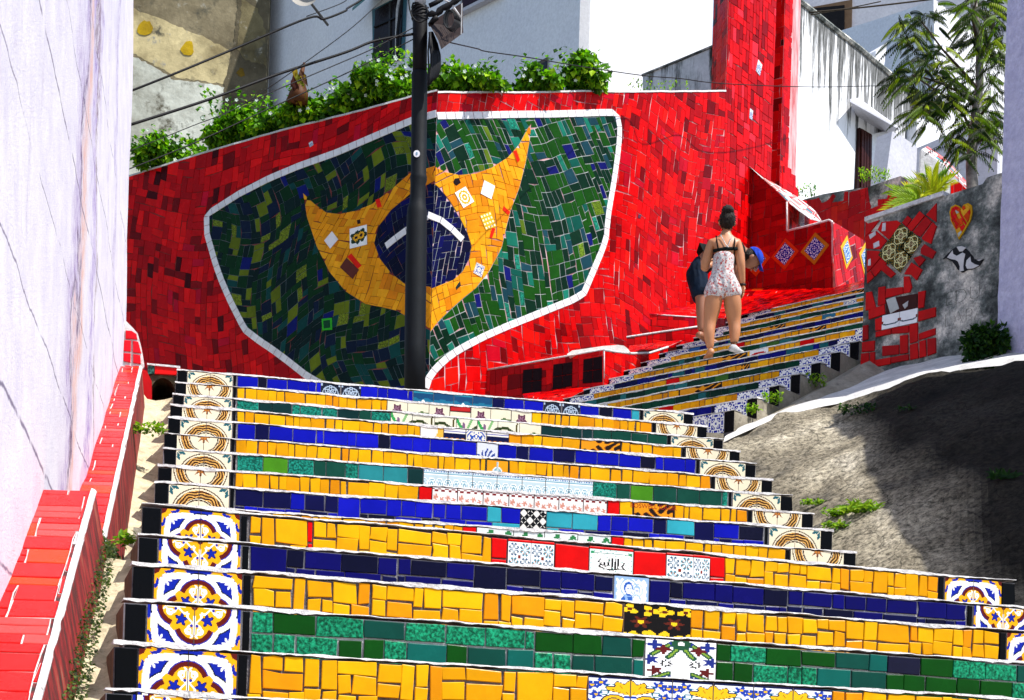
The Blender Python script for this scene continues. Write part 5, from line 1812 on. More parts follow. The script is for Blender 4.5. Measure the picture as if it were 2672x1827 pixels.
# ---------------------------------------------------------------- grey wall with the heart and red mosaic
GW = vwall((2.78, 13.2, 0), math.radians(-48))
gwall = thing('mosaic_wall', (3.2, 12.8, 3.6), 'grey stained wall with red tiles, a heart and a black and white wave', 'wall')
def mouldy():
    m, nt, b = newmat('mouldy')
    g = geo(nt)
    n1 = tex_noise(nt, 3.4, 8, 0.68, g)
    c = ramp(nt, n1.outputs[0], [(0.38, (0.035, 0.04, 0.038)), (0.47, (0.13, 0.15, 0.14)), (0.54, (0.36, 0.36, 0.33)), (0.62, (0.72, 0.68, 0.60))]).outputs[0]
    n2 = tex_noise(nt, 30, 7, 0.8, g)
    c = mixc(nt, 1.0, c, ramp(nt, n2.outputs[0], [(0.35, 0.4), (0.6, 1.15)]).outputs[0], 'MULTIPLY')
    nt.links.new(c, b.inputs['Base Color']); b.inputs['Roughness'].default_value = 0.9
    ad = N(nt, 'ShaderNodeMath', operation='MULTIPLY_ADD'); nt.links.new(n2.outputs[0], ad.inputs[0]); ad.inputs[1].default_value = 0.5; nt.links.new(n1.outputs[0], ad.inputs[2])
    bump(nt, b, ad.outputs[0], 0.8, 0.03)
    M['mouldy'] = m
mouldy()
gt0 = GW.fp(px('R', 178, 350)); gt1 = GW.fp(px('R', 1185, 20)); gb0 = GW.fp(px('R', 132, 1508)); gb1 = GW.fp(px('R', 1160, 1400))
step_ = GW.fp(px('R', 780, 150)); st2_ = GW.fp(px('R', 1070, 60)); st3_ = GW.fp(px('R', 1105, 10))
prof = [gb0, (gb1[0] + 0.3, gb1[1] - 0.2), (gb1[0] + 0.3, GW.fp(px('R', 1185, -20))[1]), (st3_[0], st3_[1]), (st2_[0], st2_[1]), (step_[0], step_[1]), (gt0[0] + 0.03, gt0[1] + 0.01), (gt0[0], gt0[1] - 0.04)]
prof[0] = (gt0[0] - 0.01, gb0[1] - .3); prof[1] = (prof[1][0], prof[1][1] - .3)
m = MB(); m.prism([GW.to3d(*p, 0) for p in prof], GW.n * -0.25); m.build('masonry', M['mouldy'], gwall)
m = MB()
a, b = GW.to3d(gt0[0] - 0.005, gt0[1] + 0.0, 0.02), GW.to3d(step_[0], step_[1], 0.02)
m.prism([a, b, b - GW.n * 0.3, a - GW.n * 0.3][::1], (0, 0, 0.035)); m.build('coping', M['nosing'], gwall)
RG = [((0.52, 0.004, 0.005), 4), ((0.60, 0.006, 0.006), 4), ((0.42, 0.004, 0.006), 2)]
def R_tiles(lst, name='red_tile', tab=RG, t=0.014, mat='matte_tile'):
    for q in lst:
        p = reg2(GW, [('R', *v) for v in q])
        if area2(p) < 0: p = p[::-1]
        p = inset(p, 0.0025)
        if len(p) > 2: tile(name, p, GW, t, vary(random, pick(random, tab), .1), M[mat], gwall)
R_tiles([[(178, 370), (290, 335), (215, 430), (172, 470)], [(172, 475), (215, 432), (262, 420), (345, 495), (290, 565), (182, 560)], [(268, 415), (300, 352), (420, 340), (455, 362), (365, 500)],
         [(186, 570), (285, 575), (300, 620), (215, 720), (186, 745)], [(300, 625), (350, 665), (250, 775), (215, 725)], [(186, 750), (215, 725), (245, 775), (188, 830)], [(325, 670), (412, 750), (370, 785), (290, 720)],
         [(455, 360), (500, 303), (535, 330), (490, 395)], [(495, 390), (594, 268), (635, 305), (525, 435)], [(530, 440), (640, 308), (690, 350), (600, 470)], [(605, 478), (695, 352), (725, 385), (680, 525), (625, 500)],
         [(640, 300), (724, 204), (722, 360)], [(600, 560), (630, 520), (720, 580), (690, 640), (600, 600)], [(540, 630), (600, 610), (640, 640), (590, 700)], [(470, 755), (530, 660), (618, 720), (570, 805), (525, 760)],
         [(470, 770), (515, 768), (535, 850), (520, 895), (468, 905)], [(335, 865), (465, 850), (468, 905), (330, 940)], [(275, 855), (330, 845), (332, 985), (270, 1000)], [(180, 895), (225, 885), (262, 1020), (175, 1035)],
         [(200, 1030), (325, 985), (330, 1060), (200, 1105)], [(250, 1100), (305, 1080), (305, 1185), (252, 1190)], [(580, 890), (640, 878), (625, 1010), (580, 1020)], [(582, 1040), (718, 1005), (718, 1080), (580, 1120)],
         [(255, 1195), (375, 1170), (375, 1215), (252, 1240)], [(378, 1165), (510, 1145), (510, 1205), (378, 1215)], [(512, 1140), (580, 1125), (580, 1270), (515, 1290)], [(585, 1210), (715, 1165), (715, 1220), (585, 1265)],
         [(155, 1150), (198, 1140), (198, 1255), (152, 1270)], [(150, 1275), (250, 1262), (245, 1345), (148, 1355)], [(142, 1362), (205, 1355), (205, 1490), (135, 1505)], [(210, 1352), (250, 1348), (250, 1470), (210, 1490)],
         [(305, 1305), (435, 1295), (435, 1370), (305, 1385)], [(440, 1225), (505, 1215), (505, 1360), (440, 1370)], [(250, 1412), (372, 1390), (372, 1445), (250, 1470)], [(375, 1390), (510, 1365), (510, 1415), (375, 1440)],
         [(515, 1295), (580, 1278), (585, 1400), (518, 1415)], [(588, 1270), (640, 1255), (645, 1385), (590, 1400)], [(650, 1250), (718, 1240), (720, 1360), (652, 1385)]])
R_tiles([[(203, 455), (258, 420), (262, 455), (215, 490)], [(310, 362), (338, 358), (335, 425), (302, 430)], [(237, 520), (285, 495), (290, 540), (242, 562)], [(200, 645), (222, 632), (222, 690), (196, 695)]], 'white_tile', [((0.62, 0.6, 0.64), 1)], 0.018)
R_tiles([[(328, 945), (575, 900), (575, 1020), (335, 1065)]], 'brown_tile', [((0.05, 0.012, 0.01), 1)], 0.012)
R_tiles([[(335, 950), (408, 925), (440, 1020), (368, 1060)]], 'white_tile', [((0.45, 0.47, 0.46), 1)], 0.016)
R_tiles([[(460, 990), (510, 955), (505, 1000), (480, 1025)]], 'white_tile', [((0.5, 0.5, 0.5), 1)], 0.016)
for (x0, x1, yc0, yc1) in ((305, 440, 1130, 1100), (440, 580, 1100, 1070)):
    q0 = GW.fp(px('R', x0, yc0)); q1 = GW.fp(px('R', x1, yc1))
    w_ = math.hypot(q1[0] - q0[0], q1[1] - q0[1]); ptile('garland', GW, (q0[0] + q1[0]) / 2, (q0[1] + q1[1]) / 2, w_ - .004, 0.115, gwall, t=0.016, rot=math.atan2(q1[1] - q0[1], q1[0] - q0[0]))
# four lobed tiles set on their points
gc = GW.fp(px('R', 452, 555))
for (dx, dy) in ((0, 92), (0, -92), (80, -28), (-90, 30)):
    q = GW.fp(px('R', 452 + dx, 555 + dy))
    ptile('gothic', GW, q[0], q[1], 0.152, 0.152, gwall, t=0.018, rot=math.pi / 4, name='patterned_tile')
# the heart
hb = thing('wall_heart', tuple(GW.to3d(*GW.fp(px('R', 905, 450)), .02)), 'small heart of red and yellow broken tiles stuck on the grey wall', 'heart')
hc = GW.fp(px('R', 905, 330))
HP = reg2(GW, [('R', *p) for p in ((895, 490), (870, 420), (832, 345), (822, 280), (835, 238), (868, 220), (900, 232), (915, 250), (930, 222), (965, 208), (992, 225), (998, 275), (985, 340), (945, 410))])
if area2(HP) < 0: HP = HP[::-1]
tile('yellow_border', HP, GW, 0.014, (0.55, 0.30, 0.01), M['glaze'], hb)
hi = [(hc[0] + (p[0] - hc[0]) * 0.87, hc[1] + (p[1] - hc[1]) * 0.88) for p in HP]
mosaic(GW, hi, 'shard', cf([((0.6, 0.01, 0.01), 5), ((0.6, 0.05, 0.005), 3), ((0.7, 0.35, 0.02), 2), ((0.05, 0.2, 0.45), .8), ((0.5, 0.55, 0.5), .5)]), hb, cell=(0.022, 0.03), jit=0.35, seed=41, gap=0.001, thick=0.020, minarea=0.0001, rot=0.5)
# black and white wave
wv_ = thing('wave_emblem', tuple(GW.to3d(*GW.fp(px('R', 920, 640)), .02)), 'small black and white wave mosaic on the grey wall below the heart', 'emblem')
def rp(name, pts, col, t):
    p = reg2(GW, [('R', *v) for v in pts])
    if area2(p) < 0: p = p[::-1]
    tile(name, p, GW, t, col, M['matte_tile'], wv_)
rp('black_piece', [(770, 638), (800, 605), (848, 562), (880, 540), (950, 560), (975, 585), (1000, 615), (1010, 640), (1085, 640), (1050, 690), (1000, 715), (960, 720), (920, 742), (885, 720), (868, 690), (840, 655), (790, 628)], (0.012, 0.012, 0.014), 0.012)
rp('white_piece', [(805, 628), (848, 572), (852, 600), (880, 615), (925, 590), (945, 600), (935, 650), (930, 700), (935, 728), (902, 735), (905, 700), (890, 660), (868, 645), (835, 640)], (0.62, 0.62, 0.62), 0.016)
rp('white_piece', [(878, 545), (920, 540), (950, 552), (925, 580), (900, 582)], (0.62, 0.62, 0.62), 0.016)
rp('white_piece', [(955, 650), (985, 620), (990, 660), (1020, 680), (1052, 688), (1005, 712), (960, 715), (948, 690)], (0.62, 0.62, 0.62), 0.016)
rp('white_piece', [(1030, 645), (1078, 640), (1050, 655)], (0.62, 0.62, 0.62), 0.016)
# scratched letters, yellowish
for (t_, cx_, cy_, sz) in (('EDU', 920, 920, 0.17), ('LAPA', 930, 1080, 0.16)):
    q = GW.fp(px('R', cx_, cy_)); lettering(t_, GW, q[0], q[1], sz, (0.07, 0.075, 0.06), gwall, off=0.0008, offs=-0.006)

# ---------------------------------------------------------------- blue-grey stucco house at the right edge
plaster('stucco_blue', (0.62, 0.62, 0.80), (0.44, 0.44, 0.64), 16, 1.0, fine=55)
rbd = thing('building', (4.0, 11.0, 1.0), 'blue-grey rough stucco house corner in shade at the right edge', 'building')
c_ = GW.to3d(GW.fp(px('S', 2604, 600))[0], 0, 0.02)
far = Vector((at((2610, 600), 12.0).x, 12.0, 0))
near = Vector((far.x + 0.42, 11.15, 0))
vs = []; fs = []
nS, nZ = 26, 60
for j in range(nZ + 1):
    for i in range(nS + 1):
        z = 0.8 + (7.6 - 0.8) * j / nZ
        p = far.lerp(near, i / nS)
        fl = 0.35 * max(0.0, (3.75 - z)) ** 1.0 if z < 3.75 else 0
        k = 0.010 * smoothnoise(p.y * 2, z * 2, 2.5) + 0.006 * smoothnoise(p.y * 4, z * 4, 3)
        vs.append((p.x + fl * 0.9 + k, p.y - fl * .35, z))
for j in range(nZ):
    for i in range(nS):
        a = j * (nS + 1) + i; fs.append([a, a + 1, a + nS + 2, a + nS + 1])
mk('wall', vs, fs, M['stucco_blue'], rbd, smooth=True)
m = MB(); m.prism([Vector((p[0], p[1], 3.9)) for p in ((far.x + 0.03, far.y - 0.02), (near.x + 0.04, near.y), (near.x + 4, near.y + .5), (far.x + 4, far.y + 1.0))], (0, 0, 3.7))
m.build('back_wall', M['stucco_blue'], rbd)

# wall added out of view, its top sloped to shade the bank
added_wall = thing('outer_wall', (3.9, 9.0, 0.5), 'added unseen blue-grey wall beside the concrete bank, shaped to shade it', 'wall')
vs = []; n = 40
for i in range(n + 1):
    Y = 7.1 + (10.9 - 7.1) * i / n
    Xw = 3.72 + 0.08 * math.sin(Y)
    zt_ = 3.95 + (Y - 7.1) * 0.44 + 0.10 * smoothnoise(Y, 3, 1.6) + 0.08 * math.sin(Y * 2.3)
    for (dx, z) in ((0, 0.4), (0, zt_), (0.3, zt_), (0.3, 0.4)): vs.append((Xw + dx, Y, z))
mk('masonry', vs, [[i * 4 + k, i * 4 + 4 + k, i * 4 + 4 + (k + 1) % 4, i * 4 + (k + 1) % 4] for i in range(n) for k in range(4)] + [[3, 2, 1, 0], [4 * n, 4 * n + 1, 4 * n + 2, 4 * n + 3]], M['stucco_blue'], added_wall)
# ---------------------------------------------------------------- low red ledges and walls beside the upper flight
def planeof(c, p0, d0, p1, d1):
    a, b = at(px(c, *p0), d0), at(px(c, *p1), d1)
    return Flat((a.x, a.y, 0), (b.x - a.x, b.y - a.y, 0), (0, 0, 1))
def cpoly(surf, c, pts):
    p = reg2(surf, [(c, *v) for v in pts])
    return p if area2(p) > 0 else p[::-1]
def slab(name, surf, poly, th, mat, parent, off=0.0, col=None):
    m = MB(); m.prism([surf.to3d(p[0], p[1], off) for p in poly], surf.n * -th)
    if col: return mk(name, m.v, m.f, M[mat], parent, col=col)
    return m.build(name, M[mat], parent)
def capline(name, surf, pts, wd, parent, mat='nosing', r=0.012):
    m = MB()
    m.tube([surf.to3d(p[0], p[1], 0.004) for p in pts], r, 6)
    return m.build(name, M[mat], parent, smooth=True)
def patch_red(parent, a, b, c, d, seed, cell=(0.07, 0.06), tab=REDR, name='red_tile', under='grout_pink', thick=0.008):
    pt = Patch(a, b, c, d)
    n = 8
    vs = [pt.to3d(pt.Lu * i / n, pt.Lv * j / n, 0) for j in range(n + 1) for i in range(n + 1)]
    mk('bedding', vs, [[j * (n + 1) + i, j * (n + 1) + i + 1, (j + 1) * (n + 1) + i + 1, (j + 1) * (n + 1) + i] for j in range(n) for i in range(n)], M[under], parent)
    mosaic(pt, pt.rect(), name, cf(tab, a=.12), parent, cell=cell, seed=seed, gap=0.003, thick=thick)
    return pt
X = lambda c, x, y, d: at(px(c, x, y), d)

bench = thing('bench', (0.2, 16.1, 4.0), 'low red tiled ledge with three dark square panels, left of the upper flight', 'ledge')
BF = planeof('N', (75, 1120), 16.5, (1255, 900), 15.8)
bf = cpoly(BF, 'N', [(90, 872), (1255, 668), (1255, 1040), (1100, 1100), (440, 1200), (40, 1250)])
slab('masonry', BF, bf, 0.15, 'grout_dark', bench)
mosaic(BF, bf, 'red_tile', cf(REDL, a=.15), bench, cell=(0.075, 0.075), seed=51, gap=0.003)
for q in ([(450, 875), (642, 853), (635, 1108), (440, 1122)], [(755, 820), (948, 795), (942, 1042), (745, 1078)], [(1060, 768), (1253, 735), (1253, 1000), (1050, 1016)]):
    P4 = [Vector(v) for v in q]
    for i in range(2):
        for j in range(2):
            def bl_(u, v): return P4[0].lerp(P4[1], u).lerp(P4[3].lerp(P4[2], u), v)
            qq = [bl_(i / 2, j / 2), bl_((i + 1) / 2, j / 2), bl_((i + 1) / 2, (j + 1) / 2), bl_(i / 2, (j + 1) / 2)]
            tile('dark_tile', inset(cpoly(BF, 'N', [(v.x, v.y) for v in qq]), .002), BF, 0.014, (0.012, 0.003, 0.004), M['glaze'], bench)
BS = planeof('N', (1258, 800), 15.8, (1900, 660), 17.0)
bs = cpoly(BS, 'N', [(1260, 670), (1400, 692), (1540, 707), (1720, 702), (1905, 642), (1905, 760), (1560, 900), (1260, 1040)])
slab('masonry', BS, bs, 0.12, 'grout_pink', bench)
mosaic(BS, bs, 'red_tile', cf(REDR), bench, cell=(0.085, 0.085), seed=52, gap=0.004)
capline('edge_strip', BF, [BF.fp(px('N', *p)) for p in ((90, 872), (500, 803), (900, 733), (1255, 668))], .02, bench, r=0.010)
capline('edge_strip', BS, [BS.fp(px('N', *p)) for p in ((1260, 672), (1400, 692), (1540, 707), (1720, 702), (1905, 642))], .02, bench, r=0.012)
capline('corner_strip', BS, [BS.fp(px('N', *p)) for p in ((1262, 672), (1262, 960))], .02, bench, r=0.005)
patch_red(bench, X('N', 100, 870, 16.5), X('N', 900, 728, 16.02), X('N', 900, 700, 16.6), X('N', 480, 780, 16.75), 53)
patch_red(bench, X('N', 1500, 700, 16.3), X('N', 1900, 642, 17.0), X('N', 2060, 572, 17.6), X('N', 1520, 636, 17.0), 54)
m = MB()
cpts = [(890, 712), (940, 677), (1100, 655), (1250, 632), (1400, 620), (1465, 628), (1505, 660), (1530, 695), (1480, 700), (1380, 688), (1262, 668), (1100, 698), (1000, 716), (895, 728)]
fr = [X('N', p[0], p[1], 15.9 + (p[0] - 890) / 640 * 0.35 - 0.02) for p in cpts]
m.prism(fr, Vector((0.1, 0.35, 0.0))); m.build('stone_cap', M['mouldy_pale'] if 'mouldy_pale' in M else M['pale_concrete'], bench)
ledge1 = thing('ledge', (0.4, 15.3, 4.0), 'sloping red tiled strip at the foot of the panelled ledge, beside the steps', 'ledge')
patch_red(ledge1, X('N', 480, 1230, 14.9), X('N', 850, 1190, 15.50), X('N', 1215, 1008, 15.98), X('N', 440, 1122, 16.28), 55)

ledge2 = thing('ledge', (1.3, 17.3, 4.8), 'long low red wall with a white top edge above the panelled ledge', 'ledge')
L2 = planeof('N', (1078, 620), 17.45, (2240, 480), 17.6)
l2 = cpoly(L2, 'N', [(1078, 602), (1400, 560), (1800, 500), (2215, 440), (2255, 478), (2255, 560), (2060, 640), (1500, 700), (1078, 690)])
slab('masonry', L2, l2, 0.2, 'grout_dark', ledge2)
mosaic(L2, l2, 'red_tile', cf(REDL, a=.15), ledge2, cell=(0.07, 0.08), seed=56, gap=0.003)
capline('edge_strip', L2, [L2.fp(px('N', *p)) for p in ((1078, 600), (1190, 592), (1400, 557), (1800, 497), (2215, 437), (2255, 475))], .02, ledge2, r=0.012)
ledge3 = thing('ledge', (1.8, 17.9, 5.2), 'dark red block ending in a sharp corner behind the bending man', 'ledge')
L3 = planeof('N', (1250, 500), 17.75, (2245, 400), 17.8)
l3 = cpoly(L3, 'N', [(1200, 600), (1260, 470), (1500, 400), (1640, 340), (1700, 310), (1980, 330), (2250, 347), (2255, 470), (1700, 540)])
slab('masonry', L3, l3, 0.2, 'grout_dark', ledge3)
mosaic(L3, l3, 'red_tile', cf(REDL, a=.15), ledge3, cell=(0.06, 0.085), seed=57, gap=0.003)
capline('edge_strip', L3, [L3.fp(px('N', *p)) for p in ((1700, 309), (1980, 329), (2250, 346))], .02, ledge3, r=0.008)
floor3 = thing('ledge', (2.6, 18.3, 5.6), 'sunlit sloping red floor between the two people and the diamond wall', 'ledge')
patch_red(floor3, X('N', 1705, 312, 17.75), X('F', 300, 852, 17.86), X('F', 440, 640, 19.30), X('N', 2185, 165, 18.6), 58)
patch_red(floor3, X('F', 290, 856, 17.90), X('F', 850, 732, 17.38), X('F', 1030, 645, 18.5), X('F', 440, 640, 19.3), 59)
patch_red(floor3, X('F', 850, 732, 17.38), X('F', 1280, 650, 16.85), X('F', 1280, 590, 17.8), X('F', 1030, 645, 18.5), 60)

# diamond wall: buttress and low wall in shade, its sunlit return on the right
dia = thing('diamond_wall', (3.1, 18.9, 6.0), 'red tiled buttress and low wall set with blue and white diamond tiles in orange frames', 'wall')
DP = planeof('F', (440, 640), 19.25, (1030, 645), 18.45)
dp = cpoly(DP, 'F', [(436, 700), (428, 400), (445, 50), (470, -167), (560, -85), (655, -3), (722, 66), (722, 264), (1010, 192), (1028, 205), (1030, 645), (900, 668), (740, 678)])
slab('masonry', DP, dp, 0.05, 'grout_dark', dia)
mosaic(DP, dp, 'red_tile', cf([((0.42, 0.004, 0.006), 6), ((0.30, 0.003, 0.005), 4), ((0.50, .006, .006), 2)], a=.15), dia, cell=(0.085, 0.07), seed=61, gap=0.003)
def diamond(surf, c, x, y, s1, s2, frame, pn, parent):
    q = surf.fp(px(c, x, y))
    r = s2 / math.sqrt(2)
    tile('frame_tile', [(q[0] - r, q[1]), (q[0], q[1] - r), (q[0] + r, q[1]), (q[0], q[1] + r)], surf, 0.012, frame, M['glaze'], parent)
    ptile(pn, surf, q[0], q[1], s1, s1, parent, t=0.018, rot=math.pi / 4)
diamond(DP, 'F', 520, 465, 0.19, 0.27, (0.70, 0.05, 0.006), 'diamond', dia)
diamond(DP, 'F', 711, 420, 0.19, 0.27, (0.66, 0.04, 0.006), 'diamond', dia)
diamond(DP, 'F', 910, 383, 0.19, 0.27, (0.52, 0.18, 0.01), 'diamond', dia)
capline('edge_strip', DP, [DP.fp(px('F', *p)) for p in ((722, 266), (860, 232), (1005, 192), (1022, 200), (1030, 250))], .02, dia, r=0.014)
capline('edge_strip', DP, [DP.fp(px('F', *p)) for p in ((722, 70), (722, 262))], .02, dia, r=0.010)
DR = planeof('F', (1030, 400), 18.45, (1255, 400), 19.4)
dr_ = cpoly(DR, 'F', [(1030, 203), (1075, 228), (1150, 275), (1250, 335), (1290, 360), (1290, 600), (1250, 606), (1120, 630), (1030, 645)])
slab('masonry', DR, dr_, 0.02, 'grout_pink', dia)
mosaic(DR, dr_, 'red_tile', cf(REDR), dia, cell=(0.10, 0.085), rot=0.5, seed=62, gap=0.006)
diamond(DR, 'F', 1116, 408, 0.20, 0.285, (0.80, 0.42, 0.01), 'diamond2', dia)
diamond(DR, 'F', 1238, 452, 0.20, 0.285, (0.80, 0.42, 0.01), 'diamond2', dia)
DQ = planeof('F', (722, 200), 18.9, (930, 200), 19.9)
dq = cpoly(DQ, 'F', [(723, 75), (800, 125), (880, 185), (935, 205), (1000, 230), (1000, 400), (723, 400)])
slab('masonry', DQ, dq, 0.02, 'grout_pink', dia)
mosaic(DQ, dq, 'red_tile', cf(REDR), dia, cell=(0.08, 0.08), seed=63, gap=0.004)
q = DQ.fp(px('F', 815, 190)); ptile('fan', DQ, q[0], q[1], 0.18, 0.17, dia, t=0.014)
# pale tiled slope on top of the buttress
fr_ = [(470, -168), (560, -86), (655, -4), (722, 66), (800, 130), (880, 186), (938, 203)]
bk_ = [(474, -172), (575, -88), (685, -22), (790, 38), (862, 92), (915, 138), (950, 198)]
va = [X('F', p[0], p[1], 19.15 - 0.0009 * (p[0] - 470)) for p in fr_]
vb = [X('F', p[0], p[1], 19.75 - 0.0005 * (p[0] - 470)) for p in bk_]
mk('slope_bed', va + vb, [[i, i + 1, 8 + i, 7 + i] for i in range(6)], M['grout_white'], dia)
for i in range(1, 6):
    pt = Patch(va[i], va[i + 1], vb[i + 1], vb[i])
    mosaic(pt, pt.rect(), 'slope_tile', cf([((0.78, 0.76, 0.76), 4), ((0.75, 0.25, 0.22), 3), ((0.75, 0.03, 0.03), 1.2), ((0.05, 0.2, 0.25), .4)]), dia, cell=(0.11, 0.10), seed=64 + i, gap=0.006)

# broken red wall behind, with bare stone patches
back = thing('mosaic_wall', (4.5, 21.5, 6.5), 'far red tiled wall with bare dark stone patches along its top edge', 'wall')
BK = planeof('F', (830, 100), 23.0, (1560, 0), 21.4)
bk = cpoly(BK, 'F', [(800, 70), (838, 52), (960, 18), (1110, -8), (1270, -32), (1400, -78), (1482, -104), (1520, -85), (1560, -20), (1700, 40), (1700, 400), (800, 400)])
slab('masonry', BK, bk, 0.4, 'mouldy', back)
bkr = cpoly(BK, 'F', [(800, 80), (850, 58), (935, 40), (960, 78), (1000, 55), (1030, 15), (1050, 30), (1022, 75), (1100, 62), (1108, 0), (1180, -5), (1262, -28), (1275, 70), (1290, 112), (1325, 95), (1330, 52), (1392, 48), (1400, 15), (1450, 10), (1478, 90), (1478, 400), (800, 400)])
mosaic(BK, bkr, 'red_tile', cf([((0.58, 0.006, 0.006), 6), ((0.44, 0.004, 0.006), 3), ((0.66, 0.015, 0.006), 2)]), back, cell=(0.105, 0.115), seed=71, gap=0.0035)
bk2 = cpoly(BK, 'F', [(1520, -70), (1560, -30), (1570, 60), (1520, 50)])
mosaic(BK, bk2, 'red_tile', cf(REDR), back, cell=(0.11, 0.11), seed=72, gap=0.003)
q = BK.fp(px('F', 1575, 20)); ptile('cream', BK, q[0], q[1], 0.2, 0.42, back, t=0.02)

# far pale ramp wall top right
farw = thing('low_wall', (7.0, 25, 9), 'far sloping low wall with pale pink and white tiled top near the tree trunk', 'wall')
va = [X('C', *p, 24.2) for p in ((1620, 1000), (1760, 1100), (1900, 1235), (1980, 1300))]
vb = [X('C', *p, 25.0) for p in ((1660, 980), (1790, 1070), (1920, 1215), (2010, 1290))]
for i in range(3):
    pt = Patch(va[i], va[i + 1], vb[i + 1], vb[i])
    mk('slope_bed', [va[i], va[i + 1], vb[i + 1], vb[i]], [[0, 1, 2, 3]], M['grout_white'], farw)
    mosaic(pt, pt.rect(), 'slope_tile', cf([((0.78, 0.74, 0.74), 4), ((0.75, 0.2, 0.18), 3), ((0.7, 0.03, 0.03), 1.2), ((0.05, 0.3, 0.35), .4)]), farw, cell=(0.13, 0.12), seed=74 + i, gap=0.006)
FW = planeof('C', (1620, 1100), 24.15, (1990, 1290), 24.15)
fw = cpoly(FW, 'C', [(1620, 1000), (1760, 1100), (1900, 1235), (1985, 1310), (1985, 1420), (1600, 1420)])
slab('masonry', FW, fw, 0.1, 'grout_white', farw)
mosaic(FW, cpoly(FW, 'C', [(1815, 1225), (1870, 1215), (1960, 1300), (1960, 1400), (1815, 1400)]), 'red_tile', cf(REDR), farw, cell=(0.12, 0.12), seed=78)

# ---------------------------------------------------------------- houses on the hill
plaster('white_wall', (0.80, 0.80, 0.82), (0.72, 0.73, 0.76), 1.2, 0.15, fine=25)
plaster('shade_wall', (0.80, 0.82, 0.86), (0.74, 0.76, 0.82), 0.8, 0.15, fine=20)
plaster('old_wall', (0.58, 0.58, 0.63), (0.47, 0.47, 0.53), 1.2, 0.3, fine=20)
plaster('streak_wall', (0.70, 0.72, 0.74), (0.46, 0.50, 0.50), 2, 0.3, fine=25, stains=[(1.6, 0.50, 0.62, (0.03, 0.035, 0.03), 3.2, 0.5)])
plaster('painted', (1.0, 1.0, 1.0), (0.36, 0.34, 0.31), 1.3, 0.9, fine=10, attr=True, stains=[(1.6, 0.56, 0.66, (0.10, 0.09, 0.06), 1, 1), (5, 0.6, 0.7, (0.30, 0.28, 0.22), 1, 1)])
def dripwall(name, plane):
    """white wall, soot running down from the sloping top edge in streaks"""
    m, nt, b = newmat(name)
    g = geo(nt)
    n1 = tex_noise(nt, 1.0, 5, 0.6, g)
    c = mixc(nt, n1.outputs[0], (0.82, 0.82, 0.84), (0.76, 0.77, 0.80))
    a = attr_col(nt)                      # red channel: distance below the top edge, in metres / 4
    sep = N(nt, 'ShaderNodeSeparateColor'); nt.links.new(a, sep.inputs[0])
    mp = N(nt, 'ShaderNodeMapping'); mp.inputs['Scale'].default_value = (5.5, 5.5, 0.25); nt.links.new(g, mp.inputs[0])
    n2 = tex_noise(nt, 1.4, 6, 0.75, mp.outputs[0])
    len_ = N(nt, 'ShaderNodeMath', operation='MULTIPLY_ADD'); nt.links.new(n2.outputs[0], len_.inputs[0]); len_.inputs[1].default_value = 2.4; len_.inputs[2].default_value = -0.92
    df = N(nt, 'ShaderNodeMath', operation='SUBTRACT'); nt.links.new(len_.outputs[0], df.inputs[0]); nt.links.new(sep.outputs[0], df.inputs[1])
    r = ramp(nt, df.outputs[0], [(0.0, 0.0), (0.04, 0.7), (0.14, 1.0)])
    n3 = tex_noise(nt, 9, 6, 0.8, mp.outputs[0])
    k = N(nt, 'ShaderNodeMath', operation='MULTIPLY'); nt.links.new(r.outputs[0], k.inputs[0]); nt.links.new(ramp(nt, n3.outputs[0], [(0.3, 0.45), (0.55, 1.0)]).outputs[0], k.inputs[1])
    c = mixc(nt, k.outputs[0], c, (0.02, 0.022, 0.018))
    nt.links.new(c, b.inputs['Base Color']); b.inputs['Roughness'].default_value = 0.85
    bump(nt, b, n1.outputs[0], 0.2, 0.02)
    M[name] = m
dripwall('drip', None)

def window(parent, surf, c, pts, depth=0.25, glass=(0.02, 0.02, 0.025), frame=(0.08, 0.08, 0.08), bars=1):
    """dark recess: frame set proud of a dark pane"""
    P = cpoly(surf, c, pts)
    f = slab('window', surf, P, 0.06, 'glaze', parent, off=0.05, col=frame)
    inn = inset(P, 0.07)
    g = slab('pane', surf, inn, 0.04, 'glaze', f, off=0.065, col=glass)
    return f

# house with shaded side and sunlit front, behind the mural
hA = thing('house', (0.7, 24.0, 3.0), 'white house behind the flag mural, blue in shade on its left side', 'house')
HA = vwall((at(px('B', 1617, 300), 24).x, 24.0, 0), math.radians(-53))
HAl = cpoly(HA, 'B', [(-190, -80), (1617, -200), (1617, 900), (-190, 900)])
s0 = HA.fp(px('A', 1800, 400))[0]
slab('side_wall', HA, [(s0, 5), (0, 5), (0, 18), (s0, 18)], 0.2, 'shade_wall', hA)
HB = vwall((HA.to3d(0, 0).x, 24.0, 0), math.radians(37))
xe = HB.fp(px('C', 226, 100))[0]
slab('front_wall', HB, [(0.002, 5), (xe, 5), (xe, 18), (0.002, 18)], 0.2, 'white_wall', hA)
mk('roof', [HA.to3d(s0, 18), HA.to3d(0, 18), HB.to3d(xe, 18), HB.to3d(xe, 18) + Vector((-6, 6, 0))], [[0, 1, 2, 3]], M['old_wall'], hA)
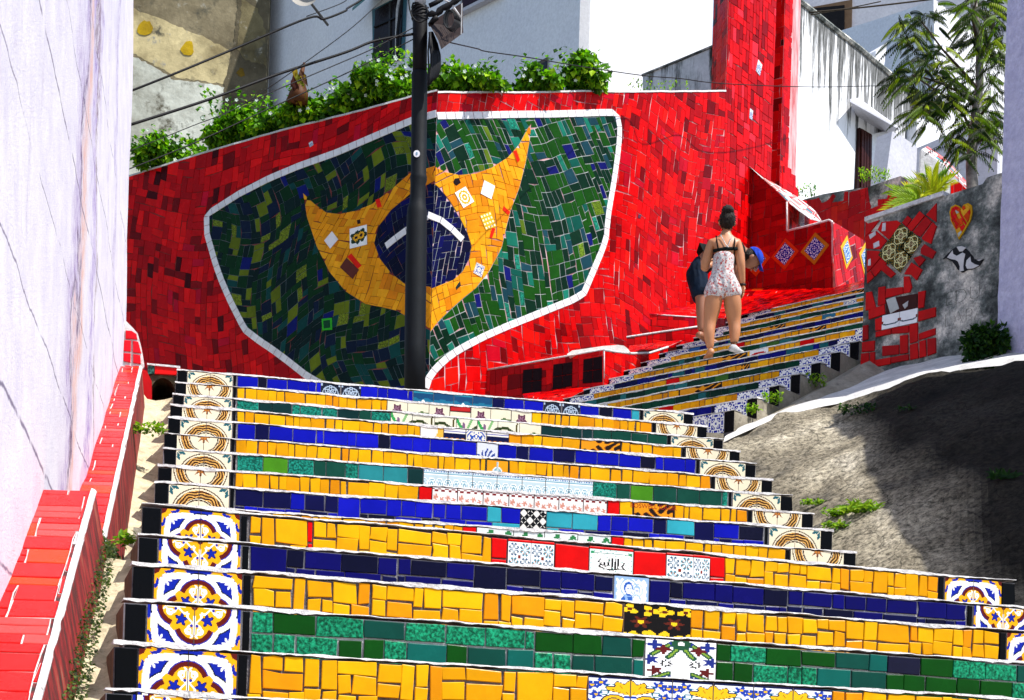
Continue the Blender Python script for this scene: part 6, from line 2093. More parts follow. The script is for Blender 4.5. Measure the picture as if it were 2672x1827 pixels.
# tall window with green awning
P = cpoly(HA, 'Q', [(95, 180), (690, -120), (640, 1010), (110, 1160)])
w_ = slab('window', HA, P, 0.02, 'glaze', hA, off=0.03, col=(0.05, 0.14, 0.18))
P2 = cpoly(HA, 'Q', [(160, 190), (640, -80), (590, 1030), (120, 1180)])
slab('pane', HA, P2, 0.03, 'glaze', w_, off=0.045, col=(0.015, 0.012, 0.014))
for xx in (420,):
    P3 = cpoly(HA, 'Q', [(xx, 60), (xx + 26, 45), (xx + 10, 1080), (xx - 16, 1085)])
    slab('mullion', HA, P3, 0.03, 'glaze', w_, off=0.07, col=(0.035, 0.035, 0.035))
P3 = cpoly(HA, 'Q', [(160, 470), (620, 270), (615, 300), (158, 500)]); slab('rail', HA, P3, 0.03, 'glaze', w_, off=0.075, col=(0.006, 0.006, 0.006))
aw = MB()
a0_, a1_ = HA.fp(px('Q', 105, 60)), HA.fp(px('Q', 700, -260))
q0, q1 = HA.fp(px('Q', 15, 300)), HA.fp(px('Q', 560, 10))
aw.prism([HA.to3d(a0_[0], a0_[1] + 0.3, 0.02), HA.to3d(a1_[0], a1_[1] + 0.3, 0.02), HA.to3d(q1[0] + .6, q1[1] + .2, 0.35), HA.to3d(q0[0], q0[1], 0.35)][::-1], (0, 0, 0.05))
mk('awning', aw.v, aw.f, M['glaze'], hA, col=(0.10, 0.22, 0.22))
wq = window(hA, HA, 'B', [(840, 95), (1120, -40), (1120, -160), (840, -60)], frame=(0.35, 0.36, 0.38), glass=(0.03, 0.01, 0.02))
P = cpoly(HA, 'B', [(838, 112), (1125, -30), (1125, -55), (838, 92)]); slab('sill', HA, P, 0.2, 'old_wall', hA, off=0.12)
P = cpoly(HA, 'B', [(1250, 470), (1420, 383), (1415, 560), (1245, 640)])
w2_ = slab('window', HA, P, 0.02, 'glaze', hA, off=0.03, col=(0.34, 0.33, 0.33))
slab('lintel', HA, cpoly(HA, 'B', [(1252, 475), (1418, 388), (1417, 410), (1300, 485)]), 0.02, 'glaze', w2_, off=0.04, col=(0.10, 0.085, 0.07))
slab('pane', HA, cpoly(HA, 'B', [(1290, 500), (1416, 412), (1412, 560), (1290, 600)]), 0.02, 'glaze', w2_, off=0.05, col=(0.03, 0.035, 0.05))

# satellite dish at the top
ds = thing('satellite_dish', tuple(X('A', 2030, 20, 22.0)), 'grey satellite dish on the shaded house side, cut by the top of the picture', 'satellite dish')
dc = X('A', 2040, -30, 22.0)
m = MB(); vs = []; n = 24; rings = 5
for r_ in range(rings + 1):
    for k in range(n):
        a = 2 * math.pi * k / n; rr = 0.21 * r_ / rings
        vs.append(dc + Vector((rr * math.cos(a), 0.12 * (r_ / rings) ** 2 * -1, rr * math.sin(a))))
m.add(vs, [[r_ * n + k, r_ * n + (k + 1) % n, (r_ + 1) * n + (k + 1) % n, (r_ + 1) * n + k] for r_ in range(rings) for k in range(n)])
mk('dish', m.v, m.f, M['glaze'], ds, col=(0.35, 0.33, 0.30), smooth=True)
m = MB(); m.tube([dc + Vector((0, 0.0, 0)), dc + Vector((0.25, 0.6, -0.1))], 0.02, 6); mk('arm', m.v, m.f, M['glaze'], ds, col=(0.1, 0.1, 0.1))

# painted grey-brown building at the left
hP = thing('building', (-5, 30, 3), 'grey and ochre painted old building between the left house wall and the white house', 'building')
HPn = vwall((at((300, 300), 31).x, 31, 0), math.radians(8))
slab('wall', HPn, cpoly(HPn, 'A', [(500, -300), (1817, -300), (1768, 1000), (1768, 1600), (500, 1600)]), 1.0, 'painted', hP, col=(0.30, 0.25, 0.15))
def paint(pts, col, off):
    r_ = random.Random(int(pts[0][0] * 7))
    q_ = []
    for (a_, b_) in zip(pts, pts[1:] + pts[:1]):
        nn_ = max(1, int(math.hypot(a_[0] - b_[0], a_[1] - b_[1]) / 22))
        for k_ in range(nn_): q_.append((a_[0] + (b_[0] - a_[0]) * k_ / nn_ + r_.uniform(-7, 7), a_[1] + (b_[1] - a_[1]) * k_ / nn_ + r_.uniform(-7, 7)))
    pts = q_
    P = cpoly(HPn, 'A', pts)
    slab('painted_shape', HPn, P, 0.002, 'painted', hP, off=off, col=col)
paint([(800, 20), (915, 68), (1000, 98), (1150, 160), (1350, 245), (1545, 340), (1500, 565), (1350, 540), (1200, 525), (1060, 450), (905, 365), (780, 320)], (0.72, 0.60, 0.32), 0.003)
paint([(780, 340), (905, 385), (1030, 450), (1150, 530), (1300, 545), (1500, 585), (1560, 700), (1480, 900), (1300, 1200), (780, 1400)], (0.72, 0.74, 0.64), 0.006)
paint([(1615, -300), (1817, -300), (1770, 760), (1590, 850), (1480, 760), (1500, 560), (1545, 400), (1580, 150)], (0.15, 0.125, 0.075), 0.009)  # shadow falling on this facade, painted in as a dark band
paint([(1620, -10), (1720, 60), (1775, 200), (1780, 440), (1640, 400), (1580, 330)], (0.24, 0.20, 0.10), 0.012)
for (cx_, cy_, rx, ry) in ((972, 190, 52, 52), (1255, 325, 42, 50), (1612, 490, 26, 30)):
    paint([(cx_ + rx * math.cos(a) * (1 + .12 * math.sin(3 * a)), cy_ + ry * math.sin(a)) for a in [k * math.pi / 7 for k in range(14)]], (0.62, 0.40, 0.006) if rx > 30 else (0.2, 0.12, 0.01), 0.015)

# mouldy grey wall end beside the tower
gm_ = thing('outer_wall', (1.8, 21.5, 6), 'grey wall with black mould streaks between the white house and the red tower', 'wall')
GM = vwall((at(px('B', 2045, 550), 21.2).x, 21.2, 0), math.radians(-32))
slab('masonry', GM, cpoly(GM, 'B', [(2043, 508), (2307, 405), (2560, 300), (2560, 760), (2043, 760)]), 0.5, 'streak_wall', gm_)
slab('coping', GM, cpoly(GM, 'B', [(2038, 512), (2307, 403), (2560, 298), (2560, 285), (2307, 392), (2040, 500)]), 0.52, 'mouldy', gm_, off=0.02)

# big white wall on the right with soot streaks, door under a canopy
hC = thing('house', (4.2, 26, 3), 'big sunlit white wall with black soot streaks and a dark door under a canopy', 'house')
HC = vwall((at(px('C', 700, 600), 26).x, 26.0, 0), math.radians(46))
top_ = [(640, -130), (745, -35), (800, 5), (900, 82), (1050, 205), (1200, 320), (1400, 488), (1520, 600), (1640, 705)]
tp = [HC.fp(px('C', *p)) for p in top_]
nA, nB = 60, 30
vs = []; fs = []; cols = []
def topat(s_):
    for a, b in zip(tp, tp[1:]):
        if s_ <= b[0]: return a[1] + (b[1] - a[1]) * (s_ - a[0]) / (b[0] - a[0])
    return tp[-1][1]
for i in range(nA + 1):
    s_ = tp[0][0] + (tp[-1][0] - tp[0][0]) * i / nA
    zt_ = topat(s_)
    for j in range(nB + 1):
        vs.append(HC.to3d(s_, zt_ - (zt_ - 4.0) * (j / nB) ** 1.6, 0))
for i in range(nA):
    for j in range(nB):
        a = i * (nB + 1) + j
        fs.append([a, a + 1, a + nB + 2, a + nB + 1])
hw = mk('wall', vs, fs, M['drip'], hC)
ca = hw.data.color_attributes.new('Col', 'FLOAT_COLOR', 'POINT')
arr = []
for i in range(nA + 1):
    s_ = tp[0][0] + (tp[-1][0] - tp[0][0]) * i / nA
    zt_ = topat(s_)
    for j in range(nB + 1):
        d_ = (zt_ - 4.0) * (j / nB) ** 1.6
        arr += [min(1, d_ / 4.0), 0, 0, 1]
ca.data.foreach_set('color', arr)
m = MB(); m.tube([HC.to3d(p[0], p[1], 0.0) for p in tp], 0.05, 6); m.build('coping', M['mouldy'], hC)
m = MB(); m.prism([HC.to3d(tp[0][0], 4, -0.05), HC.to3d(tp[-1][0], 4, -0.05), HC.to3d(tp[-1][0], tp[-1][1] - .1, -0.05), HC.to3d(tp[0][0], tp[0][1] - .3, -0.05)], HC.n * -0.4)
m.build('back_wall', M['white_wall'], hC)
# doorway: dark door, jamb, canopy
slab('door', HC, cpoly(HC, 'C', [(1188, 860), (1268, 905), (1250, 1300), (1168, 1300)]), 0.05, 'glaze', hC, off=0.06, col=(0.022, 0.006, 0.005))
for k in range(4):
    xk = 1196 + k * 18
    slab('plank', HC, cpoly(HC, 'C', [(xk, 870 + k * 11), (xk + 13, 878 + k * 11), (xk + 8, 1290), (xk - 6, 1290)]), 0.02, 'glaze', hC, off=0.085, col=(0.045, 0.012, 0.008))
slab('jamb', HC, cpoly(HC, 'C', [(1268, 905), (1372, 880), (1362, 1300), (1252, 1300)]), 0.05, 'shade_wall', hC, off=0.055)
YC = lambda x, y, dd: X('C', x, y, dd)
dw = HC.to3d(*HC.fp(px('C', 1300, 850))).y
o1, o2 = YC(1143, 680, dw - 0.95), YC(1475, 868, dw - 0.25)
i1, i2 = YC(1200, 800, dw - 0.25), YC(1385, 895, dw + 0.30)
t1, t2 = YC(1143, 663, dw - 0.95), YC(1475, 856, dw - 0.25)
j1, j2 = YC(1200, 655, dw - 0.4), YC(1400, 800, dw + 0.30)
mk('canopy', [o1, o2, i2, i1, t1, t2, j2, j1], [[0, 3, 2, 1], [4, 5, 6, 7], [0, 1, 5, 4], [1, 2, 6, 5], [2, 3, 7, 6], [3, 0, 4, 7]], M['old_wall'], hC)
# lower annex wall right of the door
hC2 = thing('outer_wall', (6, 28, 4), 'lower white stained wall right of the dark doorway, running behind the tree', 'wall')
HD = vwall((HC.to3d(tp[-1][0], 0).x - 0.3, HC.to3d(tp[-1][0], 0).y - 0.6, 0), math.radians(44))
slab('masonry', HD, cpoly(HD, 'C', [(1590, 780), (1900, 900), (2300, 1100), (2300, 1500), (1580, 1500)]), 0.4, 'white_wall', hC2)
HE = vwall((at(px('C', 1400, 1000), 25.4).x, 25.4, 0), math.radians(40))
slab('low_masonry', HE, cpoly(HE, 'C', [(1425, 880), (1480, 905), (1595, 985), (1595, 1500), (1370, 1500), (1385, 1180)]), 0.3, 'old_wall', hC2)
slab('return_wall', vwall(tuple(HE.to3d(HE.fp(px('C', 1592, 1000))[0], 0)), math.radians(-30)), [(0, 4), (1.3, 4), (1.3, HE.fp(px('C', 1592, 990))[1] + 0.3), (0, HE.fp(px('C', 1592, 990))[1])], 0.2, 'old_wall', hC2)

# upper houses behind
hD = thing('house', (5, 36, 6), 'pale house wall far behind with a brown framed dark window', 'house')
HF = vwall((at(px('C', 800, 100), 40).x, 40.0, 0), math.radians(-18))
slab('wall', HF, cpoly(HF, 'C', [(600, -300), (2400, -300), (2400, 900), (600, 900)]), 0.5, 'old_wall', hD)
f_ = slab('window', HF, cpoly(HF, 'C', [(865, 60), (1160, 5), (1155, 250), (1000, 260), (860, 120)]), 0.05, 'glaze', hD, off=0.06, col=(0.16, 0.10, 0.06))
slab('pane', HF, cpoly(HF, 'C', [(900, 70), (1110, 50), (1110, 260), (1000, 260), (900, 160)]), 0.05, 'glaze', f_, off=0.12, col=(0.012, 0.011, 0.012))
hE = thing('house', (8, 33, 6), 'tall blue-shaded house side with a bright white corner above the soot streaked wall', 'house')
HG = vwall((at(px('C', 1700, 200), 33).x, 33.0, 0), math.radians(-50))
slab('side_wall', HG, cpoly(HG, 'C', [(700, 350), (1060, 212), (1400, 105), (1690, 8), (1705, 20), (1715, 900), (700, 900)]), 0.4, 'shade_wall', hE)
HH = vwall(tuple(HG.to3d(HG.fp(px('C', 1703, 200))[0], 0)), math.radians(42))
slab('front_wall', HH, cpoly(HH, 'C', [(1703, -10), (1790, 60), (1960, 190), (2300, 420), (2300, 1400), (1703, 1400)]), 0.4, 'streak2' if 'streak2' in M else 'white_wall', hE)
hF = thing('chimney', (7, 31, 8), 'small sunlit white chimney block above the soot streaked wall', 'chimney')
HI = vwall((at(px('C', 1315, 380), 31).x, 31.0, 0), math.radians(30))
slab('stack', HI, cpoly(HI, 'C', [(1315, 345), (1392, 283), (1368, 470), (1312, 430)]), 0.5, 'white_wall', hF)
slab('side', vwall(tuple(HI.to3d(HI.fp(px('C', 1314, 380))[0] - 0.5, 0)), math.radians(-20)), cpoly(vwall(tuple(HI.to3d(HI.fp(px('C', 1314, 380))[0] - 0.5, 0)), math.radians(-20)), 'C', [(1262, 362), (1316, 340), (1314, 440), (1290, 420)]), 0.3, 'shade_wall', hF)
# ---------------------------------------------------------------- utility pole
def metal(name, col, rough=0.5, vary_=0.5):
    m, nt, b = newmat(name)
    g = geo(nt); n1 = tex_noise(nt, 12, 6, 0.7, g)
    c = mixc(nt, ramp(nt, n1.outputs[0], [(0.35, 0.0), (0.7, 1.0)]).outputs[0], col, tuple(x * vary_ for x in col))
    nt.links.new(c, b.inputs['Base Color']); b.inputs['Roughness'].default_value = rough; b.inputs['Specular IOR Level'].default_value = 0.2
    bump(nt, b, n1.outputs[0], 0.25, 0.01)
    M[name] = m
metal('pole_paint', (0.0035, 0.006, 0.009), 0.65)
metal('pole_top', (0.55, 0.55, 0.55), 0.8)
metal('black_rubber', (0.0025, 0.0025, 0.004), 0.6)
metal('box_metal', (0.022, 0.009, 0.006), 0.6)
metal('trunk_bark', (0.26, 0.24, 0.22), 0.9, 0.25)
metal('bark', (0.06, 0.045, 0.03), 0.9)
PD = 12.75
pole = thing('utility_pole', tuple(at((1083, 1020), PD)), 'dark steel utility pole with cable coils standing in front of the mural fold', 'utility pole')
cen = lambda x, y: at((x, y), PD)
def rad(w_): return w_ / 2 * PD / 4139
seq = [(1082, 1075, 55), (1083, 900, 55), (1085, 720, 55), (1087, 600, 54), (1088, 560, 53), (1088, 545, 50), (1089, 536, 44), (1090, 520, 41), (1091, 480, 40), (1092, 470, 44), (1092, 462, 44), (1092, 455, 40), (1094, 300, 41), (1095, 212, 41), (1095, 205, 43), (1095, 195, 43), (1095, 190, 40)]
m = MB(); m.tube([cen(a, b) for a, b, c in seq], [rad(c) for a, b, c in seq], 28); m.build('post', M['pole_paint'], pole, smooth=True)
seq = [(1095, 191, 37), (1096, 100, 38), (1096, 52, 39), (1096, 40, 40), (1096, 22, 36)]
m = MB(); m.tube([cen(a, b) for a, b, c in seq], [rad(c) for a, b, c in seq], 24); m.build('rubber_sleeve', M['black_rubber'], pole, smooth=True)
seq = [(1096, 24, 30), (1097, -40, 30), (1099, -200, 29)]
m = MB(); m.tube([cen(a, b) for a, b, c in seq], [rad(c) for a, b, c in seq], 20); m.build('upper_post', M['pole_top'], pole, smooth=True)
st = px('B', 535, 1052); c_ = at(st, PD) + Vector((0, -0.064, 0))
m = MB(); m.prism([c_ + Vector((0.026 * math.cos(a), 0, 0.028 * math.sin(a))) for a in [k * math.pi / 10 for k in range(20)]], (0, -0.004, 0)); mk('sticker', m.v, m.f, M['glaze'], pole, col=(0.75, 0.75, 0.78))
m = MB(); m.prism([c_ + Vector((0.008 * math.cos(a), -0.003, 0.014 * math.sin(a))) for a in [k * math.pi / 6 for k in range(12)]], (0, -0.003, 0)); mk('sticker_mark', m.v, m.f, M['glaze'], pole, col=(0.2, 0.3, 0.4))
m = MB()
rnd = random.Random(3)
for k in range(7):                                 # ragged wrap of tape and clamps
    y = 20 + k * 5
    pts = [cen(1096 + 21 * math.cos(a), y + 6 * math.sin(a * 2 + k)) + Vector((0, -0.06 * math.sin(a), 0)) for a in [j * math.pi / 5 for j in range(11)]]
    m.tube(pts, 0.007 + 0.004 * rnd.random(), 6)
m.build('clamp', M['black_rubber'], pole, smooth=True)
# strut carrying the junction box
jb = thing('junction_box', tuple(X('Q', 1350, 450, 12.6)), 'dark rusty metal junction box wound with cable at the pole top', 'junction box')
def qb(x, y, d): return X('Q', x, y, d)
f0, f1, f2, f3 = qb(1215, 700, 12.45), qb(1265, 850, 12.45), qb(1625, 575, 12.75), qb(1600, 430, 12.75)
u0, u3 = qb(1060, 420, 12.45), qb(1600, 120, 12.75)
mk('box', [qb(1050, 400, 12.5), qb(1225, 715, 12.5), qb(1620, 470, 12.9), qb(1605, 60, 12.9), qb(1110, 380, 13.0), qb(1280, 640, 13.0), qb(1640, 430, 13.3), qb(1640, 40, 13.3)],
   [[0, 1, 2, 3], [4, 7, 6, 5], [0, 4, 5, 1], [1, 5, 6, 2], [2, 6, 7, 3], [3, 7, 4, 0]], M['box_metal'], jb)
mk('tray', [qb(1215, 705, 12.45), qb(1268, 852, 12.45), qb(1630, 582, 12.75), qb(1618, 455, 12.75), qb(1235, 690, 12.9), qb(1290, 830, 12.9), qb(1650, 560, 13.2), qb(1640, 440, 13.2)],
   [[0, 1, 2, 3], [4, 7, 6, 5], [0, 4, 5, 1], [1, 5, 6, 2], [2, 6, 7, 3], [3, 7, 4, 0]], M['box_metal'], jb)
m = MB()
for k in range(11):
    cc = qb(1400 + 12 * k, 330 - 4 * k, 12.35 + 0.05 * k)
    rr_ = 0.068 - 0.002 * abs(k - 5)
    m.tube([cc + Vector((rr_ * 1.0 * math.cos(a) * .75, 0.01 * k, rr_ * math.sin(a) * 1.25)) for a in [j * math.pi / 9 for j in range(19)]], 0.0035, 5)
m.build('cable_winding', M['pole_paint'], jb, smooth=True)
m = MB()
pts = [(1040, 260), (1110, 235), (1180, 250), (1240, 190), (1290, 140), (1370, 120), (1440, 70), (1510, 20), (1600, -40)]
m.tube([qb(x, y, 12.5) for x, y in pts], [0.018, 0.026, 0.02, 0.03, 0.022, 0.03, 0.02, 0.026, 0.02], 8)
m.build('cable_bundle', M['black_rubber'], jb, smooth=True)
m = MB(); m.tube([qb(1060, 100, 12.7), qb(1150, 60, 12.7), qb(1290, -20, 12.7)], 0.018, 6); m.build('strut', M['black_rubber'], jb, smooth=True)
m = MB(); m.tube([qb(1080, 420, 12.6), qb(1130, 350, 12.5), qb(1200, 300, 12.5)], 0.022, 6); m.build('cable', M['black_rubber'], jb, smooth=True)
m = MB(); m.tube([qb(1480, 150, 12.4), qb(1600, 290, 12.5)], 0.006, 5); m.tube([qb(1620, 60, 12.6), qb(1610, 590, 12.6)], 0.005, 5); m.tube([qb(1320, 0, 12.5), qb(1440, 60, 12.5), qb(1600, 300, 12.5)], 0.007, 5)
m.build('white_strap', M['pole_top'], jb)
coil = thing('cable_coil', tuple(X('Q', 1150, 1000, 12.55)), 'slack black cables hanging in a long loop at the pole', 'cable')
m = MB()
rnd = random.Random(8)
for k in range(7):
    x1 = 1100 + k * 26; w2 = 30 + k * 10
    pts = [(1070 + k * 6, 560), (1080 + k * 18, 760), (1100 + k * 22, 950), (1100 + k * 24, 1150 + rnd.uniform(-20, 20)), (1070 + k * 20, 1330), (1040 + k * 14, 1480 - k * 20)]
    m.tube([qb(x + rnd.uniform(-4, 4), y, 12.5 + k * 0.02) for x, y in pts], 0.0115, 6)
m.tube([qb(1060, 640, 12.55), qb(1040, 900, 12.55), qb(1050, 1150, 12.55), qb(1040, 1400, 12.55)], 0.006, 6)
m.tube([qb(x, y, 12.5) for x, y in ((705, 0), (720, 150), (760, 290), (840, 370), (910, 390), (980, 350), (1030, 280), (1030, 180), (1000, 90))], 0.006, 6)
m.build('cable', M['black_rubber'], coil, smooth=True)

def wire(pts, r, label, col=None, d=None, mat='black_rubber'):
    P = [at(px(c, x, y), dd) for c, x, y, dd in pts]
    # smooth the run
    out = []
    for i in range(len(P) - 1):
        p0 = P[max(i - 1, 0)]; p1 = P[i]; p2 = P[i + 1]; p3 = P[min(i + 2, len(P) - 1)]
        for k in range(6):
            t = k / 6
            out.append(0.5 * ((2 * p1) + (-p0 + p2) * t + (2 * p0 - 5 * p1 + 4 * p2 - p3) * t * t + (-p0 + 3 * p1 - 3 * p2 + p3) * t ** 3))
    out.append(P[-1])
    m = MB(); m.tube(out, r, 6)
    o = m.build('overhead_wire', M[mat], smooth=True)
    tag(o, label, 'wire', 'wires running to the utility pole')
wire([('A', 860, 615, 11.3), ('A', 1200, 480, 11.5), ('A', 1560, 330, 11.8), ('A', 2058, 122, 12.1), ('A', 2165, 128, 12.2), ('A', 2307, 75, 12.3), ('B', 70, 55, 12.4), ('B', 160, 0, 12.5), ('B', 250, -80, 12.6)], 0.0085, 'thick black wire crossing highest over the painted building, kinked near its right end')
wire([('A', 850, 842, 11.3), ('A', 1400, 665, 11.7), ('A', 1850, 500, 12.1), ('A', 2307, 352, 12.4), ('B', 250, 275, 12.6), ('B', 520, 226, 12.74)], 0.0105, 'thickest black cable reaching the pole just above the vines')
wire([('A', 1640, 690, 11.5), ('A', 2307, 408, 12.3), ('B', 250, 320, 12.5), ('B', 510, 185, 12.74)], 0.0042, 'thin wire just below the thickest cable')
wire([('A', 830, 1025, 11.2), ('A', 1280, 845, 11.6), ('A', 1640, 690, 12.0), ('B', 0, 262, 12.3), ('B', 260, 40, 12.5), ('B', 330, -30, 12.6)], 0.0036, 'thin wire rising steeply across the shaded white house')
wire([('A', 820, 1148, 11.2), ('A', 1280, 965, 11.6), ('A', 1760, 745, 12.0), ('A', 2307, 495, 12.4), ('B', 250, 395, 12.6), ('B', 510, 262, 12.74)], 0.0048, 'lowest wire brushing the tops of the vines')
wire([('A', 2050, 110, 12.6), ('A', 2307, 10, 12.8), ('B', 60, -60, 12.8)], 0.0036, 'short thin wire beside the satellite dish')
wire([('Q', 1415, 735, 12.8), ('Q', 1560, 768, 13.2), ('Q', 1900, 845, 14), ('B', 1000, 345, 14.4), ('B', 1280, 385, 15.0), ('B', 1600, 440, 16), ('B', 2040, 505, 17.2), ('C', 0, 525, 17.4), ('C', 200, 552, 17.9), ('C', 420, 566, 18.2), ('C', 700, 578, 18.9), ('C', 1000, 582, 20), ('C', 1400, 572, 22)], 0.0052, 'long thin wire running right from the junction box across the red tower')
for i, (a, b) in enumerate((((870, 85), (1700, -5)), ((880, 100), (1350, 10)))):
    wire([('C', a[0], a[1], 24), ('C', (a[0] + b[0]) / 2, (a[1] + b[1]) / 2 + 4, 24), ('C', b[0], b[1], 24)], 0.008 if i else 0.012, ['upper wire over the far brown framed window', 'lower wire over the far brown framed window'][i], mat='bark')
# service conduits on the shaded house
for i, (xa, xb) in enumerate(((598, 590), (650, 605))):
    m = MB(); m.tube([HA.to3d(*HA.fp(px('Q', xa + 60, -60)), 0.12), HA.to3d(*HA.fp(px('Q', xa + 10, 200)), 0.12), HA.to3d(*HA.fp(px('Q', xb + 4, 600)), 0.12), HA.to3d(*HA.fp(px('Q', xb, 1000)), 0.12)], 0.025, 6)
    o = m.build('drainpipe', M['pole_top' if i == 0 else 'black_rubber']); tag(o, ['pale thin pipe down the right of the tall dark window', 'dark pipe right beside the pale pipe at the tall window'][i], 'pipe')

# ---------------------------------------------------------------- foliage
def leafmat(name):
    m, nt, b = newmat(name)
    c = attr_col(nt)
    nt.links.new(c, b.inputs['Base Color']); b.inputs['Roughness'].default_value = 0.45
    b.inputs['Specular IOR Level'].default_value = 0.10
    tr = N(nt, 'ShaderNodeBsdfTranslucent')
    br_ = mixc(nt, 1.0, c, (1.2, 1.6, 0.25), 'MULTIPLY'); nt.links.new(br_, tr.inputs['Color'])
    mx = N(nt, 'ShaderNodeMixShader'); mx.inputs[0].default_value = 0.35
    nt.links.new(b.outputs[0], mx.inputs[1]); nt.links.new(tr.outputs[0], mx.inputs[2])
    nt.links.new(mx.outputs[0], nt.nodes['Material Output'].inputs['Surface'])
    M[name] = m
leafmat('leaf')
GREENS = [((0.05, 0.14, 0.008), 4), ((0.09, 0.24, 0.01), 4), ((0.18, 0.38, 0.012), 3), ((0.30, 0.46, 0.015), 1.6), ((0.025, 0.07, 0.008), 2)]
def leaf(m, p, d, n, L, W, col, fold=0.25):
    d = d.normalized(); s_ = d.cross(n)
    if s_.length < 1e-4: s_ = Vector((1, 0, 0))
    s_.normalize(); nn = s_.cross(d)
    tip = p + d * L - nn * L * 0.15
    mid = p + d * L * 0.45
    m.add([p, mid + s_ * W + nn * W * fold, tip, mid - s_ * W + nn * W * fold, mid], [[0, 1, 4], [1, 2, 4], [0, 4, 3], [4, 2, 3]], col)
def rv(rnd): 
    while True:
        v = Vector((rnd.uniform(-1, 1), rnd.uniform(-1, 1), rnd.uniform(-1, 1)))
        if 0.05 < v.length <= 1: return v.normalized()
def bush(m, c, r, n, rnd, L=0.05, W=0.022, tab=GREENS, lumps=7, up=0.3):
    cs = []
    for k in range(lumps):
        v = rv(rnd)
        cs.append((Vector(c) + Vector((v.x * r[0], v.y * r[1], v.z * r[2])) * 0.6, 0.35 + 0.35 * rnd.random()))
    for i in range(n):
        cc, k = cs[rnd.randrange(len(cs))]
        v = rv(rnd); q = rnd.random() ** 0.35
        p = cc + Vector((v.x * r[0], v.y * r[1], v.z * r[2])) * k * q
        d = (v + rv(rnd) * 0.8 + Vector((0, 0, -0.3)))
        nrm = (v + Vector((0, 0, up)) + rv(rnd) * 0.5).normalized()
        leaf(m, p, d, nrm, L * rnd.uniform(0.6, 1.3), W * rnd.uniform(0.6, 1.3), vary(rnd, pick(rnd, tab), 0.25))
VINES = [('A', 920, 1290, 880, 1150, 'L', 'smallest leafy vine clump at the left end of the mural top', 1500),
         ('A', 1350, 1790, 660, 990, 'L', 'round white flowered vine clump left of the shaded house corner', 3200),
         ('A', 1740, 2010, 760, 900, 'L', 'low strip of vine filling the gap between two taller clumps', 1100),
         ('A', 1940, 2370, 620, 850, 'L', 'spreading vine clump under the brown banana stalk', 2600),
         ('B', -40, 300, 620, 765, 'L', 'low vine clump just left of the pole side mound', 1500),
         ('B', 185, 500, 385, 700, 'L', 'tall vine mound hard against the left of the pole', 3400),
         ('B', 590, 1080, 480, 625, 'R', 'vine mound sloping down right of the pole', 2400),
         ('B', 1190, 1460, 480, 625, 'R', 'small domed vine below the little square window', 1500),
         ('B', 1480, 1775, 430, 625, 'R', 'pointed vine clump before the sunlit house front', 1900)]
for (c, x0, x1, y0, y1, sd, label, n) in VINES:
    rnd = random.Random(int(x0 * 3 + y0))
    mid = px(c, (x0 + x1) / 2, (y0 + y1) / 2)
    sf = WL if sd == 'L' else WR
    q = sf.fp(mid); base = sf.to3d(q[0], q[1], -0.22)
    d = base.y
    rx = (x1 - x0) / 2 / 2.5633 * d / 4139; rz = (y1 - y0) / 2 / 2.5633 * d / 4139
    t = thing('climbing_vine', tuple(base - Vector((0, 0, rz))), label, 'vine', 'vines growing along the mural top')
    m = MB()
    cc = at(mid, d)
    # a row of uneven mounds that follows the top of the wall
    k = max(3, int(rx / 0.16))
    for i in range(k):
        u = -1 + 2 * (i + 0.5) / k
        hgt = rz * (1 - 0.45 * abs(u) + rnd.uniform(-0.15, 0.15))
        ctr = cc + Vector((u * rx * 0.85, rnd.uniform(-.06, .1), -rz * 0.9 + hgt))
        bush(m, ctr, (rx * 1.6 / k + 0.08, 0.26, hgt), int(n / k), rnd, L=0.075, W=0.032, lumps=5)
    for i in range(int(n / 120)):                  # stray shoots
        p = cc + Vector((rnd.uniform(-1, 1) * rx, rnd.uniform(-.15, .1), rnd.uniform(-0.2, 0.75) * rz))
        for j in range(6):
            leaf(m, p + Vector((0.02 * j * rnd.uniform(-1, 1), -0.01 * j, 0.03 * j)), rv(rnd), Vector((0, -.5, 1)), 0.06, 0.026, vary(rnd, pick(rnd, GREENS), .2))
    m.build('leaves', M['leaf'], t)
    m = MB()
    for i in range(max(3, n // 260)):
        p = cc + Vector((rnd.uniform(-.9, .9) * rx, -0.24 + rnd.uniform(-0.04, 0.03), rnd.uniform(-0.8, 0.6) * rz))
        for a in range(5):
            an = a * 2 * math.pi / 5
            leaf(m, p, Vector((math.cos(an), -0.3, math.sin(an))), Vector((0, -1, 0)), 0.024, 0.011, (0.75, 0.77, 0.80))
    tag(m.build('flowers', M['leaf'], t), kind='stuff')
# brown banana stalk and yellow leaf among the vines
bn = thing('dead_stalk', tuple(X('A', 2000, 660, 16.9)), 'dried brown and yellow banana stalk standing in the vines', 'dead plant')
m = MB()
rnd = random.Random(2)
m.tube([X('A', 1985, 690, 16.9), X('A', 2000, 620, 16.9), X('A', 2012, 560, 16.9), X('A', 2015, 500, 16.9), X('A', 2035, 420, 16.9)], [0.12, 0.10, 0.05, 0.03, 0.012], 8)
mk('stalk', m.v, m.f, M['matte_tile'], bn, col=(0.10, 0.035, 0.01), smooth=True)
m = MB()
for i in range(26):
    p = X('A', 2000 + rnd.uniform(-25, 25), 480 + rnd.uniform(-30, 160), 16.85)
    leaf(m, p, Vector((rnd.uniform(-1, 1), -.3, -1.5)), Vector((0, -1, .2)), 0.13, 0.028, pick(rnd, [((0.30, 0.20, 0.01), 2), ((0.07, 0.025, 0.01), 3), ((0.16, 0.16, 0.01), 1)]))
for i in range(7): leaf(m, X('A', 1960 + i * 3, 500 + i * 5, 16.8), Vector((.1, 0, -1)), Vector((0, -1, 0)), 0.2, 0.03, (0.06, 0.015, 0.008))
m.build('dry_leaves', M['leaf'], bn)
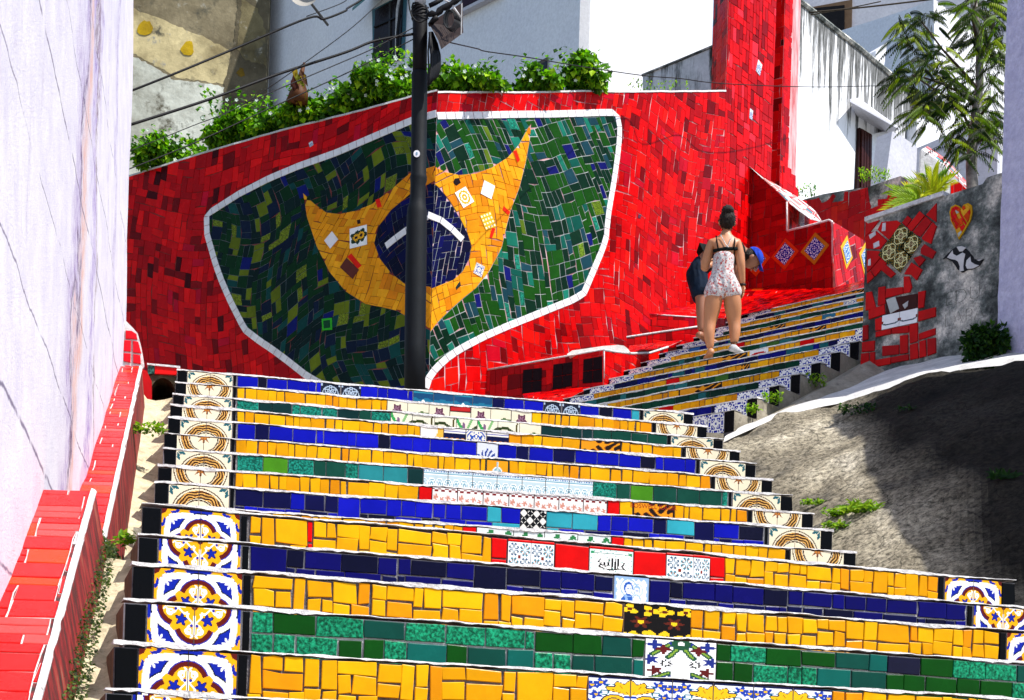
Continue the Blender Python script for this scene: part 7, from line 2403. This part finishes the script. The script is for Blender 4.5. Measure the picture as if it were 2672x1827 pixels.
yl = thing('yellow_leaf', tuple(X('B', 1700, 450, 17.4)), 'bent yellow leaf rising above the pointed vine clump', 'leaf')
m = MB()
pts = [(1662, 470), (1668, 430), (1680, 402), (1702, 400), (1720, 425), (1738, 465)]
P = [X('B', x, y, 17.4) for x, y in pts]
for a, b in zip(P, P[1:]): m.add([a - Vector((.03, 0, .01)), a + Vector((.03, -.02, .01)), b + Vector((.03, -.02, .01)), b - Vector((.03, 0, .01))], [[0, 1, 2, 3]], (0.55, 0.50, 0.01))
m.build('blade', M['leaf'], yl)
# thin grass on the grey wall end
def tuft(label, c, x, y, d, wd, hh, n, L, tab=GREENS, name='weed', cat='weed', grp='weeds growing from cracks', wide=0.012, spike=False):
    rnd = random.Random(int(x * 7 + y))
    p0 = at(px(c, x, y), d)
    t = thing(name, tuple(p0), label, cat, grp)
    m = MB()
    for i in range(n):
        p = p0 + Vector((rnd.uniform(-wd, wd), rnd.uniform(-wd, wd) * .5, rnd.uniform(0, hh) * (0.3 if spike else 1)))
        if spike: 
            v = Vector((rnd.uniform(-1, 1), rnd.uniform(-.6, .4), rnd.uniform(.2, 1.2))).normalized()
            q0 = p; w_ = wide; col = vary(rnd, pick(rnd, tab), .2)
            for j in range(4):
                q1 = q0 + v * L / 4; s_ = v.cross(Vector((0, -1, 0.2))).normalized() * w_ * (1 - j / 4.3)
                s2 = s_ * (1 - 1 / 3.5)
                m.add([q0 - s_, q0 + s_, q1 + s2, q1 - s2], [[0, 1, 2, 3]], col)
                q0 = q1; v = (v + Vector((0, 0, -0.33))).normalized()
        else: leaf(m, p, rv(rnd) + Vector((0, -.2, .5)), Vector((0, -.5, 1)), L * rnd.uniform(.6, 1.2), wide, vary(rnd, pick(rnd, tab), .2))
    m.build('leaves', M['leaf'], t)
LIME = [((0.20, 0.34, 0.01), 3), ((0.30, 0.42, 0.02), 2), ((0.10, 0.22, 0.01), 2), ((0.05, 0.10, 0.01), 1)]
DARK = [((0.01, 0.035, 0.01), 4), ((0.02, 0.06, 0.012), 3), ((0.05, 0.12, 0.012), 1.5)]
def onbank(c, x, y):
    """where a sight line meets the bank"""
    r = ray(px(c, x, y))
    best = None
    for i in range(0, nu, 1):
        for j in range(0, nv, 1):
            p = BANK[j * (nu + 1) + i]
            e = (Vector(p) - r * p.y).length
            if best is None or e < best[0]: best = (e, p)
    return best[1].y - 0.03
nu, nv = 90, 60
BANK = [Vector(v.co) for v in bpy.data.objects['concrete_bank'].data.vertices]
for (lab, x, y, wd, hh, n, L, tab, sp) in (('spiky grass tuft in the middle of the concrete bank', 635, 555, 0.10, .05, 110, 0.085, LIME, True), ('low lime weed left of the spiky tuft', 440, 525, 0.08, .03, 140, 0.022, LIME, False),
                                     ('small lime weed nearest the ring tile steps, upper one', 520, 572, 0.07, .04, 110, 0.03, LIME, False), ('small lime weed just below another on the bank', 530, 620, 0.08, .035, 140, 0.022, LIME, False),
                                     ('dark green weed at the upper edge of the bank', 615, 155, 0.13, .06, 200, 0.03, DARK, False), ('faint dark weed near the top right of the bank', 815, 140, 0.07, .02, 50, 0.025, DARK, False),
                                     ('dark fern alone on the shaded part of the bank', 1205, 420, 0.07, .05, 40, 0.06, DARK, True)):
    tuft(lab, 'V', x, y, onbank('V', x, y), wd, hh, n, L, tab, spike=sp)
for i, (x, y, d) in enumerate(((435, 45, 12.75), (272, 112, 12.25), (190, 150, 12.05))):
    tuft(['lime weed beside the third blue tile from below', 'lime weed on the rough edge near the second blue tile', 'tiny weed by the lowest blue and white tile'][i], 'V', x, y, d, 0.10 - i * .025, 0.09 - i * .02, 120 - i * 30, 0.04, LIME)
tuft('yellow green weed in the gutter below the drain', 'J', 275, 735, 9.15, 0.09, 0.05, 170, 0.03, LIME)
tuft('small weed at the gutter edge below the drain end', 'G', 850, 570, 6.15, 0.05, 0.04, 70, 0.03, LIME)
tuft('little weed on the far stone wall top', 'C', 1300, 1215, 21.9, 0.22, 0.16, 260, 0.06, LIME)
tuft('small shrub at the foot of the soot streaked wall', 'C', 825, 1305, 22.5, 0.2, 0.12, 160, 0.06, GREENS)
tuft('weedy sprigs on the mural top near the tower', 'B', 2150, 600, 18.6, 0.35, 0.05, 120, 0.05, LIME)
# moss strip beside the near parapet
m = MB(); rnd = random.Random(77)
for i in range(5200):
    Y = rnd.uniform(3.7, 6.6)
    k = rnd.random() ** 2
    p = edge(Y, 0.165 - 0.09 * k)
    p.z = nose_z(Y) - 0.185 + 0.10 * (1 - k) * rnd.random() + 0.01
    leaf(m, p, rv(rnd) + Vector((.3, 0, .6)), Vector((.5, -.3, 1)), 0.013, 0.006, vary(rnd, pick(rnd, [((0.05, 0.08, 0.02), 3), ((0.03, 0.05, 0.02), 3), ((0.10, 0.14, 0.03), 1)]), .2))
tag(m.build('moss', M['leaf']), 'dark green moss creeping between the near parapet and the gutter', 'moss', kind='stuff')
# shrub at the foot of the grey wall
sh = thing('shrub', tuple(X('R', 1080, 1400, 12.0)), 'dark leafy shrub growing where the grey wall meets the blue house', 'shrub')
m = MB(); rnd = random.Random(14)
for (x, y, r_) in ((1080, 1290, .13), (1010, 1270, .08), (1150, 1230, .09), (1130, 1360, .12), (1020, 1360, .09), (1190, 1300, .07)):
    bush(m, X('R', x, y, 11.9), (r_, r_, r_), 260, rnd, L=0.05, W=0.016, tab=DARK, lumps=4)
m.build('leaves', M['leaf'], sh)
m = MB()
for i in range(14):
    a = X('R', 1090 + rnd.uniform(-30, 30), 1400, 11.95); b = X('R', 1090 + rnd.uniform(-150, 130), 1230 + rnd.uniform(-80, 60), 11.9)
    m.tube([a, a.lerp(b, .5) + Vector((0, 0, .02)), b], [0.006, .004, .002], 5)
m.build('stem', M['bark'], sh)
# palm-like plant behind the grey wall
pl = thing('palm_plant', tuple(X('C', 1700, 1330, 15.5)), 'yellow green spiky palm plant rising behind the grey wall', 'palm')
rnd = random.Random(21)
for (bx, by, tips) in ((1690, 1340, [(1600, 1200), (1650, 1170), (1700, 1140), (1730, 1170), (1780, 1180), (1820, 1200), (1560, 1230), (1760, 1250)]), (1600, 1370, [(1430, 1270), (1460, 1320), (1410, 1400), (1480, 1290), (1520, 1260), (1440, 1370), (1640, 1300), (1570, 1290)])):
    for (tx, ty) in tips:
        a, b = X('C', bx, by, 15.5), X('C', tx, ty, 15.4 + rnd.uniform(-.2, .2))
        m = MB(); midp = a.lerp(b, .5) + Vector((0, 0, 0.06)); col0 = pick(rnd, [((0.22, 0.34, 0.01), 3), ((0.42, 0.42, 0.02), 2), ((0.10, 0.22, 0.01), 1)])
        prev = a
        pts = [a.lerp(midp, t).lerp(midp.lerp(b, t), t) for t in [k / 8 for k in range(9)]]
        m.tube(pts, 0.004, 4, c=col0)
        for k in range(1, 9):
            dv = (pts[k] - pts[k - 1]).normalized()
            sd_ = dv.cross(Vector((0, -1, 0.1))).normalized()
            for s_ in (-1, 1):
                for e in range(2): leaf(m, pts[k].lerp(pts[k - 1], e * .5), dv + sd_ * s_ * 0.55, Vector((0, -1, .3)), 0.13, 0.008, vary(rnd, col0, .25))
        m.build('frond', M['leaf'], pl)

# ---------------------------------------------------------------- tree with feathery leaves
tr = thing('tree', tuple(X('C', 1960, 1250, 17.0)), 'slender tree with drooping feathery dark leaves in front of the white house', 'tree')
TD = 17.0
m = MB()
tp_ = [(1962, 1420), (1962, 1260), (1955, 1100), (1965, 950), (1985, 760), (2010, 560), (2010, 350), (1990, 150), (1960, -80)]
m.tube([X('C', x, y, TD) for x, y in tp_], [0.07, 0.065, 0.06, 0.055, 0.05, 0.045, 0.04, 0.035, 0.03], 12)
m.build('trunk', M['trunk_bark'], tr, smooth=True)
BRS = [[(1965, 900), (1900, 760), (1800, 660), (1680, 580), (1560, 500)], [(2000, 600), (1900, 480), (1760, 330), (1680, 220), (1600, 120)], [(1975, 820), (2060, 720), (2130, 620)], [(2010, 400), (2080, 250), (2120, 80)],
       [(1970, 950), (2060, 930), (2140, 1000)], [(1960, 1000), (1900, 950), (1850, 960)], [(1985, 700), (1880, 620), (1760, 560), (1640, 520)], [(2010, 350), (1960, 120), (2000, -40)], [(1860, 700), (1760, 740), (1650, 760)]]
m = MB()
for b_ in BRS: m.tube([X('C', x, y, TD - 0.12 * i) for i, (x, y) in enumerate(b_)], [0.022 / (1 + i * .5) for i in range(len(b_))], 6)
m.build('branch', M['bark'], tr, smooth=True)
TT = [((0.006, 0.016, 0.002), 5), ((0.02, 0.045, 0.003), 4), ((0.09, 0.16, 0.005), 3), ((0.26, 0.34, 0.01), 2.2)]
spots = []
rnd = random.Random(99)
CL = [(1500, 120, 70, 60, 5), (1600, 130, 80, 80, 6), (1690, 90, 60, 60, 4), (1500, 240, 60, 50, 4), (1590, 260, 60, 50, 3), (1560, 370, 50, 40, 3), (1660, 330, 60, 60, 4), (1740, 320, 60, 40, 3), (1470, 500, 60, 60, 7), (1540, 560, 80, 60, 8), (1660, 470, 70, 50, 6), (1620, 620, 80, 50, 6),
      (1740, 430, 60, 50, 4), (1820, 520, 80, 60, 8), (1740, 620, 90, 60, 8), (1600, 730, 70, 40, 5), (1700, 720, 80, 50, 7), (1620, 800, 40, 50, 3), (1800, 700, 90, 60, 9), (1880, 600, 80, 60, 6), (1900, 480, 60, 50, 4), (1960, 640, 70, 60, 5), (2000, 130, 90, 110, 14), (2080, 60, 90, 80, 12),
      (1920, 60, 60, 60, 6), (2100, 220, 70, 90, 12), (2060, 330, 80, 70, 9), (2120, 420, 50, 80, 7), (1960, 260, 60, 60, 5), (2060, 500, 60, 60, 5), (2000, 790, 90, 80, 13), (2060, 860, 70, 60, 8), (1930, 850, 60, 50, 5), (2110, 800, 50, 80, 6), (2100, 640, 50, 60, 5), (1780, 920, 50, 30, 3),
      (1900, 960, 60, 50, 5), (1870, 1010, 40, 30, 3), (1960, 1000, 40, 30, 3), (2120, 930, 40, 40, 3), (2030, 20, 100, 60, 9)]
m = MB()
for (cx_, cy_, rx, ry, n) in CL:
    for i in range(int(n * 2.0)):
        x, y = cx_ + rnd.gauss(0, .55) * rx, cy_ + rnd.gauss(0, .55) * ry
        p = X('C', x, y, TD + rnd.uniform(-0.9, 0.7))
        ang = rnd.uniform(0, 2 * math.pi)
        out = Vector((math.cos(ang), math.sin(ang) * .7, rnd.uniform(-.5, .25))).normalized()
        L = rnd.uniform(0.17, 0.30)
        side = out.cross(Vector((0, 0, 1))).normalized()
        pts = [p + out * L * t + Vector((0, 0, -0.28 * L * t * t * 2)) for t in [k / 6 for k in range(7)]]
        m.tube(pts, 0.0035, 3, c=(0.05, 0.06, 0.01), cap=False)
        col0 = pick(rnd, TT)
        nl = 14
        for k in range(1, nl + 1):
            t = k / nl
            q = p + out * L * t + Vector((0, 0, -0.28 * L * t * t * 2))
            for s_ in (-1, 1):
                dv = out * 0.15 + side * s_ * 0.4 + Vector((0, 0, -0.9))
                leaf(m, q, dv, Vector((0, 0, 1)) + side * s_ * .4, 0.068 * math.sin(math.pi * (0.18 + 0.75 * t)), 0.0068, vary(rnd, col0, .25), fold=.1)
m.build('crown', M['leaf'], tr)

# ---------------------------------------------------------------- people
def skinmat(name, col):
    m, nt, b = newmat(name)
    n1 = tex_noise(nt, 14, 4, 0.6, geo(nt))
    c = mixc(nt, n1.outputs[0], col, tuple(x * .78 for x in col))
    nt.links.new(c, b.inputs['Base Color']); b.inputs['Roughness'].default_value = 0.5
    b.inputs['Subsurface Weight'].default_value = 0.08
    b.inputs['Subsurface Scale'].default_value = 0.02
    M[name] = m
skinmat('skin_w', (0.50, 0.21, 0.09)); skinmat('skin_m', (0.30, 0.12, 0.06))
def cloth(name, c1, c2, sc, th, c3=None):
    m, nt, b = newmat(name)
    g = geo(nt)
    n1 = tex_noise(nt, sc, 3, 0.6, g)
    c = mixc(nt, ramp(nt, n1.outputs[0], [(th, 0.0), (th + 0.05, 1.0)]).outputs[0], c1, c2)
    if c3:
        n2 = tex_noise(nt, sc * 1.3, 3, 0.6, g, 1.0)
        c = mixc(nt, ramp(nt, n2.outputs[0], [(0.55, 0.0), (0.6, 1.0)]).outputs[0], c, c3)
    nt.links.new(c, b.inputs['Base Color']); b.inputs['Roughness'].default_value = 0.85
    wv = N(nt, 'ShaderNodeTexWave'); wv.inputs['Scale'].default_value = 5; wv.inputs['Distortion'].default_value = 7; wv.inputs['Detail'].default_value = 2
    nt.links.new(g, wv.inputs['Vector'])
    bump(nt, b, wv.outputs[0], 0.35, 0.02); b.inputs['Specular IOR Level'].default_value = 0.12
    M[name] = m
cloth('floral', (0.62, 0.58, 0.56), (0.42, 0.07, 0.06), 46, 0.53, (0.30, 0.33, 0.38))
cloth('navy', (0.006, 0.014, 0.030), (0.003, 0.008, 0.018), 8, 0.5)
cloth('black_cloth', (0.004, 0.007, 0.007), (0.002, 0.004, 0.004), 8, 0.5)
cloth('cap_blue', (0.015, 0.05, 0.42), (0.01, 0.03, 0.3), 8, 0.5)
def hairmat():
    m, nt, b = newmat('hair')
    g = geo(nt); mp = N(nt, 'ShaderNodeMapping'); mp.inputs['Scale'].default_value = (60, 60, 12); nt.links.new(g, mp.inputs[0])
    n1 = tex_noise(nt, 2, 5, 0.7, mp.outputs[0])
    c = ramp(nt, n1.outputs[0], [(0.3, (0.006, 0.004, 0.003)), (0.62, (0.018, 0.009, 0.005)), (0.78, (0.12, 0.06, 0.015))]); b.inputs['Specular IOR Level'].default_value = 0.2
    nt.links.new(c.outputs[0], b.inputs['Base Color']); b.inputs['Roughness'].default_value = 0.4
    bump(nt, b, n1.outputs[0], 0.8, 0.02)
    M['hair'] = m
hairmat()
def skinned(name, V_, E_, root, base, mat, parent, sub=2):
    keys = list(V_)
    me = bpy.data.meshes.new(name)
    me.from_pydata([tuple(Vector(base) + Vector(V_[k][0])) for k in keys], [(keys.index(a), keys.index(b)) for a, b in E_], [])
    me.materials.append(M[mat])
    o = bpy.data.objects.new(name, me); COL.objects.link(o)
    sm = o.modifiers.new('skin', 'SKIN'); sm.use_smooth_shade = True; sm.branch_smoothing = 0.6
    if not me.skin_vertices: me.skin_vertices.new() if hasattr(me.skin_vertices, 'new') else None
    sv_ = me.skin_vertices[0].data
    for i, k in enumerate(keys):
        r = V_[k][1]
        fk = 1.08 if base.y > 15.6 else 1.17
        r = (r[0] * fk, r[1] * fk) if isinstance(r, tuple) else r * fk
        sv_[i].radius = r if isinstance(r, tuple) else (r, r)
        sv_[i].use_root = (k == root)
    s2 = o.modifiers.new('sub', 'SUBSURF'); s2.levels = sub; s2.render_levels = sub
    put(o, parent)
    return o
def ellipsoid(m, c, r, n=14, k=10, fn=None, col=(1, 1, 1)):
    vs = []
    for j in range(k + 1):
        th = math.pi * j / k
        for i in range(n):
            ph = 2 * math.pi * i / n
            v = Vector((math.sin(th) * math.cos(ph), math.sin(th) * math.sin(ph), math.cos(th)))
            s_ = fn(v) if fn else 1.0
            vs.append(Vector(c) + Vector((v.x * r[0], v.y * r[1], v.z * r[2])) * s_)
    m.add(vs, [[j * n + i, (j + 1) * n + i, (j + 1) * n + (i + 1) % n, j * n + (i + 1) % n] for j in range(k) for i in range(n)], col)
def hand(parent, mat, wrist, dirv, side, thumb, size=0.15, curl=0.35):
    """palm, four unequal bent fingers and a thumb"""
    dirv = Vector(dirv).normalized(); side = Vector(side).normalized(); nrm = dirv.cross(side).normalized()
    m = MB(); w_ = Vector(wrist)
    pc = w_ + dirv * size * 0.25
    vs = []
    for t, wd, th in ((0, .20, .13), (.15, .26, .14), (.35, .30, .13), (.52, .29, .10)):
        c = w_ + dirv * size * t
        for a in range(8):
            an = a * math.pi / 4
            vs.append(c + side * math.cos(an) * wd * size * .8 + nrm * math.sin(an) * th * size)
    m.add(vs, [[j * 8 + i, j * 8 + (i + 1) % 8, (j + 1) * 8 + (i + 1) % 8, (j + 1) * 8 + i] for j in range(3) for i in range(8)] + [[24 + i for i in range(8)], [i for i in range(8)][::-1]])
    for k, ln in enumerate((0.40, 0.46, 0.43, 0.34)):
        b0 = w_ + dirv * size * 0.48 + side * size * (-0.165 + 0.11 * k)
        d1 = dirv; d2 = (dirv * math.cos(curl) + nrm * math.sin(curl)); d3 = (dirv * math.cos(curl * 2.2) + nrm * math.sin(curl * 2.2))
        p1 = b0 + d1 * ln * size * .4; p2 = p1 + d2 * ln * size * .33; p3 = p2 + d3 * ln * size * .27
        m.tube([b0, p1, p2, p3], [0.055 * size, .052 * size, .046 * size, .036 * size], 6)
    b0 = w_ + dirv * size * .12 + side * thumb * size * .17
    m.tube([b0, b0 + (dirv * .6 + side * thumb * .7) * size * .25, b0 + (dirv * 1.0 + side * thumb * .5 + nrm * .3) * size * .42], [.07 * size, .055 * size, .04 * size], 6)
    mk('hand', m.v, m.f, M[mat], parent, smooth=True)

WB = at(px('L', 935, 1425), 15.02)
WB.z = 2.979 + H * 9 + 0.002
wo = thing('person', tuple(WB), 'woman seen from behind in a short floral strappy playsuit, hair up, climbing the steps', 'person')
Wv = {'pelvis': ((-.015, 0, .665), (.125, .095)), 'hipL': ((-.085, 0, .60), (.088, .09)), 'hipR': ((.075, 0, .60), (.088, .09)),
      'thL': ((-.098, 0.0, .47), .083), 'thR': ((.095, .01, .48), .086), 'kL': ((-.118, .02, .32), .052), 'kR': ((.118, .05, .345), .052), 'cL': ((-.128, -.005, .23), .054), 'cR': ((.126, .03, .255), .054),
      'aL': ((-.105, .0, .055), .028), 'aR': ((.118, .02, .12), .028),
      'waist': ((-.012, .0, .80), (.112, .085)), 'chest': ((-.008, .0, .95), (.112, .085)), 'up': ((-.004, 0, 1.055), (.105, .07)), 'neck': ((.01, .005, 1.155), .042), 'hd': ((.014, .01, 1.215), .045),
      'sL': ((-.13, 0, 1.075), .048), 'sR': ((.122, 0, 1.085), .048), 'eL': ((-.185, .03, .83), .036), 'eR': ((.158, -.01, .865), .036), 'wL': ((-.13, .18, .92), .023), 'wR': ((.188, .05, .69), .023)}
We = [('pelvis', 'hipL'), ('pelvis', 'hipR'), ('hipL', 'thL'), ('hipR', 'thR'), ('thL', 'kL'), ('thR', 'kR'), ('kL', 'cL'), ('kR', 'cR'), ('cL', 'aL'), ('cR', 'aR'), ('pelvis', 'waist'), ('waist', 'chest'), ('chest', 'up'), ('up', 'neck'), ('neck', 'hd'),
      ('up', 'sL'), ('up', 'sR'), ('sL', 'eL'), ('sR', 'eR'), ('eL', 'wL'), ('eR', 'wR')]
skinned('body', Wv, We, 'pelvis', WB, 'skin_w', wo)
def foot(parent, mat, ankle, dirv, L=0.2, hh=0.055, wd=0.038):
    a = Vector(ankle); d = Vector(dirv).normalized(); s_ = d.cross(Vector((0, 0, 1))).normalized()
    m = MB(); vs = []
    secs = [(-0.25, .028, .05), (-0.15, .033, .07), (0.0, .034, .078), (0.25, .036, .05), (0.5, wd + .006, .033), (0.68, wd, .024), (0.78, wd * .7, .014)]
    zb = a.z - hh
    for t, w2, h2 in secs:
        c = a + d * L * t
        for k in range(8):
            an = k * math.pi / 4
            vs.append(Vector((c.x, c.y, zb)) + s_ * math.cos(an) * w2 + Vector((0, 0, max(0, (math.sin(an) * .5 + .5) * h2))))
    n = len(secs)
    m.add(vs, [[j * 8 + i, j * 8 + (i + 1) % 8, (j + 1) * 8 + (i + 1) % 8, (j + 1) * 8 + i] for j in range(n - 1) for i in range(8)] + [[(n - 1) * 8 + i for i in range(8)], [i for i in range(8)][::-1]])
    mk('foot', m.v, m.f, M[mat], parent, smooth=True)
foot(wo, 'skin_w', WB + Vector((-.105, -.0, .055)), (-.1, 1, 0))
foot(wo, 'pole_top', WB + Vector((.118, .01, .12)), (.75, .6, 0), hh=0.075)
m = MB(); m.box(WB + Vector((.02, -.03, .0)), (.22, .08, 0), (-.06, .14, 0), (0, 0, .045)); 
Wr = {'pelvis': ((-.015, 0, .665), (.142, .118)), 'hipL': ((-.085, 0, .60), (.102, .112)), 'hipR': ((.078, 0, .60), (.102, .112)), 'tL': ((-.098, 0, .515), .105), 'tR': ((.092, 0.005, .535), .105),
      'waist': ((-.012, 0, .805), (.126, .100)), 'chest': ((-.008, 0, .925), (.124, .098)), 'top': ((-.006, 0, .975), (.118, .090))}
skinned('playsuit', Wr, [('pelvis', 'hipL'), ('pelvis', 'hipR'), ('hipL', 'tL'), ('hipR', 'tR'), ('pelvis', 'waist'), ('waist', 'chest'), ('chest', 'top')], 'pelvis', WB, 'floral', wo)
m = MB()
m.tube([WB + Vector((-.115, -.055, .975)), WB + Vector((0, -.105, .985)), WB + Vector((.11, -.06, 1.0))], 0.016, 6)
for sx in (-1, 1): m.tube([WB + Vector((sx * .075, -.100, .985)), WB + Vector((sx * .085, -.080, 1.06)), WB + Vector((sx * .085, -.02, 1.13)), WB + Vector((sx * .08, .05, 1.11))], 0.007, 5)
mk('strap', m.v, m.f, M['black_cloth'], wo, smooth=True)
m = MB(); 
m.tube([WB + Vector((-.05, -.075, 1.12)), WB + Vector((.0, -.098, 1.02)), WB + Vector((.03, -.104, .99))], 0.004, 4); m.tube([WB + Vector((.06, -.075, 1.12)), WB + Vector((.02, -.098, 1.02)), WB + Vector((-.01, -.104, .99))], 0.004, 4)
mk('necklace', m.v, m.f, M['nosing'], wo)
m = MB()
def headfn(v): return 1.0 + (0.10 if (v.y > .9 and abs(v.x) < .25 and abs(v.z + .1) < .2) else 0)
ellipsoid(m, WB + Vector((.016, .015, 1.285)), (.068, .082, .098), 20, 16, headfn)
for sx in (-1, 1): ellipsoid(m, WB + Vector((.016 + sx * .069, .01, 1.27)), (.012, .02, .03), 8, 6)
mk('head', m.v, m.f, M['skin_w'], wo, smooth=True)
m = MB()
hf = lambda v: 1.0 + 0.04 * math.sin(v.x * 14 + v.z * 9) * (1 if v.y < .3 else 0)
ellipsoid(m, WB + Vector((.016, -.008, 1.295)), (.076, .084, .10), 22, 18, hf)
ellipsoid(m, WB + Vector((.012, -.045, 1.365)), (.058, .056, .05), 16, 12, lambda v: 1 + .08 * math.sin(9 * math.atan2(v.z, v.x) + v.y * 6))
rnd = random.Random(6)
for i in range(90):
    v = rv(rnd); p = WB + Vector((.016 + v.x * .074, -.01 + v.y * .08, 1.30 + v.z * .10))
    if p.y < WB.y + .04: m.tube([p, p + v * .012 + Vector((0, 0, -.006)), p + v * .016 + Vector((rnd.uniform(-.01, .01), 0, -.018))], [.004, .002, .0008], 4)
mk('hair', m.v, m.f, M['hair'], wo, smooth=True)
hand(wo, 'skin_w', WB + Vector((.188, .05, .69)), (-.03, -.08, -1), (0.3, -1, 0), 1, size=.15)
hand(wo, 'skin_w', WB + Vector((-.13, .18, .92)), (.6, .6, .4), (0, .3, 1), 1, size=.15)
m = MB(); m.tube([WB + Vector((.186 + .028 * math.cos(a), .045 + .028 * math.sin(a), .70 + .004 * math.sin(a))) for a in [k * math.pi / 6 for k in range(13)]], .008, 5); mk('wristband', m.v, m.f, M['black_rubber'], wo)
m = MB(); m.tube([WB + Vector((.118 + .031 * math.cos(a), .02 + .031 * math.sin(a), .135)) for a in [k * math.pi / 6 for k in range(13)]], .004, 5); mk('anklet', m.v, m.f, M['black_rubber'], wo)

MBs = at(px('L', 815, 1290), 16.2); MBs.z = 2.979 + H * 12 + 0.002
mo = thing('person', tuple(MBs), 'man in dark shirt, navy shorts and blue cap bending forward behind the woman', 'person')
mv = {'pelvis': ((-.15, 0, .80), (.125, .12)), 'hipL': ((-.14, -.06, .72), .095), 'hipR': ((-.14, .09, .72), .095), 'kL': ((-.09, -.08, .42), .055), 'kR': ((-.05, .10, .42), .055), 'cL': ((-.085, -.09, .28), .052), 'cR': ((-.03, .10, .28), .052), 'aL': ((-.08, -.09, .07), .032), 'aR': ((.05, .10, .07), .032),
      'mid': ((.02, 0, .93), (.125, .11)), 'chest': ((.18, 0, .96), (.125, .13)), 'up': ((.28, 0, .95), (.09, .10)), 'neck': ((.34, 0, .93), .052), 'hd': ((.38, 0, .905), .055),
      'sL': ((.27, -.16, .92), .055), 'sR': ((.27, .16, .92), .055), 'eL': ((.30, -.20, .68), .04), 'eR': ((.30, .18, .68), .04), 'wL': ((.22, -.12, .48), .028), 'wR': ((.24, .12, .48), .028)}
me_ = [('pelvis', 'hipL'), ('pelvis', 'hipR'), ('hipL', 'kL'), ('hipR', 'kR'), ('kL', 'cL'), ('kR', 'cR'), ('cL', 'aL'), ('cR', 'aR'), ('pelvis', 'mid'), ('mid', 'chest'), ('chest', 'up'), ('up', 'neck'), ('neck', 'hd'), ('up', 'sL'), ('up', 'sR'), ('sL', 'eL'), ('sR', 'eR'), ('eL', 'wL'), ('eR', 'wR')]
skinned('body', mv, me_, 'pelvis', MBs, 'skin_m', mo)
sh_ = {'pelvis': ((-.145, 0, .80), (.150, .145)), 'hipL': ((-.14, -.06, .70), .118), 'hipR': ((-.14, .09, .70), .118), 'tL': ((-.105, -.075, .52), .092), 'tR': ((-.075, .10, .52), .092), 'hL': ((-.09, -.08, .41), .085), 'hR': ((-.055, .10, .41), .085), 'w': ((-.05, 0, .865), (.115, .115))}
skinned('shorts', sh_, [('pelvis', 'hipL'), ('pelvis', 'hipR'), ('hipL', 'tL'), ('hipR', 'tR'), ('tL', 'hL'), ('tR', 'hR'), ('pelvis', 'w')], 'pelvis', MBs, 'navy', mo)
ts = {'w': ((-.02, 0, .87), (.08, .08)), 'mid': ((.05, 0, .905), (.125, .12)), 'chest': ((.18, 0, .925), (.140, .15)), 'up': ((.28, 0, .93), (.105, .12)), 'sL': ((.27, -.16, .92), .072), 'sR': ((.27, .16, .92), .072), 'aL': ((.29, -.185, .81), .060), 'aR': ((.29, .175, .81), .060)}
skinned('shirt', ts, [('w', 'mid'), ('mid', 'chest'), ('chest', 'up'), ('up', 'sL'), ('up', 'sR'), ('sL', 'aL'), ('sR', 'aR')], 'mid', MBs, 'black_cloth', mo)
m = MB()
hc_ = MBs + Vector((.425, -.01, .855))
def rot_(v): 
    a = math.radians(-58)              # face turned down and to the right
    return Vector((v.x * math.cos(a) - v.z * math.sin(a), v.y, v.x * math.sin(a) + v.z * math.cos(a)))
def hv(x, y, z): return hc_ + rot_(Vector((x, y, z)))
k0 = len(m.v)
ellipsoid(m, (0, 0, 0), (.092, .074, .105), 20, 16, lambda v: 1 - (.12 if v.z < -.4 and v.x < 0 else 0))
m.tube([Vector((.085, 0, .02)), Vector((.105, 0, -.01)), Vector((.112, 0, -.028)), Vector((.088, 0, -.04))], [.008, .012, .016, .010], 8)
for sy in (-1, 1):
    ellipsoid(m, (-.005, sy * .075, -.01), (.022, .012, .032), 10, 8)
    ellipsoid(m, (.078, sy * .03, .012), (.016, .014, .009), 8, 6)
m.tube([Vector((.088, -.025, -.062)), Vector((.096, 0, -.060)), Vector((.088, .025, -.062))], .006, 6)
mk('head', [hc_ + rot_(Vector(v)) for v in m.v], m.f, M['skin_m'], mo, smooth=True)
m = MB()
ellipsoid(m, (-.02, 0, .012), (.092, .083, .10), 18, 14, lambda v: 1 if (v.x < .25 or v.z > .3) else .8)
mk('hair', [hc_ + rot_(Vector(v)) for v in m.v], m.f, M['hair'], mo, smooth=True)
m = MB(); vs = []; n = 22
for j in range(9):
    th = math.pi / 2 * j / 8
    for i in range(n):
        ph = 2 * math.pi * i / n
        vs.append(Vector((-.005 + .104 * math.cos(th) * math.cos(ph), .09 * math.cos(th) * math.sin(ph), .035 + .088 * math.sin(th))))
m.add(vs, [[j * n + i, j * n + (i + 1) % n, (j + 1) * n + (i + 1) % n, (j + 1) * n + i] for j in range(8) for i in range(n)])
br0 = [Vector((.075, y, .04 + .02 * math.cos(y * 20))) for y in (-.07, -.035, 0, .035, .07)]
br1 = [Vector((.175 - abs(y) * .7, y * .95, .025 + .012 * math.cos(y * 20))) for y in (-.07, -.035, 0, .035, .07)]
m.add(br0 + br1, [[i, i + 1, 6 + i, 5 + i] for i in range(4)])
mk('cap', [hc_ + rot_(Vector(v)) for v in m.v], m.f, M['cap_blue'], mo, smooth=True)
foot(mo, 'skin_m', MBs + Vector((-.08, -.09, .07)), (.6, .8, 0), L=.24, hh=.07)
foot(mo, 'skin_m', MBs + Vector((.05, .10, .07)), (1, .3, 0), L=.24, hh=.07)
hand(mo, 'skin_m', MBs + Vector((.22, -.12, .48)), (-.4, .1, -1), (0.3, -1, 0), 1, size=.17)
hand(mo, 'skin_m', MBs + Vector((.24, .12, .48)), (-.4, 0, -1), (0.3, 1, 0), 1, size=.17)
